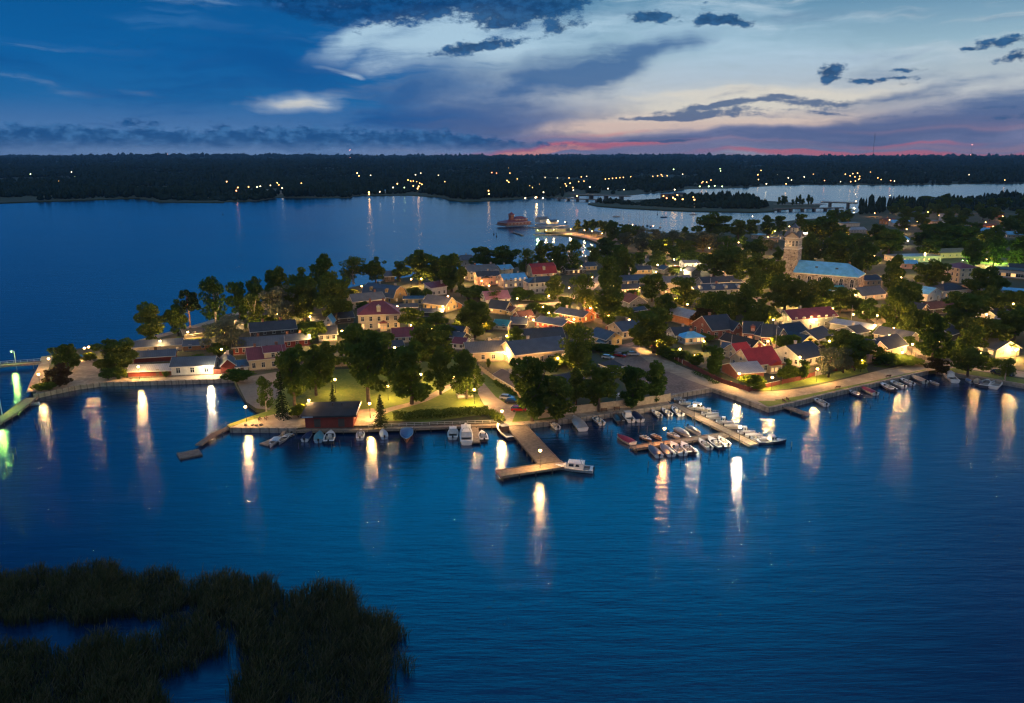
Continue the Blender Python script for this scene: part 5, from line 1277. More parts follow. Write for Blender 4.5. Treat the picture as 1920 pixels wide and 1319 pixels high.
# ------------------------------------------------------------------ granite church
def church():
    a = G(1476, 545, LZ); b = G(1602, 555, LZ)
    # nave
    p0 = G(1487, 538); p1 = G(1606, 549)
    L = (p1 - p0).length; rz = math.atan2(p1.y - p0.y, p1.x - p0.x)
    root = empty('granite_church', p0, rz, 'grey granite church with square bell tower and long bright blue roof', 'church')
    Wd = 15; he = 8.2
    w = MB(); w.box(0, L, 0, Wd, -.3, he); w.build('wall', stone_mat(), root)
    r = MB(); o = .5; rh = 5.6
    r.add([(-o, -o, he), (L + o, -o, he), (L + o, Wd + o, he), (-o, Wd + o, he), (-o, Wd / 2, he + rh), (L - 7, Wd / 2, he + rh), (-o, -o, he + .01 - .3), (L + o, -o, he - .29), (L + o, Wd + o, he - .29), (-o, Wd + o, he - .29)],
          [(0, 1, 5, 4), (1, 2, 5), (2, 3, 4, 5), (3, 0, 4), (0, 6, 7, 1), (1, 7, 8, 2), (2, 8, 9, 3)])
    ro = r.build('roof', roof_mat('sky', 'x'), root)
    for x in (L * .3, L * .62):
        v = MB(); v.box(x, x + 1.4, 3.2, 4.6, he + 2.1, he + 3.3); v.build('roof_hatch', roof_mat('blue', 'x'), ro)
    c = MB(); c.box(-.3, L + .3, -.3, -.005, he - .75, he - .32); c.box(L + .005, L + .3, -.3, Wd + .3, he - .75, he - .32); c.build('cornice', WHITE, root)
    def arch(par, x, y, z, rzz, w_, h_):
        f = MB(); n = 8
        def ring(ww, hh): return [(-ww / 2, 0), (ww / 2, 0), (ww / 2, hh - ww / 2)] + [(ww / 2 * math.cos(math.pi * k / n), hh - ww / 2 + ww / 2 * math.sin(math.pi * k / n)) for k in range(1, n)] + [(-ww / 2, hh - ww / 2)]
        q = ring(w_ + .5, h_ + .3); m = len(q)
        f.add([(u, -.08, v - .15) for u, v in q] + [(u, .05, v - .15) for u, v in q], [tuple(range(m)), tuple(reversed(range(m, 2 * m)))] + [(k, m + k, m + (k + 1) % m, (k + 1) % m) for k in range(m)])
        fo = f.build('window', WHITE, par, (x, y, z), rzz)
        g = MB(); q = ring(w_, h_)
        g.add([(u, -.1, v) for u, v in q], [tuple(range(len(q)))]); g.build('pane', GLASS, fo)
        b_ = MB(); b_.box(-.05, .05, -.13, -.1, 0, h_ - .1); b_.box(-w_ / 2, w_ / 2, -.13, -.1, h_ * .45, h_ * .45 + .08); b_.build('glazing_bar', WHITE, fo)
    for k in range(6): arch(root, L * (k + .5) / 6, 0, 2.4, 0, 1.7, 4.2)
    for k in range(3): arch(root, L, Wd * (k + .5) / 3, 2.4, math.pi / 2, 1.6, 4.2)
    # tower at the left end
    tw = 7.4; tx = -tw - .2; ty = (Wd - tw) / 2
    zt = 26.0
    t = MB(); t.add([(tx - .4, ty - .4, -.3), (tx + tw + .4, ty - .4, -.3), (tx + tw + .4, ty + tw + .4, -.3), (tx - .4, ty + tw + .4, -.3), (tx, ty, zt - 6), (tx + tw, ty, zt - 6), (tx + tw, ty + tw, zt - 6), (tx, ty + tw, zt - 6)],
                    [(0, 3, 2, 1), (4, 5, 6, 7), (0, 1, 5, 4), (1, 2, 6, 5), (2, 3, 7, 6), (3, 0, 4, 7)])
    t.build('tower_wall', stone_mat(), root)
    bel = MB(); bel.box(tx + .15, tx + tw - .15, ty + .15, ty + tw - .15, zt - 5.99, zt - .2)
    be = bel.build('belfry', mat('belfry_plaster', (.48, .42, .34), .8, var=.12), root)
    bands = MB()
    for z, e in ((zt - 6.3, .3), (zt - .5, .45)): bands.box(tx - e, tx + tw + e, ty - e, ty + tw + e, z, z + .35)
    bands.build('string_course', WHITE, root)
    for k in range(4):
        f = (k + .5) / 4
        arch(be, tx + tw * f, ty + .15, zt - 4.6, 0, 1.1, 3.0); arch(be, tx + tw - .15, ty + tw * f, zt - 4.6, math.pi / 2, 1.1, 3.0); arch(be, tx + .15, ty + tw * f, zt - 4.6, -math.pi / 2, 1.1, 3.0)
    pz = zt - .1; cx, cyy = tx + tw / 2, ty + tw / 2; e = .6
    pe = MB()
    for s in range(4):
        M = Matrix.Translation((cx, cyy, 0)) @ Matrix.Rotation(s * math.pi / 2, 4, 'Z')
        h = tw / 2
        pe.add([M @ Vector(v) for v in ((-h, -h + .1, pz), (h, -h + .1, pz), (0, -h + .1, pz + 2.6), (0, -.0, pz + 2.6))], [(0, 1, 2)])
    pe.build('pediment', mat('belfry_plaster', (.48, .42, .34)), root)
    rr = MB()
    for s in range(4):
        M = Matrix.Translation((cx, cyy, 0)) @ Matrix.Rotation(s * math.pi / 2, 4, 'Z')
        h = tw / 2 + e
        vs = [(-h, -h - .1, pz), (0, -h - .1, pz + 3.0), (0, 0, pz + 3.05), (-h, 0, pz + .0), (h, -h - .1, pz), (h, 0, pz), (-h, -h - .1, pz + .3), (0, -h - .1, pz + 3.3), (0, 0, pz + 3.35), (h, -h - .1, pz + .3)]
        rr.add([M @ Vector(v) for v in vs], [(6, 7, 1, 0), (7, 9, 4, 1), (6, 8, 7), (7, 8, 9), (0, 1, 2), (1, 4, 2)])
    rr.build('tower_roof', roof_mat('grey', 'x'), root)
    la = MB(); la.box(cx - 1.7, cx + 1.7, cyy - 1.7, cyy + 1.7, pz + 1.8, pz + 5.2); lo = la.build('lantern', mat('belfry_plaster', (.48, .42, .34)), root)
    for s in (0, 1, 3): arch(lo, cx + (0, 1.7, -1.7)[(0, 1, 3).index(s)], cyy + (-1.7, 0, 0)[(0, 1, 3).index(s)], pz + 3.4, (0, math.pi / 2, -math.pi / 2)[(0, 1, 3).index(s)], .9, 1.7)
    lr = MB(); q = 2.2; z = pz + 5.2
    lr.add([(cx - q, cyy - q, z), (cx + q, cyy - q, z), (cx + q, cyy + q, z), (cx - q, cyy + q, z), (cx - .8, cyy - .8, z + 1.3), (cx + .8, cyy - .8, z + 1.3), (cx + .8, cyy + .8, z + 1.3), (cx - .8, cyy + .8, z + 1.3), (cx, cyy, z + 2.6)],
           [(0, 3, 2, 1), (0, 1, 5, 4), (1, 2, 6, 5), (2, 3, 7, 6), (3, 0, 4, 7), (4, 5, 8), (5, 6, 8), (6, 7, 8), (7, 4, 8)])
    lr.build('lantern_roof', roof_mat('blue', 'x'), root)
    sp = MB(); sp.cyl((cx, cyy, z + 2.5), (cx, cyy, z + 6.5), .10, .04, 6); sp.sphere((cx, cyy, z + 4.4), .3, 8, 6); sp.box(cx - .5, cx + .5, cyy - .04, cyy + .04, z + 5.7, z + 5.82); sp.build('spire_cross', DARKM, root)
church()

# ------------------------------------------------------------------ red harbour shed with the flat dark roof
def harbour_shed():
    a = G(573, 802); b = G(663, 800)
    L = (b - a).length; rz = math.atan2(b.y - a.y, b.x - a.x)
    root = empty('harbour_shed', a, rz, 'dark red harbour shed with flat black roof on the waterfront boardwalk', 'shed'); mark(a.x + 7, a.y + 5, 'the red harbour shed')
    D = 8.6
    w = MB(); w.box(0, L, 0, D, -.2, 2.9); w.build('wall', wall_mat('red'), root)
    r = MB(); vs = []
    r.add([(-1.0, -1.0, 2.95), (L + 1.0, -1.0, 2.95), (L + 1.0, D + 1, 3.5), (-1.0, D + 1, 3.5), (-1.0, -1.0, 3.35), (L + 1.0, -1.0, 3.35), (L + 1.0, D + 1, 3.9), (-1.0, D + 1, 3.9)], [(0, 3, 2, 1), (4, 5, 6, 7), (0, 1, 5, 4), (1, 2, 6, 5), (2, 3, 7, 6), (3, 0, 4, 7)])
    ro = r.build('roof', mat('roof_felt_black', (.028, .03, .034), .8, var=.3, scale=.4), root)
    t = MB(); t.box(L + 1.004, L + 1.06, -1.0, D + 1, 3.45, 3.98); t.build('edge_trim', WHITE, ro)
    for x in (L * .5, L * .7):
        v = MB(); v.cyl((x, D * .75, 3.6), (x, D * .75, 4.5), .13, n=8); v.cyl((x, D * .75, 4.5), (x, D * .75, 4.6), .22, n=8); v.build('vent_pipe', DARKM, ro)
    s = MB(); s.box(-.6, 2.2, -1.06, -1.004, 2.98, 3.32); s.build('sign_board', mat('pale_sign', (.35, .42, .5), .5), ro)
    for x in (L * .25, L * .75): add_door(root, x, 0, .02, 0, 1.6, 2.2, wall_mat('dark'))
    for y in (D * .35, D * .7): add_window(root, L, y, 1.2, math.pi / 2, .9, .9)
harbour_shed()
def gazebo():
    a = G(859, 748); b = G(887, 746)
    L = (b - a).length; rz = math.atan2(b.y - a.y, b.x - a.x)
    root = empty('park_pavilion', a, rz, 'small open white pavilion with flat roof on the park lawn', 'pavilion'); mark(a.x, a.y, 'the white park pavilion')
    D = 3.6; H_ = 2.9
    f = MB(); f.box(0, L, 0, D, 0, .15); f.build('floor', M_DECK, root)
    for x in (.07, L * .33, L * .67, L - .07):
        for y in (.07, D - .07):
            p = MB(); p.box(x - .07, x + .07, y - .07, y + .07, .15, H_); p.build('post', WHITE, root)
    for nm, bx in (('railing', (0, L, -.02, .04)), ('railing', (0, L, D - .04, D + .02)), ('railing', (-.02, .04, .04, D - .04)), ('railing', (L - .04, L + .02, .04, D - .04))):
        r = MB(); x0, x1, y0, y1 = bx
        r.box(x0, x1, y0, y1, .3, .85); r.box(x0, x1, y0, y1, .95, 1.05); r.build(nm, WHITE, root)
    be = MB(); be.box(.3, L - .3, D - .6, D - .15, .5, .56); be.build('bench', BENCHW, root)
    r = MB(); r.box(-.4, L + .4, -.4, D + .4, H_ + .003, H_ + .14); r.build('roof', mat('roof_felt_grey', (.12, .09, .09), .85), root)
gazebo()

# ------------------------------------------------------------------ restaurant on piles and the guest pier
def knipan():
    a = G(950, 425, 1.2); b = G(996, 422, 1.2)
    L = (b - a).length; rz = math.atan2(b.y - a.y, b.x - a.x)
    root = empty('pile_restaurant', a, rz, 'wooden restaurant on piles with wine-red roofs and a little roof turret', 'restaurant'); mark(a.x, a.y, 'the restaurant on piles')
    D = 16
    pl = MB(); pl.box(-1.5, L + 1.5, -2, D + 1, .6, 1.2); pl.build('platform', M_DECKD, root)
    for i in range(9):
        p = MB(); x = -1 + (L + 2) * i / 8; p.cyl((x, -1.5, -1), (x, -1.5, .6), .2, n=6); p.build('pile', POSTM, root)
    house_shell(root, L * .98, D, 3.4, 2.4, 'brown', 'wine', 'x', 'hip', z0=1.2 - 1.2 + .01, names=('wall', 'roof'))
    house_shell(root, L * .5, D * .5, 6.0, 2.6, 'brown', 'wine', 'x', 'hip', x0=L * .46, y0=D * .3, z0=.02, names=('upper_wall', 'upper_roof'))
    house_shell(root, 4.0, 4.0, 10.5, 2.6, 'brown', 'wine', 'x', 'hip', x0=L * .34, y0=D * .45, z0=.03, names=('turret_wall', 'turret_roof'), ov=.7)
    for k in range(7): add_window(root, L * (k + .5) / 7, 0, 1.1, 0, 1.6, 1.5, 2 if k in (1, 4) else 0, False)
    for k in range(4): add_window(root, L * (.52 + k * .13), D * .3, 5.0, 0, 1.3, 1.3, 2 if k == 2 else 0, False)
knipan()
def pier(name, pts, w, label, z=1.0, th=.35, m=None, piles=4.0, cat='jetty', rail=False, curb=True, short=None):
    P = [G(x, y, z) for x, y in pts]
    o = Vector((P[0].x, P[0].y, 0))
    root = empty(name, o, 0, label, cat)
    d_ = MB(); c_ = MB(); p_ = MB(); r_ = MB()
    for a, b in zip(P[:-1], P[1:]):
        a = a - o; b = b - o; a.z = b.z = 0
        d = (b - a).normalized(); n = Vector((-d.y, d.x, 0))
        q = [a - n * w / 2, b - n * w / 2, b + n * w / 2, a + n * w / 2]
        d_.prism(ccw([(v.x, v.y) for v in q]), z - th, z)
        if curb:
            for s in (-1, 1):
                e0 = a + n * s * (w / 2 - .12); e1 = b + n * s * (w / 2 - .12)
                c_.prism(ccw([(v.x, v.y) for v in (e0 - n * .1, e1 - n * .1, e1 + n * .1, e0 + n * .1)]), z + .004, z + .18)
        L = (b - a).length
        for k in range(int(L / piles) + 1):
            for s in (-1, 1):
                e = a + d * min(L - .2, k * piles + .3) + n * s * (w / 2 + .1)
                p_.cyl((e.x, e.y, -1), (e.x, e.y, z + .1), .14, n=6)
        if rail:
            for k in range(int(L / 2.0) + 1):
                e = a + d * min(L, k * 2.0) + n * (w / 2 - .15); r_.cyl((e.x, e.y, z), (e.x, e.y, z + 1.05), .045, n=5)
            for hz in (.5, 1.0):
                e0 = a + n * (w / 2 - .15); e1 = b + n * (w / 2 - .15); r_.cyl((e0.x, e0.y, z + hz), (e1.x, e1.y, z + hz), .045, n=5)
    d_.build('deck', m or M_DECK, root)
    if curb: c_.build('curb', M_DECKD, root)
    p_.build('piles', POSTM, root)
    if rail: r_.build('railing', FRAMEW, root)
    if short:
        c = P[len(P) // 2]; mark(c.x, c.y, short)
    return root
pier('main_pier', [(964, 795), (1030, 868)], 5.6, 'broad wooden pier running out to the cross jetty with the lamp', short='the broad main pier', z=1.1, m=M_DECKD)
pier('cross_jetty', [(934, 889), (1060, 870)], 4.0, 'wooden cross jetty at the end of the main pier beside the white cruiser', z=1.0)
pier('marina_pier', [(1260, 757), (1414, 834)], 3.0, 'long slanting marina pier lined with white boats', short='the long marina pier', z=.9)
pier('marina_jetty', [(1186, 840), (1366, 814)], 2.6, 'floating side jetty branching left from the marina pier', short='the side jetty', z=.75)
pier('quay_jetty', [(1467, 760), (1516, 777)], 2.4, 'short dark wooden jetty by the bench on the long quay', z=.9, m=M_DECKD, curb=False)
pier('boardwalk', [(556, 807), (690, 806)], 2.2, 'narrow boardwalk in front of the red harbour shed', z=.9)
pier('boardwalk', [(690, 805), (932, 797)], 2.4, 'long waterfront boardwalk with white railing below the hedge', z=.9, rail=True, short='the railed boardwalk')
pier('small_jetty', [(890, 798), (893, 829)], 1.8, 'small wooden jetty between the big cruiser and the dark dinghy', z=.8, curb=False)
pier('gangway', [(538, 800), (529, 815)], 1.0, 'narrow gangway down to the floating rowing-boat raft', z=.7, curb=False)
pier('raft', [(494, 834), (545, 813)], 3.0, 'low floating raft with rowing boats beside it', z=.35, curb=False, th=.25)
pier('stone_jetty', [(432, 800), (400, 815), (372, 834)], 1.8, 'dark narrow breakwater jetty stepping down to the floating platform', z=.8, curb=False, m=M_DECKD)
pier('floating_platform', [(334, 855), (376, 847)], 4.4, 'dark square swimming platform floating at the jetty end', z=.4, curb=False, m=M_DECKD)
pier('footbridge', [(-40, 688.5), (76, 680)], 3.2, 'green-lit footbridge with white railing at the left edge', z=1.6, rail=True, m=M_DECK, piles=16)
pier('pile_breakwater', [(-40, 812), (20, 776), (60, 746)], 3.4, 'plank-topped breakwater lit green at the left edge', z=1.0, m=M_DECK)
pier('guest_pier', [(996, 427), (1066, 423)], 6, 'wooden causeway joining the restaurant on piles to the shore', z=1.0, piles=14)
pier('bath_pier', [(1000, 440), (1062, 440)], 3.0, 'low bathing pier in front of the changing cabins', z=.8, piles=14, curb=False, m=M_DECKD)
pier('bath_pier', [(962, 435), (980, 441)], 2.6, 'short detached bathing jetty left of the changing cabins', z=.8, piles=14, curb=False, m=M_DECKD)
for k, (x0, x1, y) in enumerate(((1004, 1020, 436), (1022, 1036, 435.5), (1038, 1060, 435))):
    H((x0, y), (x1, y), 3.5, 2.6, 0, 'green', 'grey', ['left green-lit changing cabin on the bathing pier', 'middle lamp-lit changing cabin on the bathing pier', 'right long changing cabin on the bathing pier'][k], kind='flat', chim=(), win=2, lit=.6, name='changing_cabin', cat='cabin', trim=False, group='changing cabins on the bathing pier')
H((1012, 418), (1030, 417), 9, 3.4, 2.4, 'palegrey', 'grey', 'grey boathouse with lit gable right of the restaurant on piles', None, chim=(), win=2, name='boathouse', cat='boathouse', lit=.5)
H((1033, 421), (1047, 420), 7, 2.8, 1.6, 'beige', 'dark', 'small lamp-lit harbour hut on the guest pier', None, chim=(), win=2, lit=.6, name='hut', cat='hut')

# ------------------------------------------------------------------ fences and walls
fence([(1010, 786), (1060, 779), (1120, 771.5), (1180, 764), (1256, 753)], 2.3, 'pale', 'long pale plank fence above the boat basin quay', post=4, cap='pale', short='the long plank fence')
fence([(1208, 645), (1245, 662), (1279, 683)], 1.3, 'brown', 'red-brown board fence with white posts sloping down along the square', post=3, postm='white', short='the sloping brown fence')
fence([(1281, 684), (1316, 701), (1352, 719), (1404, 735)], 1.5, 'brown', 'red-brown board fence curving round the gardens left of the villa', post=3.2, short='the curving brown fence')
fence([(1405, 735), (1440, 727), (1462, 722)], 1.4, 'brown', 'red-brown fence panel at the villa corner ending in white gateposts', post=2.5, cap='white')
fence([(1466, 721), (1500, 714), (1527, 706)], 1.5, 'brown', 'red-brown fence in front of the villa garden', post=2.5)
fence([(1528, 706), (1545, 701.5)], 1.5, 'white', 'white picket gate section between two red-brown fences', post=1.5, short='the white picket gate')
fence([(1546, 701), (1580, 694), (1615, 686)], 1.4, 'brown', 'red-brown fence below the silvery willow', post=2.5)
fence([(1687, 642), (1702, 655), (1716, 670)], 1.6, 'grey', 'dark board fence along the church street beside the gate lamp', post=2.5, short='the church street fence')
fence([(898, 692), (912, 703), (925, 713)], 1.5, 'pale', 'cream plank fence joining the beige house to the low outbuilding', post=2.2)
fence([(972, 744), (978, 756), (990, 768)], 1.5, 'pale', 'cream plank fence beside the parked cars at the park road', post=2.2)
fence([(976, 565), (1008, 564), (1040, 560)], 1.0, 'white', 'white garden wall below the flagpole lawn', post=None, th=.3)
fence([(868, 640), (884, 646), (900, 648), (940, 640)], 1.6, 'pale', 'pale yard fence under the large round tree', post=2.5)
fence([(1556, 586), (1604, 584)], 1.5, 'pale', 'pale plank fence by the churchyard corner lamp', post=3)
fence([(1640, 588), (1652, 600), (1664, 613)], 1.5, 'pale', 'lit plank fence along church street below its first house', post=3)
fence([(1720, 672), (1790, 680), (1860, 684)], 1.2, 'grey', 'low dark fence behind the garden lawn at the right', post=3)
fence([(401, 703), (414, 702.5)], 1.8, 'brown', 'short red gate fence between the white house and the red boathouse', post=2)
fence([(560, 692), (640, 688), (720, 684), (790, 680)], 1.6, 'grey', 'long grey fence along the upper edge of the park lawn', post=3)
# ------------------------------------------------------------------ hedges
hedge([(738, 788), (800, 784), (870, 779), (915, 777)], 5.0, 2.3, 'long rough hedge between the park lawn and the railed boardwalk', dens=13, size=.26, short='the long rough hedge')
hedge([(915, 777), (932, 786), (938, 794)], 3.4, 1.8, 'end of the rough hedge turning down by the quay lamp', m=L_LAMPLIT, dens=14, size=.24)
hedge([(1640, 686), (1665, 679), (1692, 672)], 2.2, 1.5, 'clipped hedge in front of the pink gable house', dens=26, size=.17)
hedge([(1126, 669), (1150, 667), (1186, 664)], 2.4, 1.3, 'low hedge behind the three parked cars on the square', dens=22, size=.2)
hedge([(1212, 653), (1245, 668), (1276, 686)], 2.2, .6, 'strip of ground plants outside the sloping brown fence', dens=20, size=.16)
hedge([(1300, 700), (1325, 710), (1345, 722)], 2.6, .9, 'low green planting outside the curving brown fence', dens=18, size=.18)
hedge([(1300, 692), (1340, 702), (1350, 706)], 2.0, 1.2, 'dark shrub row inside the curving brown fence', dens=16, size=.2, m=L_DARK)
hedge([(931, 718), (950, 733), (962, 745)], 3.0, 1.3, 'rough bushes on the lawn below the low cream outbuilding', dens=14, size=.24)
hedge([(905, 655), (930, 652), (950, 650)], 2.0, 1.2, 'small hedge behind the long beige house', dens=14, size=.24)

# ------------------------------------------------------------------ trees (crown left, right, top, foot in the photograph)
# left point
T(106, 150, 640, 697, 'broad'); T(88, 136, 683, 725, 'copper'); T(158, 180, 658, 677, 'lime'); T(62, 84, 716, 733, 'bush'); T(80, 104, 714, 733, 'bush')
T(181, 252, 632, 698, 'broad', label='large round leafy tree beside the low quayside shed on the left point', group='trees of the town'); T(190, 216, 686, 712, 'bush'); T(212, 232, 688, 711, 'oval'); T(226, 240, 688, 709, 'lime'); T(305, 318, 694, 708, 'bush')
T(257, 313, 567, 641, 'oval'); T(314, 356, 556, 630, 'oval'); T(333, 382, 543, 632, 'pine'); T(377, 434, 519, 612, 'birch'); T(386, 460, 590, 664, 'willow')
T(430, 470, 526, 604, 'oval'); T(464, 500, 518, 596, 'broad'); T(494, 556, 526, 612, 'willow'); T(455, 500, 545, 612, 'birch'); T(500, 545, 500, 585, 'broad'); T(540, 600, 492, 600, 'oval'); T(580, 634, 478, 575, 'oval'); T(600, 662, 508, 608, 'broad'); T(545, 600, 520, 606, 'broad'); T(618, 660, 530, 600, 'broad'); T(520, 560, 540, 600, 'oval')
T(556, 600, 606, 645, 'oval'); T(590, 612, 598, 640, 'lime'); T(330, 365, 672, 690, 'bush'); T(352, 392, 660, 686, 'bush'); T(423, 470, 688, 716, 'bush'); T(395, 430, 640, 668, 'bush')
T(636, 690, 478, 532, 'broad'); T(686, 724, 478, 532, 'broad'); T(735, 764, 488, 528, 'oval'); T(758, 816, 469, 532, 'broad'); T(798, 850, 474, 536, 'broad'); T(815, 878, 476, 548, 'oval'); T(850, 880, 500, 556, 'poplar')
T(764, 790, 535, 560, 'bush'); T(790, 812, 538, 562, 'bush'); T(855, 900, 535, 562, 'bush'); T(880, 915, 532, 560, 'bush'); T(900, 940, 540, 566, 'bush'); T(958, 990, 538, 566, 'oval')
T(888, 930, 458, 512, 'broad'); T(925, 974, 460, 514, 'broad'); T(970, 1003, 462, 518, 'birch'); T(1000, 1032, 452, 508, 'oval'); T(1026, 1060, 454, 512, 'broad'); T(1052, 1092, 450, 514, 'birch'); T(1098, 1126, 460, 494, 'oval'); T(1020, 1058, 516, 562, 'broad')
T(862, 920, 564, 634, 'broad', label='large round dark tree in front of the pink-roofed house yard', group='trees of the town'); T(1068, 1122, 506, 592, 'birch'); T(1116, 1157, 473, 548, 'oval'); T(1154, 1190, 465, 528, 'broad'); T(1114, 1178, 538, 608, 'broad'); T(1142, 1166, 500, 560, 'oval')
T(1198, 1246, 512, 566, 'broad'); T(1258, 1308, 518, 576, 'broad'); T(1222, 1268, 550, 600, 'oval'); T(1184, 1268, 573, 662, 'broad', label='great chestnut-like tree with a lamp beneath it on the square', group='trees of the town')
T(1322, 1366, 543, 606, 'broad'); T(1344, 1388, 545, 604, 'broad'); T(1374, 1420, 532, 602, 'oval'); T(1402, 1450, 562, 616, 'broad'); T(1296, 1342, 578, 616, 'copper'); T(1300, 1330, 556, 590, 'oval')
T(1438, 1500, 513, 592, 'broad'); T(1478, 1530, 520, 594, 'broad'); T(1515, 1562, 522, 592, 'oval'); T(1548, 1600, 535, 588, 'broad'); T(1386, 1444, 474, 548, 'broad'); T(1425, 1468, 480, 545, 'broad'); T(1352, 1402, 458, 524, 'broad'); T(1308, 1368, 468, 524, 'broad'); T(1398, 1440, 500, 560, 'oval')
T(1546, 1628, 612, 690, 'broad', label='broad green tree above the silvery willow left of the pink gable house', group='trees of the town'); T(1530, 1576, 648, 708, 'willow'); T(1566, 1596, 645, 700, 'willow'); T(1588, 1616, 656, 696, 'lime')
T(1716, 1778, 588, 678, 'oval'); T(1652, 1706, 522, 622, 'broad'); T(1674, 1712, 560, 632, 'oval'); T(1702, 1738, 578, 628, 'broad'); T(1794, 1838, 604, 668, 'oval'); T(1820, 1890, 598, 660, 'broad'); T(1768, 1846, 546, 618, 'broad'); T(1868, 1935, 572, 640, 'broad'); T(1738, 1776, 669, 700, 'copper', label='low ball-shaped dark tree on the quay corner', group='trees of the town')
T(1788, 1840, 648, 705, 'broad'); T(1866, 1902, 668, 714, 'birch'); T(1850, 1872, 668, 690, 'bush'); T(1826, 1852, 662, 684, 'lime'); T(1700, 1726, 610, 640, 'bush'); T(1660, 1690, 590, 622, 'lime'); T(1630, 1660, 575, 600, 'lime')
T(1654, 1692, 478, 545, 'oval'); T(1714, 1768, 486, 548, 'broad'); T(1812, 1858, 498, 558, 'broad'); T(1840, 1878, 505, 556, 'broad'); T(1822, 1884, 532, 596, 'broad'); T(1728, 1818, 416, 474, 'broad'); T(1636, 1694, 428, 482, 'broad'); T(1512, 1584, 392, 462, 'broad'); T(1492, 1540, 438, 505, 'broad'); T(1535, 1600, 436, 508, 'broad'); T(1600, 1645, 455, 512, 'oval')
T(1802, 1848, 444, 504, 'broad'); T(1840, 1884, 440, 502, 'oval'); T(1886, 1930, 440, 504, 'broad'); T(1720, 1760, 448, 484, 'oval'); T(1690, 1730, 530, 582, 'oval'); T(1590, 1622, 470, 520, 'oval')
T(1305, 1364, 397, 452, 'broad', label='big domed tree standing tallest by the marina shore', group='trees of the town')
# park
T(516, 590, 640, 762, 'broad'); T(560, 626, 636, 742, 'broad'); T(645, 738, 618, 754, 'broad'); T(726, 818, 634, 758, 'oval'); T(800, 852, 650, 740, 'broad'); T(846, 905, 656, 748, 'oval'); T(640, 700, 604, 690, 'broad'); T(690, 740, 620, 694, 'broad'); T(768, 850, 610, 692, 'broad'); T(750, 796, 573, 622, 'broad'); T(808, 846, 600, 640, 'bush'); T(780, 815, 600, 640, 'lime'); T(590, 640, 640, 700, 'oval')
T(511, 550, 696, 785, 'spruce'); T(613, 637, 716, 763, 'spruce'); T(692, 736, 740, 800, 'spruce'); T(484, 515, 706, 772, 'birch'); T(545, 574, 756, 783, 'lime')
T(960, 1036, 658, 790, 'broad', label='very large tree in front of the large blue-roofed house by the quay lawn', group='trees of the town'); T(1010, 1078, 700, 790, 'broad', label='spreading tree at the left end of the long plank fence', group='trees of the town'); T(1050, 1118, 598, 708, 'birch'); T(1090, 1156, 678, 772, 'broad'); T(1157, 1214, 681, 764, 'oval'); T(1206, 1252, 678, 754, 'oval'); T(1060, 1100, 690, 760, 'oval')
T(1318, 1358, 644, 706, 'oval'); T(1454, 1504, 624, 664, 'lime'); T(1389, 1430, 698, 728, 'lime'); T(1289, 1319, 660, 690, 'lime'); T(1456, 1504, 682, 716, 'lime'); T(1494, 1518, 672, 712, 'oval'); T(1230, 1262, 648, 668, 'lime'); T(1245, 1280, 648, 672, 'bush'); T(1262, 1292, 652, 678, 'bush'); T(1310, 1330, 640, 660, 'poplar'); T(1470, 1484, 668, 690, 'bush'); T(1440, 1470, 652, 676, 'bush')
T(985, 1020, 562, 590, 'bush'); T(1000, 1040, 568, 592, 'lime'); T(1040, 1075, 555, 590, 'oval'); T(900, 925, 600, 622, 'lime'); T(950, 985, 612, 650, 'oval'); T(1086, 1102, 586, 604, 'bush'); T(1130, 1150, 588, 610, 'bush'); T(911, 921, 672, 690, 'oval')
T(1250, 1275, 497, 516, 'bush'); T(1276, 1300, 497, 515, 'bush'); T(1215, 1250, 480, 502, 'oval'); T(1270, 1310, 470, 497, 'broad'); T(1190, 1215, 470, 500, 'broad')
# row by the marina
for x0, x1, yt, yb in ((1075, 1092, 412, 436), (1090, 1108, 410, 436), (1104, 1122, 411, 437), (1120, 1140, 413, 440), (1130, 1162, 414, 452), (1155, 1192, 418, 456)): T(x0, x1, yt, yb, 'broad')
for x0, x1, yt, yb in ((1156, 1190, 434, 470), (1186, 1224, 436, 474), (1180, 1214, 424, 454), (1212, 1246, 426, 458), (1240, 1280, 428, 466), (1270, 1312, 432, 476), (1296, 1340, 430, 472), (1330, 1372, 434, 476)): T(x0, x1, yt, yb, 'willow')
for x0, x1, yt, yb in ((1120, 1156, 445, 486), (1140, 1180, 456, 496), (1216, 1254, 446, 486), (1340, 1384, 440, 490), (1366, 1400, 410, 452), (1396, 1424, 408, 446), (1424, 1452, 404, 442), (1448, 1474, 402, 436), (1400, 1438, 440, 486), (1356, 1384, 476, 512), (1484, 1512, 398, 430), (1262, 1300, 448, 484)): T(x0, x1, yt, yb, trnd.choice(('broad', 'oval')))
# individual trees filling the districts, kept off houses and roads
def clear(p, r):
    for hx, hy, hr, _ in HOUSES:
        if (hx - p.x) ** 2 + (hy - p.y) ** 2 < (hr + r * .4) ** 2: return False
    for tx, ty, trr in TREES:
        if (tx - p.x) ** 2 + (ty - p.y) ** 2 < (trr + r * .8) ** 2 * .6: return False
    return True
def scatter(n, x0, x1, y0, y1, hh, kinds, look=None, avoid=(), rr=(3, 5.2)):
    k = 0; tries = 0
    while k < n and tries < n * 60:
        tries += 1
        # even over the ground, not over the picture
        a = G((x0 + x1) / 2, y1); b = G((x0 + x1) / 2, y0)
        Y = trnd.uniform(a.y, b.y); sx = trnd.uniform(x0, x1)
        p = Vector(((sx - 960) / FPX * (Y * math.cos(PITCH) + CAMH * math.sin(PITCH)), Y, LZ))
        r = trnd.uniform(*rr)
        if not clear(p, r): continue
        if not inside(p, TOWN) or any(inside(p, q) for q in avoid): continue
        h = trnd.uniform(*hh)
        tree_at(p, h, r, trnd.choice(kinds)); k += 1
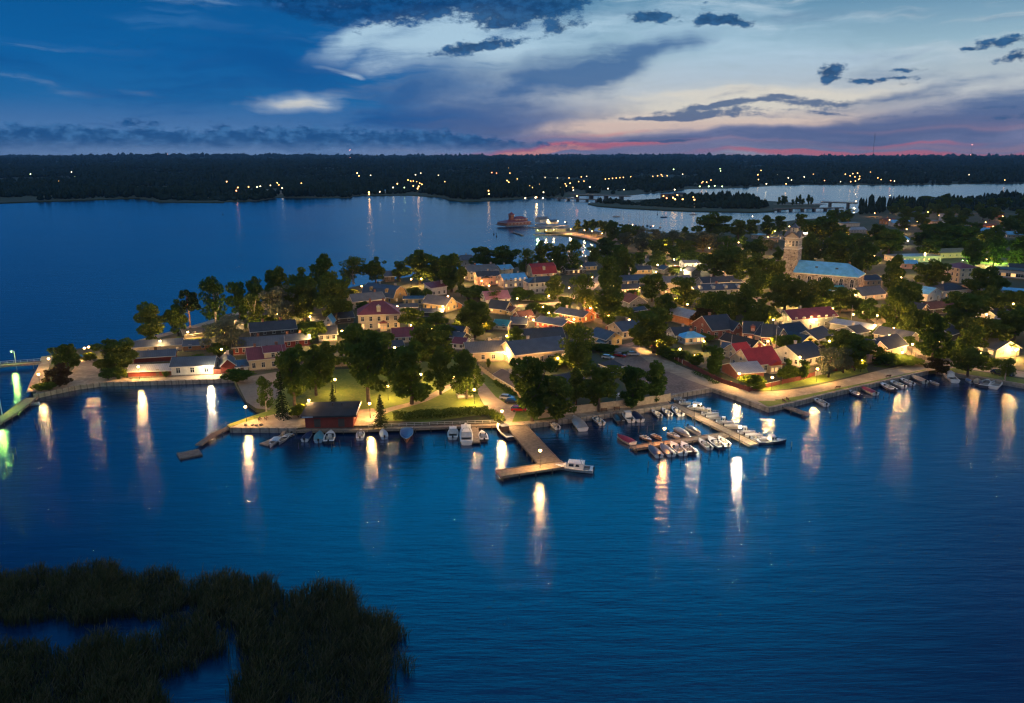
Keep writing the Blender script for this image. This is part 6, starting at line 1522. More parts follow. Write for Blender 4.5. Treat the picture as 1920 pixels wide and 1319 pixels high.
def inside(p, poly):
    c = False; j = len(poly) - 1
    for i in range(len(poly)):
        xi, yi = poly[i]; xj, yj = poly[j]
        if (yi > p.y) != (yj > p.y) and p.x < (xj - xi) * (p.y - yi) / (yj - yi) + xi: c = not c
        j = i
    return c
AV = [[G(x, y)[:2] for x, y in q] for q in ([(1140, 640), (1215, 640), (1345, 705), (1440, 735), (1900, 680), (1900, 720), (1440, 770), (1140, 760)], [(1150, 650), (1120, 600), (1000, 585), (1000, 570), (1070, 562), (1140, 595), (1200, 650)],
  [(1780, 486), (1990, 488), (1990, 540), (1780, 520)], [(1180, 498), (1350, 498), (1350, 512), (1180, 512)], [(1590, 535), (1625, 535), (1690, 640), (1650, 640)])]
scatter(58, 1560, 1925, 380, 470, (11, 17), ('broad', 'broad', 'oval'), avoid=AV, rr=(5, 8))
scatter(12, 1200, 1480, 440, 500, (8, 12), ('broad', 'oval', 'willow'), avoid=AV)
scatter(10, 1560, 1925, 560, 640, (6, 10), ('broad', 'oval'), avoid=AV)

scatter(46, 480, 1250, 540, 690, (2.5, 6), ('bush', 'bush', 'oval', 'lime', 'broad'), avoid=AV)
scatter(46, 1250, 1900, 560, 690, (2.5, 6.5), ('bush', 'bush', 'oval', 'lime', 'broad'), avoid=AV)
# ------------------------------------------------------------------ reeds in the foreground water
def reed_bed():
    polys = [[(-60, 1085), (60, 1078), (150, 1078), (195, 1072), (260, 1082), (325, 1080), (335, 1100), (352, 1104), (400, 1095), (440, 1090), (470, 1084), (505, 1092), (520, 1112), (548, 1120), (580, 1112), (640, 1110), (665, 1130), (668, 1150), (700, 1160), (735, 1165), (748, 1185), (747, 1220), (720, 1235), (728, 1262), (735, 1330), (690, 1480), (560, 1470), (545, 1360), (520, 1310), (498, 1262), (480, 1250), (470, 1260), (455, 1235), (442, 1200), (430, 1180), (445, 1150), (400, 1175), (382, 1165), (365, 1145), (330, 1150), (300, 1162), (180, 1172), (60, 1172), (-60, 1168)],
             [(-60, 1225), (60, 1215), (140, 1220), (200, 1212), (260, 1202), (300, 1190), (330, 1165), (380, 1165), (408, 1190), (410, 1220), (360, 1255), (290, 1280), (330, 1320), (350, 1480), (-60, 1480)],
             [(440, 1250), (475, 1255), (510, 1300), (520, 1400), (440, 1400)], [(742, 1240), (758, 1238), (764, 1260), (746, 1266)], [(405, 1212), (430, 1215), (425, 1240), (400, 1235)]]
    gp = [[G(x, y, 0)[:2] for x, y in q] for q in polys]
    V = []; pts = []
    rg = np.random.default_rng(9)
    for q in gp:
        xs = [p[0] for p in q]; ys = [p[1] for p in q]
        A = (max(xs) - min(xs)) * (max(ys) - min(ys))
        n = int(A * 24)
        c = np.stack([rg.uniform(min(xs), max(xs), n), rg.uniform(min(ys), max(ys), n)], 1)
        ins = np.zeros(n, bool); j = len(q) - 1
        for i in range(len(q)):
            xi, yi = q[i]; xj, yj = q[j]
            cr = ((yi > c[:, 1]) != (yj > c[:, 1])) & (c[:, 0] < (xj - xi) * (c[:, 1] - yi) / (yj - yi + 1e-9) + xi)
            ins ^= cr; j = i
        pts.append(c[ins])
    P = np.concatenate(pts)
    P[:, 0] += .9 * np.sin(P[:, 1] * .75) + .5 * np.sin(P[:, 1] * 2.1 + 1) + rg.normal(0, .35, len(P)); P[:, 1] += .8 * np.sin(P[:, 0] * .6) + .4 * np.sin(P[:, 0] * 1.9) + rg.normal(0, .35, len(P))
    # thin out in patches so that water shows between tufts
    pat = np.sin(P[:, 0] * .9 + 1.3 * np.sin(P[:, 1] * .7)) * np.sin(P[:, 1] * 1.1 + np.sin(P[:, 0] * .5))
    P = P[(pat > -.72) | (rg.random(len(P)) < .35)]
    n = len(P)
    tall = 2.1 + .55 * np.sin(P[:, 0] * .33 + P[:, 1] * .21) + .35 * np.sin(P[:, 0] * .9) + rg.normal(0, .22, n)
    tall = np.clip(tall, .9, 3.4)
    a = rg.uniform(0, 2 * np.pi, n); w = rg.uniform(.018, .045, n)
    lx = rg.normal(.12, .27, n) * tall; ly = rg.normal(0, .24, n) * tall
    ca, sa = np.cos(a) * w, np.sin(a) * w
    z0 = np.full(n, -.3)
    base = np.stack([P[:, 0], P[:, 1], z0], 1)
    mid = base + np.stack([lx * .35, ly * .35, tall * .62 + .3], 1)
    tip = base + np.stack([lx, ly, tall + .3], 1)
    wv = np.stack([ca, sa, np.zeros(n)], 1)
    V = np.stack([base - wv, base + wv, mid + wv * 1.2, mid - wv * 1.2, tip + wv * .9, tip - wv * .9], 1).reshape(-1, 3)
    b = np.arange(n)[:, None] * 6
    F = np.concatenate([b + np.array([[0, 1, 2, 3]]), b + np.array([[3, 2, 4, 5]])]).astype(np.int32)
    m = leaf_mat('reed_blades', (.030, .040, .030, 1), (.070, .072, .050, 1), .3)
    m2 = leaf_mat('reed_plumes', (.075, .062, .042, 1), (.15, .12, .085, 1), .3)
    o = bpy.data.objects.new('reed_bed', nmesh('reed_bed', V, F, [m, m2], mi=np.concatenate([np.zeros(n), (rg.random(n) < .6).astype(int)]))); link(o)
    tag(o, 'dark reed bed growing in the water at the bottom left', 'reeds', kind='stuff')
reed_bed()

# ------------------------------------------------------------------ distant woods
def hills():
    """far terrain that rises gently towards the horizon"""
    nx, ny = 150, 60
    V = []; 
    for j in range(ny + 1):
        Y = 2100 + (19000 - 2100) * (j / ny) ** 1.8
        for i in range(nx + 1):
            X = (i / nx * 2 - 1) * (Y * .95 + 800)
            k = min(1, max(0, (Y - 2200) / 6500))
            z = 2 + 46 * k ** .8 + 34 * k * mnoise.noise((X / 2300, Y / 2600, 0)) + 12 * k * mnoise.noise((X / 700, Y / 900, 3))
            V.append((X, Y, z if j else -3))
    F = [(j * (nx + 1) + i, j * (nx + 1) + i + 1, (j + 1) * (nx + 1) + i + 1, (j + 1) * (nx + 1) + i) for j in range(ny) for i in range(nx)]
    return np.array(V), np.array(F), nx, ny
HV, HF, hnx, hny = hills()
M_WOODFLOOR = ground_mat('wood_floor', (.018, .028, .012, 1), (.026, .036, .016, 1), (.012, .022, .01, 1), .004, .02)
tag(bpy.data.objects.new('hills', nmesh('hills', HV, HF, M_WOODFLOOR, smooth=True)), kind='structure'); link(bpy.data.objects['hills'])
def hz(x, y):
    if y < 2200: return .8
    k = min(1, max(0, (y - 2200) / 6500))
    return max(.8, 2 + 46 * k ** .8 + 34 * k * mnoise.noise((x / 2300, y / 2600, 0)) + 12 * k * mnoise.noise((x / 700, y / 900, 3)))
def wood(name, P, label, hmin, hmax, wid, seed=1, mats=None):
    """many small trees as one mass: six-sided lobed crowns"""
    rg = np.random.default_rng(seed)
    n = len(P); k = 6
    h = rg.uniform(hmin, hmax, n) * np.array([.82 + .9 * mnoise.noise((p[0] / 140, p[1] / 260, 5)) + .35 * mnoise.noise((p[0] / 30, p[1] / 60, 8)) for p in P]).clip(.35, 1.5); w = wid * rg.uniform(.6, 1.25, n) * P[:, 3]
    h = h * (1 + .35 * (P[:, 3] - 1))
    a = np.arange(k) / k * 2 * np.pi
    conif = rg.random(n) < .45
    V = np.zeros((n, 2 * k + 2, 3), dtype=np.float32)
    V[:, 0] = P[:, :3]
    for r_i, (fz, fw1, fw2) in enumerate(((.22, 1.0, 1.0), (.68, .5, .85))):
        for i in range(k):
            ww = w * np.where(conif, fw1, fw2) * rg.uniform(.6, 1.25, n)
            V[:, 1 + r_i * k + i, 0] = P[:, 0] + np.cos(a[i]) * ww
            V[:, 1 + r_i * k + i, 1] = P[:, 1] + np.sin(a[i]) * ww
            V[:, 1 + r_i * k + i, 2] = P[:, 2] + h * fz * rg.uniform(.8, 1.2, n)
    V[:, -1] = P[:, :3]; V[:, -1, 2] += h
    F = []
    for i in range(k):
        j = (i + 1) % k
        F += [(0, 1 + j, 1 + i), (1 + i, 1 + j, 1 + k + j), (1 + i, 1 + k + j, 1 + k + i), (1 + k + i, 1 + k + j, 2 * k + 1)]
    F = np.array(F)
    FF = (np.arange(n)[:, None, None] * (2 * k + 2) + F[None]).reshape(-1, 3)
    o = bpy.data.objects.new(name, nmesh(name, V.reshape(-1, 3), FF, mats or M_FAR)); link(o)
    return tag(o, label, 'woods', kind='stuff')
def far_mat():
    m = bpy.data.materials.new('far_canopy'); m.use_nodes = True
    t = NT(m.node_tree); bs = m.node_tree.nodes['Principled BSDF']
    c = t.n('ShaderNodeTexCoord').outputs['Object']
    cc = t.mix(t.mr(t.noise(c, .06, 3, .7), .35, .65), (.008, .020, .014, 1), (.026, .042, .028, 1))
    cc = t.mix(t.mr(t.noise(c, .004, 3, .6), .4, .7), cc, (.018, .034, .026, 1))
    t.put(bs.inputs['Base Color'], cc); bs.inputs['Roughness'].default_value = 1; bs.inputs['Specular IOR Level'].default_value = 0
    return m
M_FAR = far_mat()
# lights across the bay as seen: x, y, colour, strength
FARL = [(425, 341, 'o', 2), (446, 352, 'o', 1.5), (443, 358, 'r', 1.6), (466, 351, 'o', 1.4), (482, 351, 'w', 1.2), (507, 348, 'w', 1), (520, 343, 'o', 2), (523, 347, 'o', 1), (529, 353, 'w', 1), (565, 344, 'o', 1.5), (57, 327, 'g', 2), (134, 323, 'w', 1.2), (110, 340, 'o', .3), (140, 332, 'g', .3),
        (670, 325, 'o', 4), (673, 330, 'o', 2), (695, 329, 'w', .8), (745, 345, 'o', 2.4), (737, 352, 'w', 1.4), (758, 352, 'g', .8), (712, 360, 'w', .6), (692, 361, 'o', 2.5), (692, 365, 'o', 1), (765, 338, 'o', 1.4), (770, 340, 'o', 1.2), (775, 340, 'o', 1.2), (781, 341, 'o', 1.4), (787, 344, 'o', 1.4), (791, 346, 'o', 1.6), (785, 350, 'o', 2.6), (783, 354, 'o', 2.2), (775, 349, 'o', 1.4),
        (779, 328, 'w', 1), (789, 325, 'w', .7), (822, 329, 'w', .6), (834, 341, 'o', .8), (915, 348, 'o', 1.6), (916, 358, 'o', 1.4), (917, 364, 'o', 1.6), (914, 353, 'o', .7), (953, 316, 'o', 1.8), (956, 325, 'o', 1), (922, 324, 'r', 1.4), (931, 325, 'r', .8), (951, 339, 'o', 1.8), (954, 342, 'o', 1.4), (970, 336, 'o', 1.2), (984, 346, 'o', 1.2), (993, 349, 'o', 2.6), (998, 352, 'o', .8), (1021, 352, 'o', 1.6), (1019, 361, 'w', .8), (1040, 349, 'o', 1.2), (1028, 314, 'w', .5), (1045, 334, 'w', .5), (1067, 334, 'o', 1), (1069, 344, 'o', 1.6), (1085, 341, 'o', .8), (1090, 332, 'o', .9), (1095, 340, 'o', 1), (1022, 333, 'w', .5), (1050, 352, 'w', .7),
        (1074, 352, 'o', 1), (1106, 351, 'w', 1.4), (1140, 354, 'w', 1.2), (1170, 356, 'w', .5), (1075, 357, 'w', .8), (985, 372, 'w', 1), (1004, 371, 'w', 1), (1018, 372, 'w', 1.3), (1082, 368, 'r', 1.6), (1263, 318, 'g', 1.4), (1240, 328, 'o', 1.2), (1280, 327, 'w', .8), (1340, 318, 'g', 1), (1350, 317, 'g', 1), (1351, 321, 'g', .8), (1399, 320, 'o', 1.2), (1421, 328, 'o', 1.6), (1420, 333, 'o', 1.8), (1422, 337, 'o', 1.2), (1427, 320, 'o', .9), (1457, 328, 'w', .7), (1478, 334, 'w', 1), (1484, 338, 'w', .7), (1508, 332, 'w', 1.2), (1525, 327, 'o', .5), (1546, 339, 'r', .9), (1576, 341, 'w', .5), (1585, 327, 'o', 1.2), (1594, 330, 'o', 1), (1599, 326, 'o', 1.2), (1608, 325, 'o', 1.2), (1603, 332, 'o', 1), (1612, 331, 'o', 1), (1595, 341, 'o', 1.2), (1604, 340, 'o', 1.4), (1610, 337, 'o', 1.4), (1612, 335, 'o', 1),
        (1646, 334, 'o', 1), (1652, 337, 'o', .8), (1632, 323, 'o', .5), (1670, 339, 'r', 1.2), (1677, 340, 'w', .8), (1817, 328, 'w', .8), (1884, 338, 'o', 1), (1437, 345, 'w', 1.4), (1474, 345, 'o', 1.6), (1312, 350, 'g', 1.6), (1329, 350, 'g', 2), (1340, 349, 'g', 1.8), (1354, 350, 'g', 2), (1318, 341, 'o', 1), (1325, 342, 'o', 1.2), (1333, 338, 'o', 1), (1316, 343, 'r', 1), (1265, 356, 'w', 1.4), (1270, 366, 'o', 1.4), (1262, 371, 'o', 2), (1266, 374, 'o', 1.6), (1280, 374, 'o', 1.2), (1302, 375, 'o', 1.2), (1250, 372, 'r', 1), (1244, 368, 'o', .8), (1300, 370, 'o', .6), (1605, 378, 'w', .5)]
FARL += [(1135 + i * 6.8, 336 - i * .6, 'o', (1, .8, 1.2)[i % 3]) for i in range(8)] + [(1215 + i * 9, 330 + (i % 2), 'o', (.9, .7)[i % 2]) for i in range(5)] + [(1100, 331, 'w', .5), (1060, 345, 'o', 1), (1062, 349, 'o', 1.2), (1012, 346, 'o', .6)]
def lit_spots():
    out = []
    for x, y, _, _ in FARL:
        p = G(x, y, 13.8)
        if p.y > 2200:
            for _ in range(8): p = G(x, y, hz(p.x, p.y) + 13)
        out.append((p.x, p.y))
    return np.array(out)
SPOTS = lit_spots()
def near_light(x, y):
    dx = np.abs(SPOTS[:, 0] - x); dy = SPOTS[:, 1] - y
    return bool(np.any((dx < 13) & (dy > -14) & (dy < 60)))
def far_points():
    rg = np.random.default_rng(21); out = []
    shore = [(G(x, y, .8).x, G(x, y, .8).y) for x, y in FAR]
    def sy(x):
        for (xa, ya), (xb, yb) in zip(shore[:-1], shore[1:]):
            if xa <= x <= xb: return ya + (yb - ya) * (x - xa) / (xb - xa + 1e-9)
        return 1300
    n = 0
    for (y0, y1, N, s) in ((1050, 1700, 9000, 1.0), (1700, 2600, 11000, 1.15), (2600, 4200, 10000, 1.7), (4200, 7500, 9000, 2.8), (7500, 14000, 6000, 5.5)):
        Y = rg.uniform(y0, y1, N); X = rg.uniform(-1, 1, N) * (Y * .72 + 120)
        for x, y in zip(X, Y):
            back = sy(x)
            d = y - back
            if d < 14: continue
            if y < 2200 and FOPEN(x, y): continue
            if near_light(x, y): continue
            if mnoise.noise((x / 330, y / 520, 12)) > .34: continue
            out.append((x, y, hz(x, y) - .4, s))
    return np.array(out)
OPEN = [G(490, 358, .8), G(775, 350, .8), G(1130, 360, .8), G(1340, 352, .8), G(1230, 365, .8), G(710, 327, .8)]
def FOPEN(x, y):
    return any(abs(x - o.x) < (75 if i != 2 else 95) and (-190 if i not in (5,) else -160) < y - o.y < (60 if i not in (5,) else 160) for i, o in enumerate(OPEN)) and mnoise.noise((x / 25, y / 40, 1)) > -.25
wood('far_forest', far_points(), 'dark forest reaching from the far shore to the horizon', 11, 17, 5.2, 4)
def poly_points(px, n, z, seed, lo=None):
    q = [G(x, y, z)[:2] for x, y in px]; rg = np.random.default_rng(seed); out = []
    xs = [p[0] for p in q]; ys = [p[1] for p in q]
    while len(out) < n:
        x, y = rg.uniform(min(xs), max(xs)), rg.uniform(min(ys), max(ys))
        if inside(Vector((x, y, 0)), q): out.append((x, y, z - .3, 1.0))
    return np.array(out)
wood('island_wood', poly_points([(1195, 386), (1250, 390), (1330, 392.5), (1425, 392.5), (1440, 388), (1400, 377), (1320, 373), (1240, 376), (1200, 380)], 620, .8, 3), 'dense dark wood covering the middle of the island', 9, 15, 4.2, 6)
wood('town_wood', poly_points([(1612, 391), (1690, 385), (1760, 377.5), (1840, 371.5), (1925, 367.5), (2200, 358), (2300, 380), (1925, 398), (1850, 398), (1790, 398), (1700, 399), (1640, 402), (1608, 404)], 1500, LZ, 13), 'dense dark wood along the far right edge of the town', 10, 17, 3.6, 14)
wood('point_wood', poly_points([(1112, 380), (1150, 384), (1195, 386), (1200, 380), (1160, 377.5)], 60, .8, 5), 'thin dark trees on the low left end of the island', 6, 11, 3.2, 8)
wood('shore_wood', poly_points([(700, 361), (820, 361), (870, 372), (965, 369), (1050, 367), (1060, 360), (800, 352), (700, 355)], 700, .8, 7), 'tall dark shore wood on the headland across the bay', 12, 20, 4.6, 9)
wood('shore_wood', poly_points([(0, 366), (200, 366), (330, 368), (420, 376), (470, 374), (430, 362), (200, 352), (0, 352)], 700, .8, 7), 'dark shore wood along the left side of the bay', 11, 18, 4.8, 10)
for i, (x, h) in enumerate(((1460, 10), (1467, 12), (1472, 11), (1493, 11), (1499, 12), (1505, 8), (1515, 12), (1521, 11), (1486, 7))):
    p = G(x, 384.5, .8); tree_at(p, h * 1.25, 3.0, 'oval', label=None, look='lone dark tree on the narrow causeway', group='trees on the island causeway')
mark(*G(1490, 385)[:2], 'the road bridge')

# far masts
def mast(px, pyt, D, label, r=.9, lights=(), zb=40):
    d = ray(px, pyt); t = D / d.y; top = CAMH + d.z * t
    root = empty('radio_mast', (d.x * t, D, zb - 20), 0, label, 'mast')
    h = top - zb + 20
    m = MB(); m.cyl((0, 0, 0), (0, 0, h), r, r * .6, 4); m.build('lattice_mast', DARKM, root)
    if len(lights) == 0:
        g = MB()
        for a in range(3):
            g.cyl((0, 0, h * .96), (math.cos(a * 2.1 + .4) * h * .35, math.sin(a * 2.1 + .4) * h * .35, 0), .22, n=3)
        g.build('guy_wire', DARKM, root)
    for f in lights:
        l = MB(); l.sphere((0, 0, h * f), 2.4, 6, 4); l.build('warning_light', emit('mast_red', (1, .35, .25), 14), root)
mast(1641, 250, 6000, 'tall slender guyed radio mast on the pink horizon at right', r=1.6)
mast(1823, 271, 7000, 'radio mast with white light on the horizon at far right', lights=(.97, .4))
mast(656, 281, 7000, 'radio mast with red lights on the horizon left of centre', lights=(.97, .35))
mast(314, 289, 8000, 'low radio mast with red lights on the left horizon', lights=(.95,))

# ------------------------------------------------------------------ lamps: (x, y of the light); many in the last row are added fill
LK = 'warm street lamp'
for px, py, pw, c in [(91, 673, 1.1, 'w'), (72, 702, .9, 'w'), (166, 651, 1.4, 'w'), (158, 653, .6, 'w'), (236, 662, .5, 'w'), (259, 688, 1.5, 'w'), (352, 623, 1.5, 'w'), (478, 607, 1.3, 'w'), (581, 594, .5, 'w'), (641, 621, .6, 'w'), (580, 629, .7, 'w'),
                      (460, 763, 1.5, 'w'), (579, 751, 1.5, 'w'), (693, 757, 1.8, 'w'), (727, 725, 1.5, 'w'), (789, 702, 2.0, 'w'), (628, 712, .8, 'w'), (850, 708, 1.0, 'w'), (889, 731, 2.0, 'w'), (941, 771, 2.0, 'w'), (1013, 845, 1.1, 'w'), (545, 686, .3, 'w'),
                      (1246, 804, .7, 'o'), (1303, 760, 1.5, 'p'), (1388, 801, 1.7, 'p'), (1230, 639, 1.9, 'w'), (1303, 667, 1.7, 'w'), (1341, 682, .35, 'w'), (1386, 701, 1.9, 'w'), (1448, 708, 1.8, 'w'), (1533, 692, 1.9, 'w'), (1616, 675, 2.0, 'w'), (1692, 661, 1.9, 'w'), (1711, 646, 2.2, 'w'), (1908, 655, 2.2, 'w'), (1838, 662, .8, 'w'),
                      (1311, 605, 1.7, 'o'), (1289, 571, .4, 'o'), (1410, 529, 1.6, 'w'), (1107, 578, .9, 'o'), (1131, 588, .4, 'o'), (1141, 592, .6, 'w'), (1076, 599, 1.0, 'o'), (1029, 587, 1.6, 'w'), (1018, 576, 1.8, 'w'), (1029, 555, 1.0, 'w'), (1067, 540, 1.0, 'w'), (1052, 494, 1.0, 'w'), (986, 595, .9, 'o'), (810, 617, .7, 'w'),
                      (678, 537, 1.0, 'o'), (903, 527, .5, 'o'), (917, 536, .4, 'o'), (947, 527, .4, 'w'), (1230, 511, 1.3, 'w'), (1233, 497, 1.2, 'p'), (1264, 487, 1.2, 'p'), (1277, 506, 1.0, 'p'), (1305, 495, 1.3, 'p'), (1354, 498, .4, 'o'), (1242, 462, 3.0, 'w'), (1237, 474, 2.6, 'w'), (1362, 457, .6, 'w'),
                      (1621, 566, 1.8, 'w'), (1561, 579, 1.1, 'w'), (1645, 592, .9, 'w'), (1676, 616, .9, 'w'), (1668, 629, .7, 'w'), (1700, 548, .9, 'o'), (1693, 536, 1.0, 'o'), (1797, 555, .8, 'w'), (1591, 441, .6, 'o'), (1678, 456, .5, 'o'), (1702, 452, .3, 'p'), (1761, 404, .4, 'w'), (1740, 398, .3, 'w'), (1668, 413, .5, 'w'),
                      (1870, 483, 2.2, 'g'), (1814, 489, 1.2, 'g'), (1805, 489, 1.2, 'g'), (1850, 487, 1.6, 'w'), (1900, 496, 1.4, 'g'), (1884, 461, .4, 'w'), (1895, 405, .5, 'o'), (1880, 406, .6, 'o'), (1862, 425, .6, 'o'), (1848, 417, .5, 'w'), (1740, 417, .5, 'o'), (1752, 424, .4, 'o'), (1803, 420, .5, 'o'), (1915, 382, .4, 'g'), (1606, 477, 1.2, 'o'), (1522, 418, 1.0, 'w'), (1516, 424, .8, 'w'), (1522, 472, .8, 'w'), (1453, 434, 1.1, 'w'), (1440, 445, .8, 'w'), (1415, 437, .8, 'w'), (1404, 462, .8, 'w'), (1420, 470, .7, 'w'),
                      (1027, 413, .8, 'p'), (1046, 415, .9, 'p'), (1059, 417, .8, 'p'), (1070, 430, 1.3, 'w'), (1125, 431, .9, 'o'), (1129, 438, .9, 'o'), (1142, 420, .4, 'o'), (1186, 422, .3, 'o'), (1225, 424, .6, 'w'), (1411, 406, .8, 'p'), (1202, 438, .3, 'p'), (1096, 432, .6, 'o'), (1110, 434, .5, 'o'),
                      (1008, 432, .6, 'g'), (1024, 432, .6, 'w'), (1038, 431, .6, 'w'), (740, 652, .6, 'w'), (1046, 672, 1.0, 'w'), (1004, 682, .6, 'w'), (1080, 680, .9, 'w'), (790, 523, .9, 'w'), (771, 524, .5, 'w'), (820, 562, .4, 'w'), (905, 606, .5, 'w'), (770, 610, .7, 'w'), (840, 556, .4, 'w'), (900, 655, .6, 'w'), (1120, 575, .7, 'w'), (1010, 640, .5, 'w'), (1180, 600, .6, 'w'), (1350, 600, .6, 'w'), (1395, 615, .8, 'w'), (1450, 600, .9, 'w'), (1500, 560, 1.0, 'w'), (1470, 560, .8, 'w'), (1530, 600, .8, 'w'), (1580, 560, 1.0, 'w'), (1480, 640, .9, 'w'), (1440, 640, .6, 'w'), (1150, 520, .8, 'w'), (1090, 500, .9, 'w'), (1290, 540, .8, 'w'), (1340, 570, .6, 'w'), (1400, 490, .8, 'w'), (1390, 510, .8, 'w'), (1600, 505, 1.0, 'w'), (1750, 545, .7, 'w'), (1690, 560, .9, 'w'), (1780, 590, .7, 'w'), (1850, 590, .8, 'w'), (1720, 505, .8, 'w'), (1640, 480, .7, 'w'), (860, 600, .6, 'w'), (720, 545, .8, 'w'), (745, 575, .9, 'w'), (830, 575, .8, 'w'), (560, 580, .6, 'w'), (520, 590, .7, 'w'), (430, 600, .8, 'w'), (300, 640, .5, 'w'), (660, 560, .5, 'w'), (1555, 640, .6, 'w'), (1830, 630, .6, 'w'), (1760, 640, .8, 'w'), (870, 520, .7, 'w'), (970, 560, .6, 'w'), (1500, 545, .9, 'w'), (1604, 553, 1.2, 'w'), (1560, 556, .7, 'w'), (1458, 545, 1.0, 'w'), (1430, 500, .8, 'o'), (1385, 455, .9, 'w'), (1330, 465, .6, 'o'), (1290, 455, .7, 'w'), (1165, 455, .6, 'o'), (1110, 520, .6, 'w'), (1200, 540, .7, 'w'), (1265, 560, .6, 'w'), (1600, 590, .7, 'o'), (1640, 610, .9, 'w'), (1640, 640, .8, 'w'), (1600, 625, .6, 'w'), (1740, 610, .6, 'o'), (1800, 600, .6, 'w'), (1880, 615, .7, 'w'), (1900, 570, .6, 'w'), (1690, 520, .8, 'o'), (1660, 505, .7, 'w'), (1735, 475, .7, 'w'), (1620, 445, .6, 'o'), (1650, 425, .6, 'o'), (1700, 430, .5, 'w'), (1720, 415, .6, 'o'), (1790, 440, .7, 'o'), (1830, 455, .7, 'w'), (1575, 455, .7, 'o'), (1550, 430, .8, 'w'), (1530, 455, .8, 'o'), (1900, 425, .6, 'o'), (1780, 395, .5, 'o'), (1690, 395, .5, 'w'), (1640, 400, .5, 'o'), (1850, 395, .5, 'o'), (1480, 425, .9, 'w'), (1460, 470, .8, 'w'), (1420, 660, .6, 'w'), (1500, 670, .8, 'w'), (1560, 670, .9, 'w'), (1275, 655, .6, 'w'), (1320, 640, .6, 'w'), (1000, 600, .8, 'w'), (950, 630, .5, 'w'), (1070, 560, .8, 'w'), (880, 575, .7, 'w'), (700, 600, .7, 'w'), (620, 650, .5, 'w'), (500, 650, .5, 'w'), (415, 655, .5, 'w')]:  # many of these are unseen lamps added to brighten dark parts of town
    s = ppm(G(px, py, 5))
    lamp(px, py, power=pw * (.65 if py > 640 else 1.7), col=c, look={'w': 'warm glowing street lamp', 'o': 'orange glowing street lamp', 'p': 'pale white street lamp', 'g': 'greenish white street lamp'}[c])
lamp(391, 688, h=3.2, power=.9, col='p', kind='wall', look='bright wall lamp')
lamp(947, 663, h=3.6, power=1.0, col='w', kind='wall', look='bright wall lamp')
lamp(1046, 672, h=3.4, power=.6, col='o', kind='wall', look='small wall lamp')
lamp(724, 601, h=2.4, power=.9, col='w', kind='wall', look='small porch lamp')
lamp(1905, 657, h=3.0, power=.8, col='w', kind='wall', look='bright wall lamp')
# tall harbour floodlight masts and the two road bridge lamps
lamp(1604, 365, h=14, power=2.0, col='p', look='tall white road lamp', r=.5)
lamp(1669, 367, h=12, power=1.0, col='w', look='tall white road lamp', r=.4)
# green light masts standing by the left breakwater
def shaded_light(px, pyt, pyb, pw, label):
    """a post whose hooded lamp throws green light down only"""
    p = G(px, pyb, .3); root = empty('hooded_lamp', p, 0, label, 'lamp')
    h = CAMH + ray(px, pyt).z * (p.y / ray(px, pyt).y) - .3
    m = MB(); m.cyl((0, 0, -1.3), (0, 0, h + .1), .13, .09, 8); m.cyl((0, 0, h + .05), (-.9, 0, h + .2), .07, .06, 6); m.build('pole', WHITE, root)
    a = MB(); a.cyl((-.9, 0, h + .02), (-.9, 0, h + .35), .55, .12, 12); a.build('hood', WHITE, root)
    g = MB(); g.sphere((-.9, 0, h - .2), .16, 8, 6); g.build('globe', M_GLOBEG, root)
    ld = bpy.data.lights.new('lamp_light', 'POINT'); ld.energy = 200 * pw * LAMP_PW; ld.color = (.50, 1.0, .14); ld.shadow_soft_size = .2
    lo = bpy.data.objects.new('lamp_light', ld); link(lo, root); lo.location = (-.9, 0, h - .2)
shaded_light(30, 659, 684, 1.6, 'hooded green-lit lamp post beside the footbridge at left')
shaded_light(4, 744, 778, 1.6, 'hooded green-lit lamp post beside the breakwater at the left edge')
# strip light on the grey hall behind the tower
s = G(1494, 438, 7.5); st = MB(); st.box(-9, 9, -.2, .2, -.5, .5); tag(st.build('strip_light', emit('white_strip', (1, .85, .7), 12), None, (s.x, s.y, s.z), .05), 'long white strip light on the hall right behind the church tower', 'light')

# lights across the bay
def dot(px, py, r=.95, st=1.0, col='o', h=13, pole=True):
    D = None
    p = G(px, py + 3.0 * 0, .8 + h)
    if p.y > 2200:
        for _ in range(12): p = G(px, py, hz(p.x, p.y) + h)
    zb = p.z - h; 
    o = empty('distant_lamp', (p.x, p.y, zb))
    c = {'o': (1, .48, .13), 'w': (1, .74, .42), 'g': (.75, 1, .4), 'r': (1, .3, .12)}[col]
    g = MB(); g.sphere((0, 0, h), r * max(1, p.y / 1700), 6, 4); g.build('globe', emit(f'far_{col}_{st}', c, 8 * st), o)
    m = MB(); m.cyl((0, 0, 0), (0, 0, h), .12, .08, 4); m.build('pole', DARKM, o)
    pend(o, {'o': 'tiny orange lamp', 'w': 'tiny warm white lamp', 'g': 'tiny greenish lamp', 'r': 'tiny reddish lamp'}[col], 'lamp', 'lamps across the bay')
for px, py, c, st in FARL: dot(px, py, st=st, col=c)
def far_real(px, py, h, pw, col, look):
    lamp(px, py, h=h, power=pw * (.6 if px < 500 else .25), col=col, look=look, r=.8, group='bright lamps across the bay', z=.8)
mark(*G(490, 365, .8)[:2], 'the guest harbour across the bay')
far_real(488, 350, 9, 12, 'p', 'strong white floodlight')
far_real(745, 346, 9, 3, 'w', 'strong orange floodlight')
far_real(692, 362, 7, .7, 'w', 'orange shore lamp')
far_real(1006, 370, 7, 2.5, 'w', 'shore lamp')
def far_hall(p0, p1, d, he, w, r, label, lit=.6, rh=0, kind='flat', n=8):
    H(p0, p1, d, he, rh, w, r, label, None, kind=kind, chim=(), win=n, lit=lit, name='harbour_building', cat='building', wsz=(2.2, 1.6), z=.8, trim=False, group='buildings across the bay')
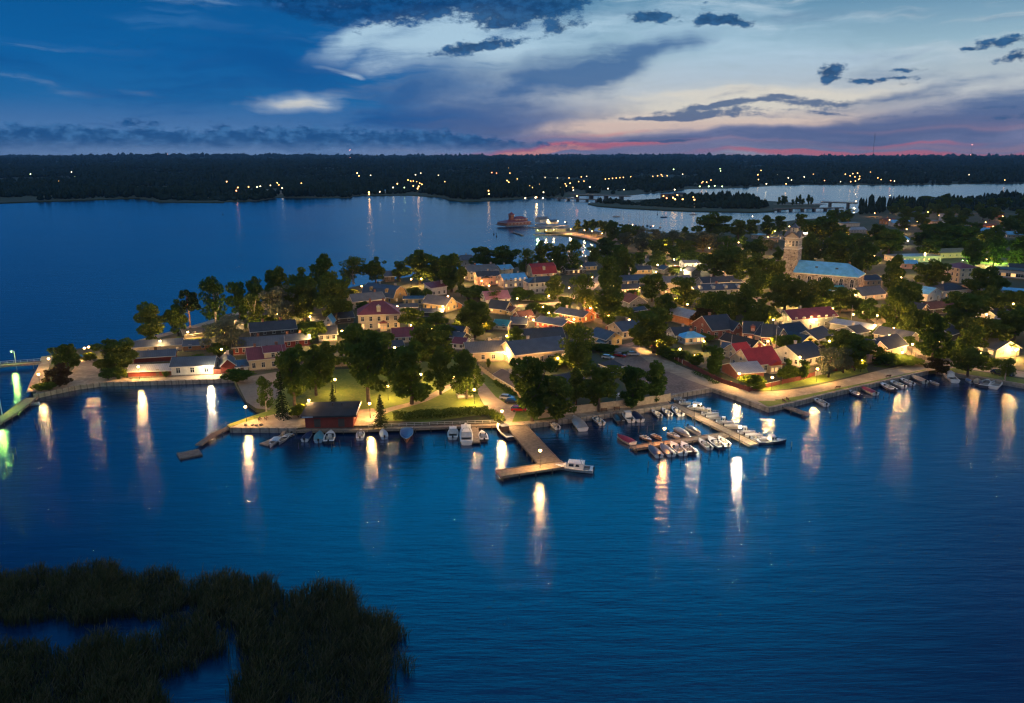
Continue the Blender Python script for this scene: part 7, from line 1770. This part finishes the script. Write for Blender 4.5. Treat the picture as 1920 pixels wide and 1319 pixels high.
far_hall((512, 365), (568, 364), 20, 6, 'white', 'blue', 'long low white harbour building with lit windows across the bay', .3)
far_hall((440, 368), (470, 367), 12, 5, 'orange', 'blue', 'reddish lamp-lit harbour cafe across the bay', .8, n=5)
far_hall((474, 362), (505, 361), 14, 5, 'palegrey', 'light', 'pale harbour hall behind the white floodlight across the bay', .4, n=5)
far_hall((700, 363), (722, 363), 10, 5, 'palegrey', 'sky', 'small blue-roofed boathouse on the far shore', .2, 2, 'gable', 3)
far_hall((648, 366), (664, 365), 10, 4, 'palegrey', 'blue', 'little boathouse on the far shore left of the blue-roofed boathouse', .2, 2, 'gable', 2)
far_hall((1240, 373), (1262, 373), 10, 5, 'orange', 'tile', 'orange-lit house at the left of the island wood', .8, 3, 'gable', 4)
far_hall((1264, 369), (1284, 369), 10, 4, 'beige', 'dark', 'dark-roofed house behind the orange-lit island house', .4, 3, 'gable', 3)
far_hall((690, 324), (715, 324), 30, 6, 'beige', 'grey', 'pale barn in a clearing of the far woods', 0, 3, 'gable', 2)
for k, (x, lb) in enumerate(((985, 'left lit motor boat moored by the far bridge'), (1005, 'middle lit motor boat moored by the far bridge'), (1019, 'right lit motor boat moored by the far bridge'))):
    boat((x - 5, 374), (x + 4, 374), 'cabin', label=lb, motor=False, group='boats by the far bridge', lit=True)
for k, x in enumerate((1045, 1055, 1061)):
    boat((x - 3, 372.5), (x + 3, 372.5), 'cabin', label=['left small boat at the far bridge end', 'middle small boat at the far bridge end', 'right small boat at the far bridge end'][k], motor=False, group='boats by the far bridge')

# bridges
def bridge(name, p0, p1, w, zt, label, piers, rail=True):
    a = G(*p0, zt); b = G(*p1, zt); o = Vector((a.x, a.y, 0)); L = (b - a).length; rz = math.atan2(b.y - a.y, b.x - a.x)
    root = empty(name, o, rz, label, 'bridge')
    d = MB(); d.box(0, L, -w / 2, w / 2, zt - 1.3, zt); d.build('deck', mat('concrete_dark', (.14, .13, .12), .9), root)
    s = MB(); s.box(0, L, -w / 2 + .6, w / 2 - .6, zt + .004, zt + .01); s.build('road_surface', M_GRAVEL, root)
    for k in range(piers):
        x = L * (k + .5) / piers; p = MB(); p.box(x - 1.3, x + 1.3, -w / 2 + .5, w / 2 - .5, -1, zt - 1.31); p.build('pier', mat('concrete_dark', (.14, .13, .12), .9), root)
    if rail:
        r = MB()
        for sy in (-w / 2 + .1, w / 2 - .1): r.box(0, L, sy - .05, sy + .05, zt + .7, zt + .95)
        r.build('railing', RAILM, root)
bridge('road_bridge', (1540, 378.5), (1608, 380.5), 12, 7, 'concrete road bridge running to the town from the island causeway', 2)
bridge('railway_bridge', (1450, 391), (1580, 389), 6, 4, 'low dark railway bridge on stout piers below the road bridge', 6, False)
bridge('road_bridge', (1068, 364), (1180, 368), 12, 6, 'far road bridge with lamps left of the wooded island', 4)
bridge('railway_bridge', (1040, 371), (1128, 374.5), 6, 4, 'low dark railway bridge in front of the far road bridge', 5, False)
st = strip('causeway', [(1450, 383), (1500, 383.5), (1545, 382)], 12, M_GRAVEL, .01, .8)

for x, y, ph in ((100, 330, 'the left far woods'), (670, 328, 'the clearing barn across the bay'), (780, 345, 'the golden shore road across the bay'), (917, 356, 'the headland wood across the bay'), (1000, 345, 'the hamlet by the far bridge'), (1075, 340, 'the far bridge ramp'), (1160, 334, 'the far village street'), (1237, 330, 'the far hillside row'),
                 (1335, 347, 'the inlet shore lights'), (1270, 366, 'the island houses'), (1422, 330, 'the tall far street'), (1500, 334, 'the far inlet woods'), (1604, 333, 'the far hamlet beyond the inlet'), (1665, 337, 'the last far houses'), (1860, 333, 'the far right hills'), (1008, 372, 'the boats by the far bridge'), (565, 350, 'the long white harbour building')):
    q = G(x, y, 9); mark(q.x, q.y, ph)
# ------------------------------------------------------------------ boats
boat((1040, 877), (1112, 883), 'cruiser', 'white', label='large white motor cruiser moored at the right end of the cross jetty', name='motor_cruiser', beam=3.4); mark(*G(1075, 880, 0)[:2], 'the white motor cruiser')
for x, y, ph in ((640, 840, 'the posts off the red harbour shed'), (1055, 818, 'the grey covered boat'), (1140, 810, 'the open water of the boat basin'), (1260, 792, 'the boats above the side jetty'), (1240, 878, 'the boats below the side jetty'), (1340, 858, 'the lower marina lamp'), (1570, 778, 'the water off the long quay'), (1680, 745, 'the six boats along the long quay'), (80, 800, 'the left breakwater'), (15, 860, 'the lower left water edge'), (1812, 826, 'the right open water')):
    q = G(x, y, 0); mark(q.x, q.y, ph)
boat((583, 812), (571, 827), 'covered', 'white', 'navy', 'small boat under a navy cover, leftmost at the boardwalk', group='boats moored at the boardwalk')
boat((600, 812), (597, 829), 'covered', 'lblue', 'teal', 'small boat with teal cover, second from left at the boardwalk', group='boats moored at the boardwalk')
boat((621, 811), (616, 831), 'open', 'dark', None, 'grey open boat with outboard, third from left at the boardwalk', group='boats moored at the boardwalk')
boat((677, 809), (675, 824), 'open', 'white', None, 'small white open boat below the dark spruce on the boardwalk', group='boats moored at the boardwalk')
boat((717, 808), (721, 822), 'covered', 'lblue', 'lblue', 'little pale blue boat at the middle of the railed boardwalk', group='boats moored at the boardwalk')
boat((762, 830), (763, 806), 'covered', 'wood', 'blue', 'varnished wooden boat with bright blue cover at the railed boardwalk', motor=False, group='boats moored at the boardwalk')
boat((850, 804), (849, 823), 'cabin', 'white', None, 'small white cabin boat left of the big cruiser at the boardwalk', group='boats moored at the boardwalk')
boat((873, 800), (875, 833), 'cruiser', 'white', None, 'big white cruiser with open stern beside the small jetty', motor=False, group='boats moored at the boardwalk', name='motor_cruiser')
boat((903, 811), (908, 827), 'open', 'dark', None, 'dark dinghy with outboard right of the small jetty', group='boats moored at the boardwalk')
boat((932, 799), (960, 824), 'fishing', 'dark', None, 'old dark wooden boat with brown wheelhouse beside the main pier', name='old_boat', beam=3.2)
boat((506, 838), (521, 822), 'row', 'white', 'lblue', 'pale covered rowing boat on the left of the raft', motor=False, name='rowing_boat', group='rowing boats at the raft')
boat((523, 833), (537, 820), 'row', 'grey', None, 'open grey rowing boat at the raft', motor=False, name='rowing_boat', group='rowing boats at the raft')
boat((533, 822), (546, 815), 'open', 'dark', None, 'small dark boat at the upper right of the raft', group='rowing boats at the raft')
boat((1030, 792), (1046, 804), 'open', 'white', None, 'small white open boat right of the main pier, nearest to it')
boat((1075, 784), (1093, 807), 'covered', 'white', 'grey', 'boat fully under a grey cover below the plank fence', motor=False)
boat((1110, 782), (1129, 796), 'open', 'white', None, 'white day boat right of the grey covered boat')
boat((1151, 778), (1164, 793), 'covered', 'dark', 'black', 'dark covered boat at the middle of the fence quay')
boat((1168, 775), (1184, 791), 'cabin', 'white', None, 'white cabin boat with upright wheelhouse at the fence quay')
boat((1187, 774), (1201, 790), 'covered', 'white', 'navy', 'boat with dark blue hood right of the white wheelhouse boat')
boat((1222, 771), (1238, 782), 'open', 'grey', None, 'grey open boat, third from the pier corner at the fence quay')
boat((1241, 768), (1257, 779), 'open', 'white', None, 'small white boat, second from the pier corner at the fence quay')
boat((1260, 765), (1277, 779), 'open', 'white', None, 'white boat tight in the corner by the marina pier')
boat((1157, 818), (1187, 833), 'covered', 'white', 'wine', 'white day cruiser with wine-red hood at the open end of the side jetty', beam=2.8, motor=False)
boat((1222, 829), (1202, 819), 'open', 'wood', None, 'wooden open boat on the left of the side jetty')
boat((1241, 825), (1223, 816), 'row', 'wood', None, 'narrow varnished rowing boat between two boats at the side jetty', motor=False, name='rowing_boat')
boat((1275, 824), (1254, 813), 'open', 'cream', None, 'cream open boat, third from left above the side jetty')
boat((1292, 820), (1268, 805), 'covered', 'white', 'grey', 'white boat with grey screen, middle of those above the side jetty', motor=False)
boat((1314, 817), (1290, 802), 'covered', 'white', 'black', 'white boat with black hood, right end above the side jetty')
boat((1217, 838), (1236, 857), 'covered', 'white', 'navy', 'white boat with navy cover, leftmost below the side jetty')
boat((1239, 835), (1259, 855), 'covered', 'white', 'navy', 'white boat with blue canvas, second from left below the side jetty')
boat((1257, 832), (1281, 853), 'open', 'white', None, 'larger white day boat, third from left below the side jetty')
boat((1277, 832), (1299, 851), 'open', 'dark', None, 'dark open boat, fourth from left below the side jetty')
boat((1310, 826), (1331, 842), 'open', 'white', None, 'white open boat, third from the pier below the side jetty')
boat((1327, 822), (1355, 842), 'open', 'navy', None, 'white-decked boat with dark hull, second from the pier below the side jetty')
boat((1346, 821), (1365, 836), 'open', 'cream', None, 'small cream boat nearest the marina pier below the side jetty')
boat((1276, 748), (1257, 746.5), 'row', 'grey', None, 'grey rowing boat nearest the square on the marina pier', motor=False, name='rowing_boat', group='boats along the marina pier')
boat((1284, 752), (1264, 750.5), 'row', 'tan', None, 'brown rowing boat, second from the square on the marina pier', motor=False, name='rowing_boat', group='boats along the marina pier')
boat((1294, 757), (1273, 756), 'open', 'white', None, 'small white boat, third from the square on the marina pier', group='boats along the marina pier')
boat((1329, 771), (1290, 764), 'cruiser', 'cream', None, 'long cream motor cruiser under the upper marina lamp', name='motor_cruiser', motor=False, group='boats along the marina pier')
boat((1348, 778), (1315, 776), 'cabin', 'white', None, 'white cabin boat, next below the long cream cruiser', group='boats along the marina pier')
boat((1352, 785), (1324, 783), 'covered', 'white', 'grey', 'low white boat with grey cover at the middle of the marina pier', group='boats along the marina pier')
boat((1376, 795), (1342, 792), 'cabin', 'white', None, 'white cabin boat above the lower marina lamp', group='boats along the marina pier')
boat((1390, 803), (1358, 800), 'covered', 'cream', 'cream', 'cream day boat close to the lower marina lamp', group='boats along the marina pier')
boat((1416, 812), (1382, 811), 'cabin', 'white', None, 'white cabin boat just right of the lower marina lamp', group='boats along the marina pier')
boat((1429, 819), (1397, 817), 'covered', 'white', 'white', 'white covered boat, third from the marina pier end', group='boats along the marina pier')
boat((1441, 824), (1407, 823), 'open', 'white', None, 'white open boat, second from the marina pier end', group='boats along the marina pier')
boat((1474, 829), (1420, 830), 'fishing', 'navy', None, 'long dark-hulled boat with lit cockpit at the marina pier end', group='boats along the marina pier', lit=True, name='motor_cruiser')
boat((1524, 748), (1549, 761), 'open', 'white', None, 'small boat alone right of the short quay jetty', group='boats along the long quay')
boat((1590, 733), (1612, 743), 'open', 'navy', None, 'low dark boat, first from left of the six along the long quay', group='boats along the long quay')
boat((1611, 727), (1642, 740), 'covered', 'white', 'wine', 'boat with reddish canvas, second from left along the long quay', group='boats along the long quay')
boat((1649, 720), (1677, 733), 'open', 'dark', None, 'dark open boat, third from left along the long quay', group='boats along the long quay')
boat((1665, 715), (1695, 727), 'open', 'white', None, 'white sports boat, fourth from left along the long quay', group='boats along the long quay')
boat((1686, 711), (1711, 722), 'open', 'white', None, 'slim white boat, fifth from left along the long quay', group='boats along the long quay')
boat((1707, 706), (1735, 718), 'covered', 'cream', 'tan', 'tan-covered boat, last before the quay corner', group='boats along the long quay')
boat((1767, 699), (1791, 717), 'cabin', 'white', None, 'large white cabin cruiser moored under the right quay', group='boats at the right quay', name='motor_cruiser', beam=3.2, motor=False)
boat((1811, 713), (1822, 718), 'covered', 'lblue', 'blue', 'little boat with pale blue cover right of the white cabin cruiser', group='boats at the right quay')
boat((1832, 713), (1835, 723), 'covered', 'dark', 'navy', 'little dark blue covered boat at the right quay', group='boats at the right quay')
boat((1852, 715), (1844, 726), 'row', 'dark', None, 'dark open rowing boat at the right quay', motor=False, group='boats at the right quay', name='rowing_boat')
boat((1874, 716), (1862, 728), 'row', 'white', None, 'white open rowing boat, rightmost at the right quay', motor=False, group='boats at the right quay', name='rowing_boat')
boat((47, 760), (74, 757), 'row', 'lblue', None, 'pale green-lit rowing boat by the breakwater at left', motor=False, name='rowing_boat')
boat((1743, 716), (1758, 722), 'row', 'tan', None, 'half sunken pale rowing boat in the quay corner', motor=False, name='rowing_boat', group='boats along the long quay')
boat((1128, 465), (1140, 467), 'open', 'white', None, 'white boat drawn up at the small beach')
sailboat(1156, 407, 9, 13, 'moored sailing boat at left of three off the island')
sailboat(1245, 408, 9, 13, 'moored sailing boat in the middle of three off the island', 'navy')
sailboat(1300, 403, 10, 14, 'moored sailing boat at right of three off the island')
for i, (x, y) in enumerate([(1032, 410), (1043, 414), (1062, 412), (1130, 416), (1162, 416), (1168, 417), (1178, 416), (1181, 418), (1192, 417), (1198, 418), (1206, 419), (1214, 418), (1220, 420), (1238, 421), (1010, 409)]):
    o = sailboat(x, y + 6, 9, random.uniform(12, 17), 'x', random.choice(('white', 'white', 'navy')), 1.3, 'sailing boats berthed at the marina'); pend(o, 'sailing boat with bare mast at the marina berths', 'boat', 'sailing boats berthed at the marina')

# mooring posts
for x, y in [(560, 842), (581, 840), (599, 839), (622, 842), (638, 839), (659, 838), (727, 839), (748, 838), (793, 836), (814, 833), (835, 833), (860, 831), (1045, 819), (1058, 813), (1068, 817), (1139, 806), (1146, 818), (1213, 808), (1197, 812), (1225, 806), (1251, 790), (1265, 806), (1269, 788), (1283, 803), (1286, 786), (1302, 800), (1303, 793), (1213, 812), (1279, 826),
             (1215, 877), (1235, 880), (1255, 872), (1276, 868), (1314, 861), (1329, 860), (1348, 853), (1367, 856), (1287, 868), (1484, 838), (1425, 775), (1388, 800 - 12), (1557, 781), (1571, 778), (1582, 773), (1593, 767), (1608, 787), (1624, 755), (1632, 763), (1646, 748), (1657, 744), (1667, 742), (1676, 752), (1696, 758), (1710, 728), (1725, 730), (1741, 728), (1300, 757), (1320, 762), (1281, 748), (1289, 746), (1904, 741), (1812, 826),
             (66, 796), (73, 800), (80, 798), (88, 796), (84, 806), (97, 792), (70, 806), (25, 862), (12, 878), (30, 852), (6, 842), (95, 804)]:
    mooring(x, y, random.uniform(1.0, 1.9))
# buoys far out
for x, y, lb in ((926, 440, 'left small buoy out on the bay off the town'), (931, 444, 'right small buoy out on the bay off the town'), (418, 403, 'lone channel marker on the wide left bay'), (1233, 403, 'round dark mooring buoy between the moored sailing boats')):
    p = G(x, y, 0); m = MB(); m.cyl((0, 0, -.4), (0, 0, 1.0), .8, .5, 8); m.cyl((0, 0, 1.0), (0, 0, 3.0), .15, .1, 5); m.sphere((0, 0, 3.1), .4, 6, 4); tag(m.build('buoy', DARKM, None, (p.x, p.y, 0)), lb, 'buoy')

# ------------------------------------------------------------------ cars and street furniture
car(951, 749, -.25, 'silver', 'silver car parked first below the low cream outbuilding')
car(961, 757, -.2, 'dark', 'dark car parked second below the low cream outbuilding')
car(973, 771, .0, 'red', 'red car parked by the quay lamp under the very large tree')
car(1140, 673, -.4, 'white', 'white car parked left of the red one on the cobbled square')
car(1163, 669, -.5, 'red', 'bright red car parked in the middle of three on the square')
car(1188, 667, -.1, 'silver', 'silver car parked rightmost on the cobbled square')
car(149, 673, .1, 'dark', 'dark car parked under the twin lamps on the left point')
car(1871, 703, -1.3, 'dark', 'left of two dark cars parked on the grass at right')
car(1888, 704, -1.3, 'blue', 'right of two dark cars parked on the grass at right')
car(1268, 502, .1, 'red', 'red car passing on the hill street by the white hall')
bench(1133, 772.5, R(8), 'left brown bench against the long plank fence')
bench(1157, 769.5, R(8), 'right brown bench against the long plank fence')
bench(1471, 755, R(100), 'left bench in the pair above the short quay jetty')
bench(1478, 752, R(100), 'right bench in the pair above the short quay jetty')
bench(1570, 729, R(195), 'single bench on the verge in the middle of the long quay')
bench(1665, 708, R(195), 'single bench on the verge farther right along the long quay')
bench(488, 789, R(90), 'left small bench on the gravel point'); bench(500, 787, R(90), 'right small bench on the gravel point')
flagpole(1369, 682, 10, 'white flagpole in the garden left of the red-roofed villa')
flagpole(1003, 559, 11, 'white flagpole on the lawn of the pale hipped-roof house')
flagpole(1452, 672, 12, 'white mast beside the red-brown corner wing')
flagpole(1594, 618, 10, 'white mast right of the wine-roofed grey house')
flagpole(1331, 551, 8, 'white flagpole in front of the long dormer house')
flagpole(563, 603, 6, 'white flagpole behind the long dark-roofed house')
def rack():
    a = G(388, 826, .8); b = G(425, 797, .8); root = empty('bathing_rail', a, 0, 'tangled white rails standing along the breakwater jetty', 'railing')
    m = MB(); d = b - a; rd = random.Random(3)
    for k in range(26):
        p = d * (k / 25); q = p + Vector((rd.uniform(-.3, .3), rd.uniform(-.2, .2), rd.uniform(.8, 1.5)))
        m.cyl(p, q, .035, n=4); m.cyl(q, p + d * .06 + Vector((0, 0, .3)), .03, n=4)
    m.build('rails', RAILM, root)
rack()
def rocks():
    rd = random.Random(4); 
    for i, (x, y) in enumerate([(461, 798), (474, 798), (481, 799), (490, 798)]):
        p = G(x, y); m = MB(); m.sphere((0, 0, .15), .5, 7, 5, sz=.6)
        m.v = [(a * rd.uniform(.7, 1.2), b * rd.uniform(.8, 1.2), c * rd.uniform(.7, 1.2)) for a, b, c in m.v]
        o = m.build('boulder', mat('boulder_rock', (.12, .11, .10), .95, var=.3), None, (p.x, p.y, LZ)); pend(o, 'dark boulder on the gravel point', 'rock', 'boulders on the gravel point')
rocks()
def parasol():
    p = G(1166, 756); root = empty('garden_canopy', p, 0, 'white pointed garden canopy behind the long plank fence', 'canopy')
    m = MB(); m.add([(-1.6, -1.6, 2.4), (1.6, -1.6, 2.4), (1.6, 1.6, 2.4), (-1.6, 1.6, 2.4), (0, 0, 3.2)], [(0, 1, 4), (1, 2, 4), (2, 3, 4), (3, 0, 4), (0, 3, 2, 1)]); m.build('canopy_top', WHITE, root)
    for x in (-1.4, 1.4):
        for y in (-1.4, 1.4):
            q = MB(); q.cyl((x, y, 0), (x, y, 2.39), .04, n=6); q.build('leg', WHITE, root)
parasol()
finish_labels()

# ------------------------------------------------------------------ the evening air
def haze():
    mb = MB(); mb.box(-18000, 18000, -60, 19500, -4, 330)
    m = bpy.data.materials.new('haze'); m.use_nodes = True
    nt = m.node_tree; nt.nodes.clear(); t = NT(nt)
    v = t.n('ShaderNodeVolumePrincipled')
    v.inputs['Color'].default_value = (.38, .68, 1, 1); v.inputs['Density'].default_value = HAZE_D; v.inputs['Anisotropy'].default_value = .25
    o = t.n('ShaderNodeOutputMaterial'); nt.links.new(v.outputs[0], o.inputs['Volume'])
    m.cycles.homogeneous_volume = True if hasattr(m.cycles, 'homogeneous_volume') else None
    tag(mb.build('haze', m), 'thin blue evening haze over the bay', 'haze', kind='stuff')
HAZE_D = 4.2e-5
haze()
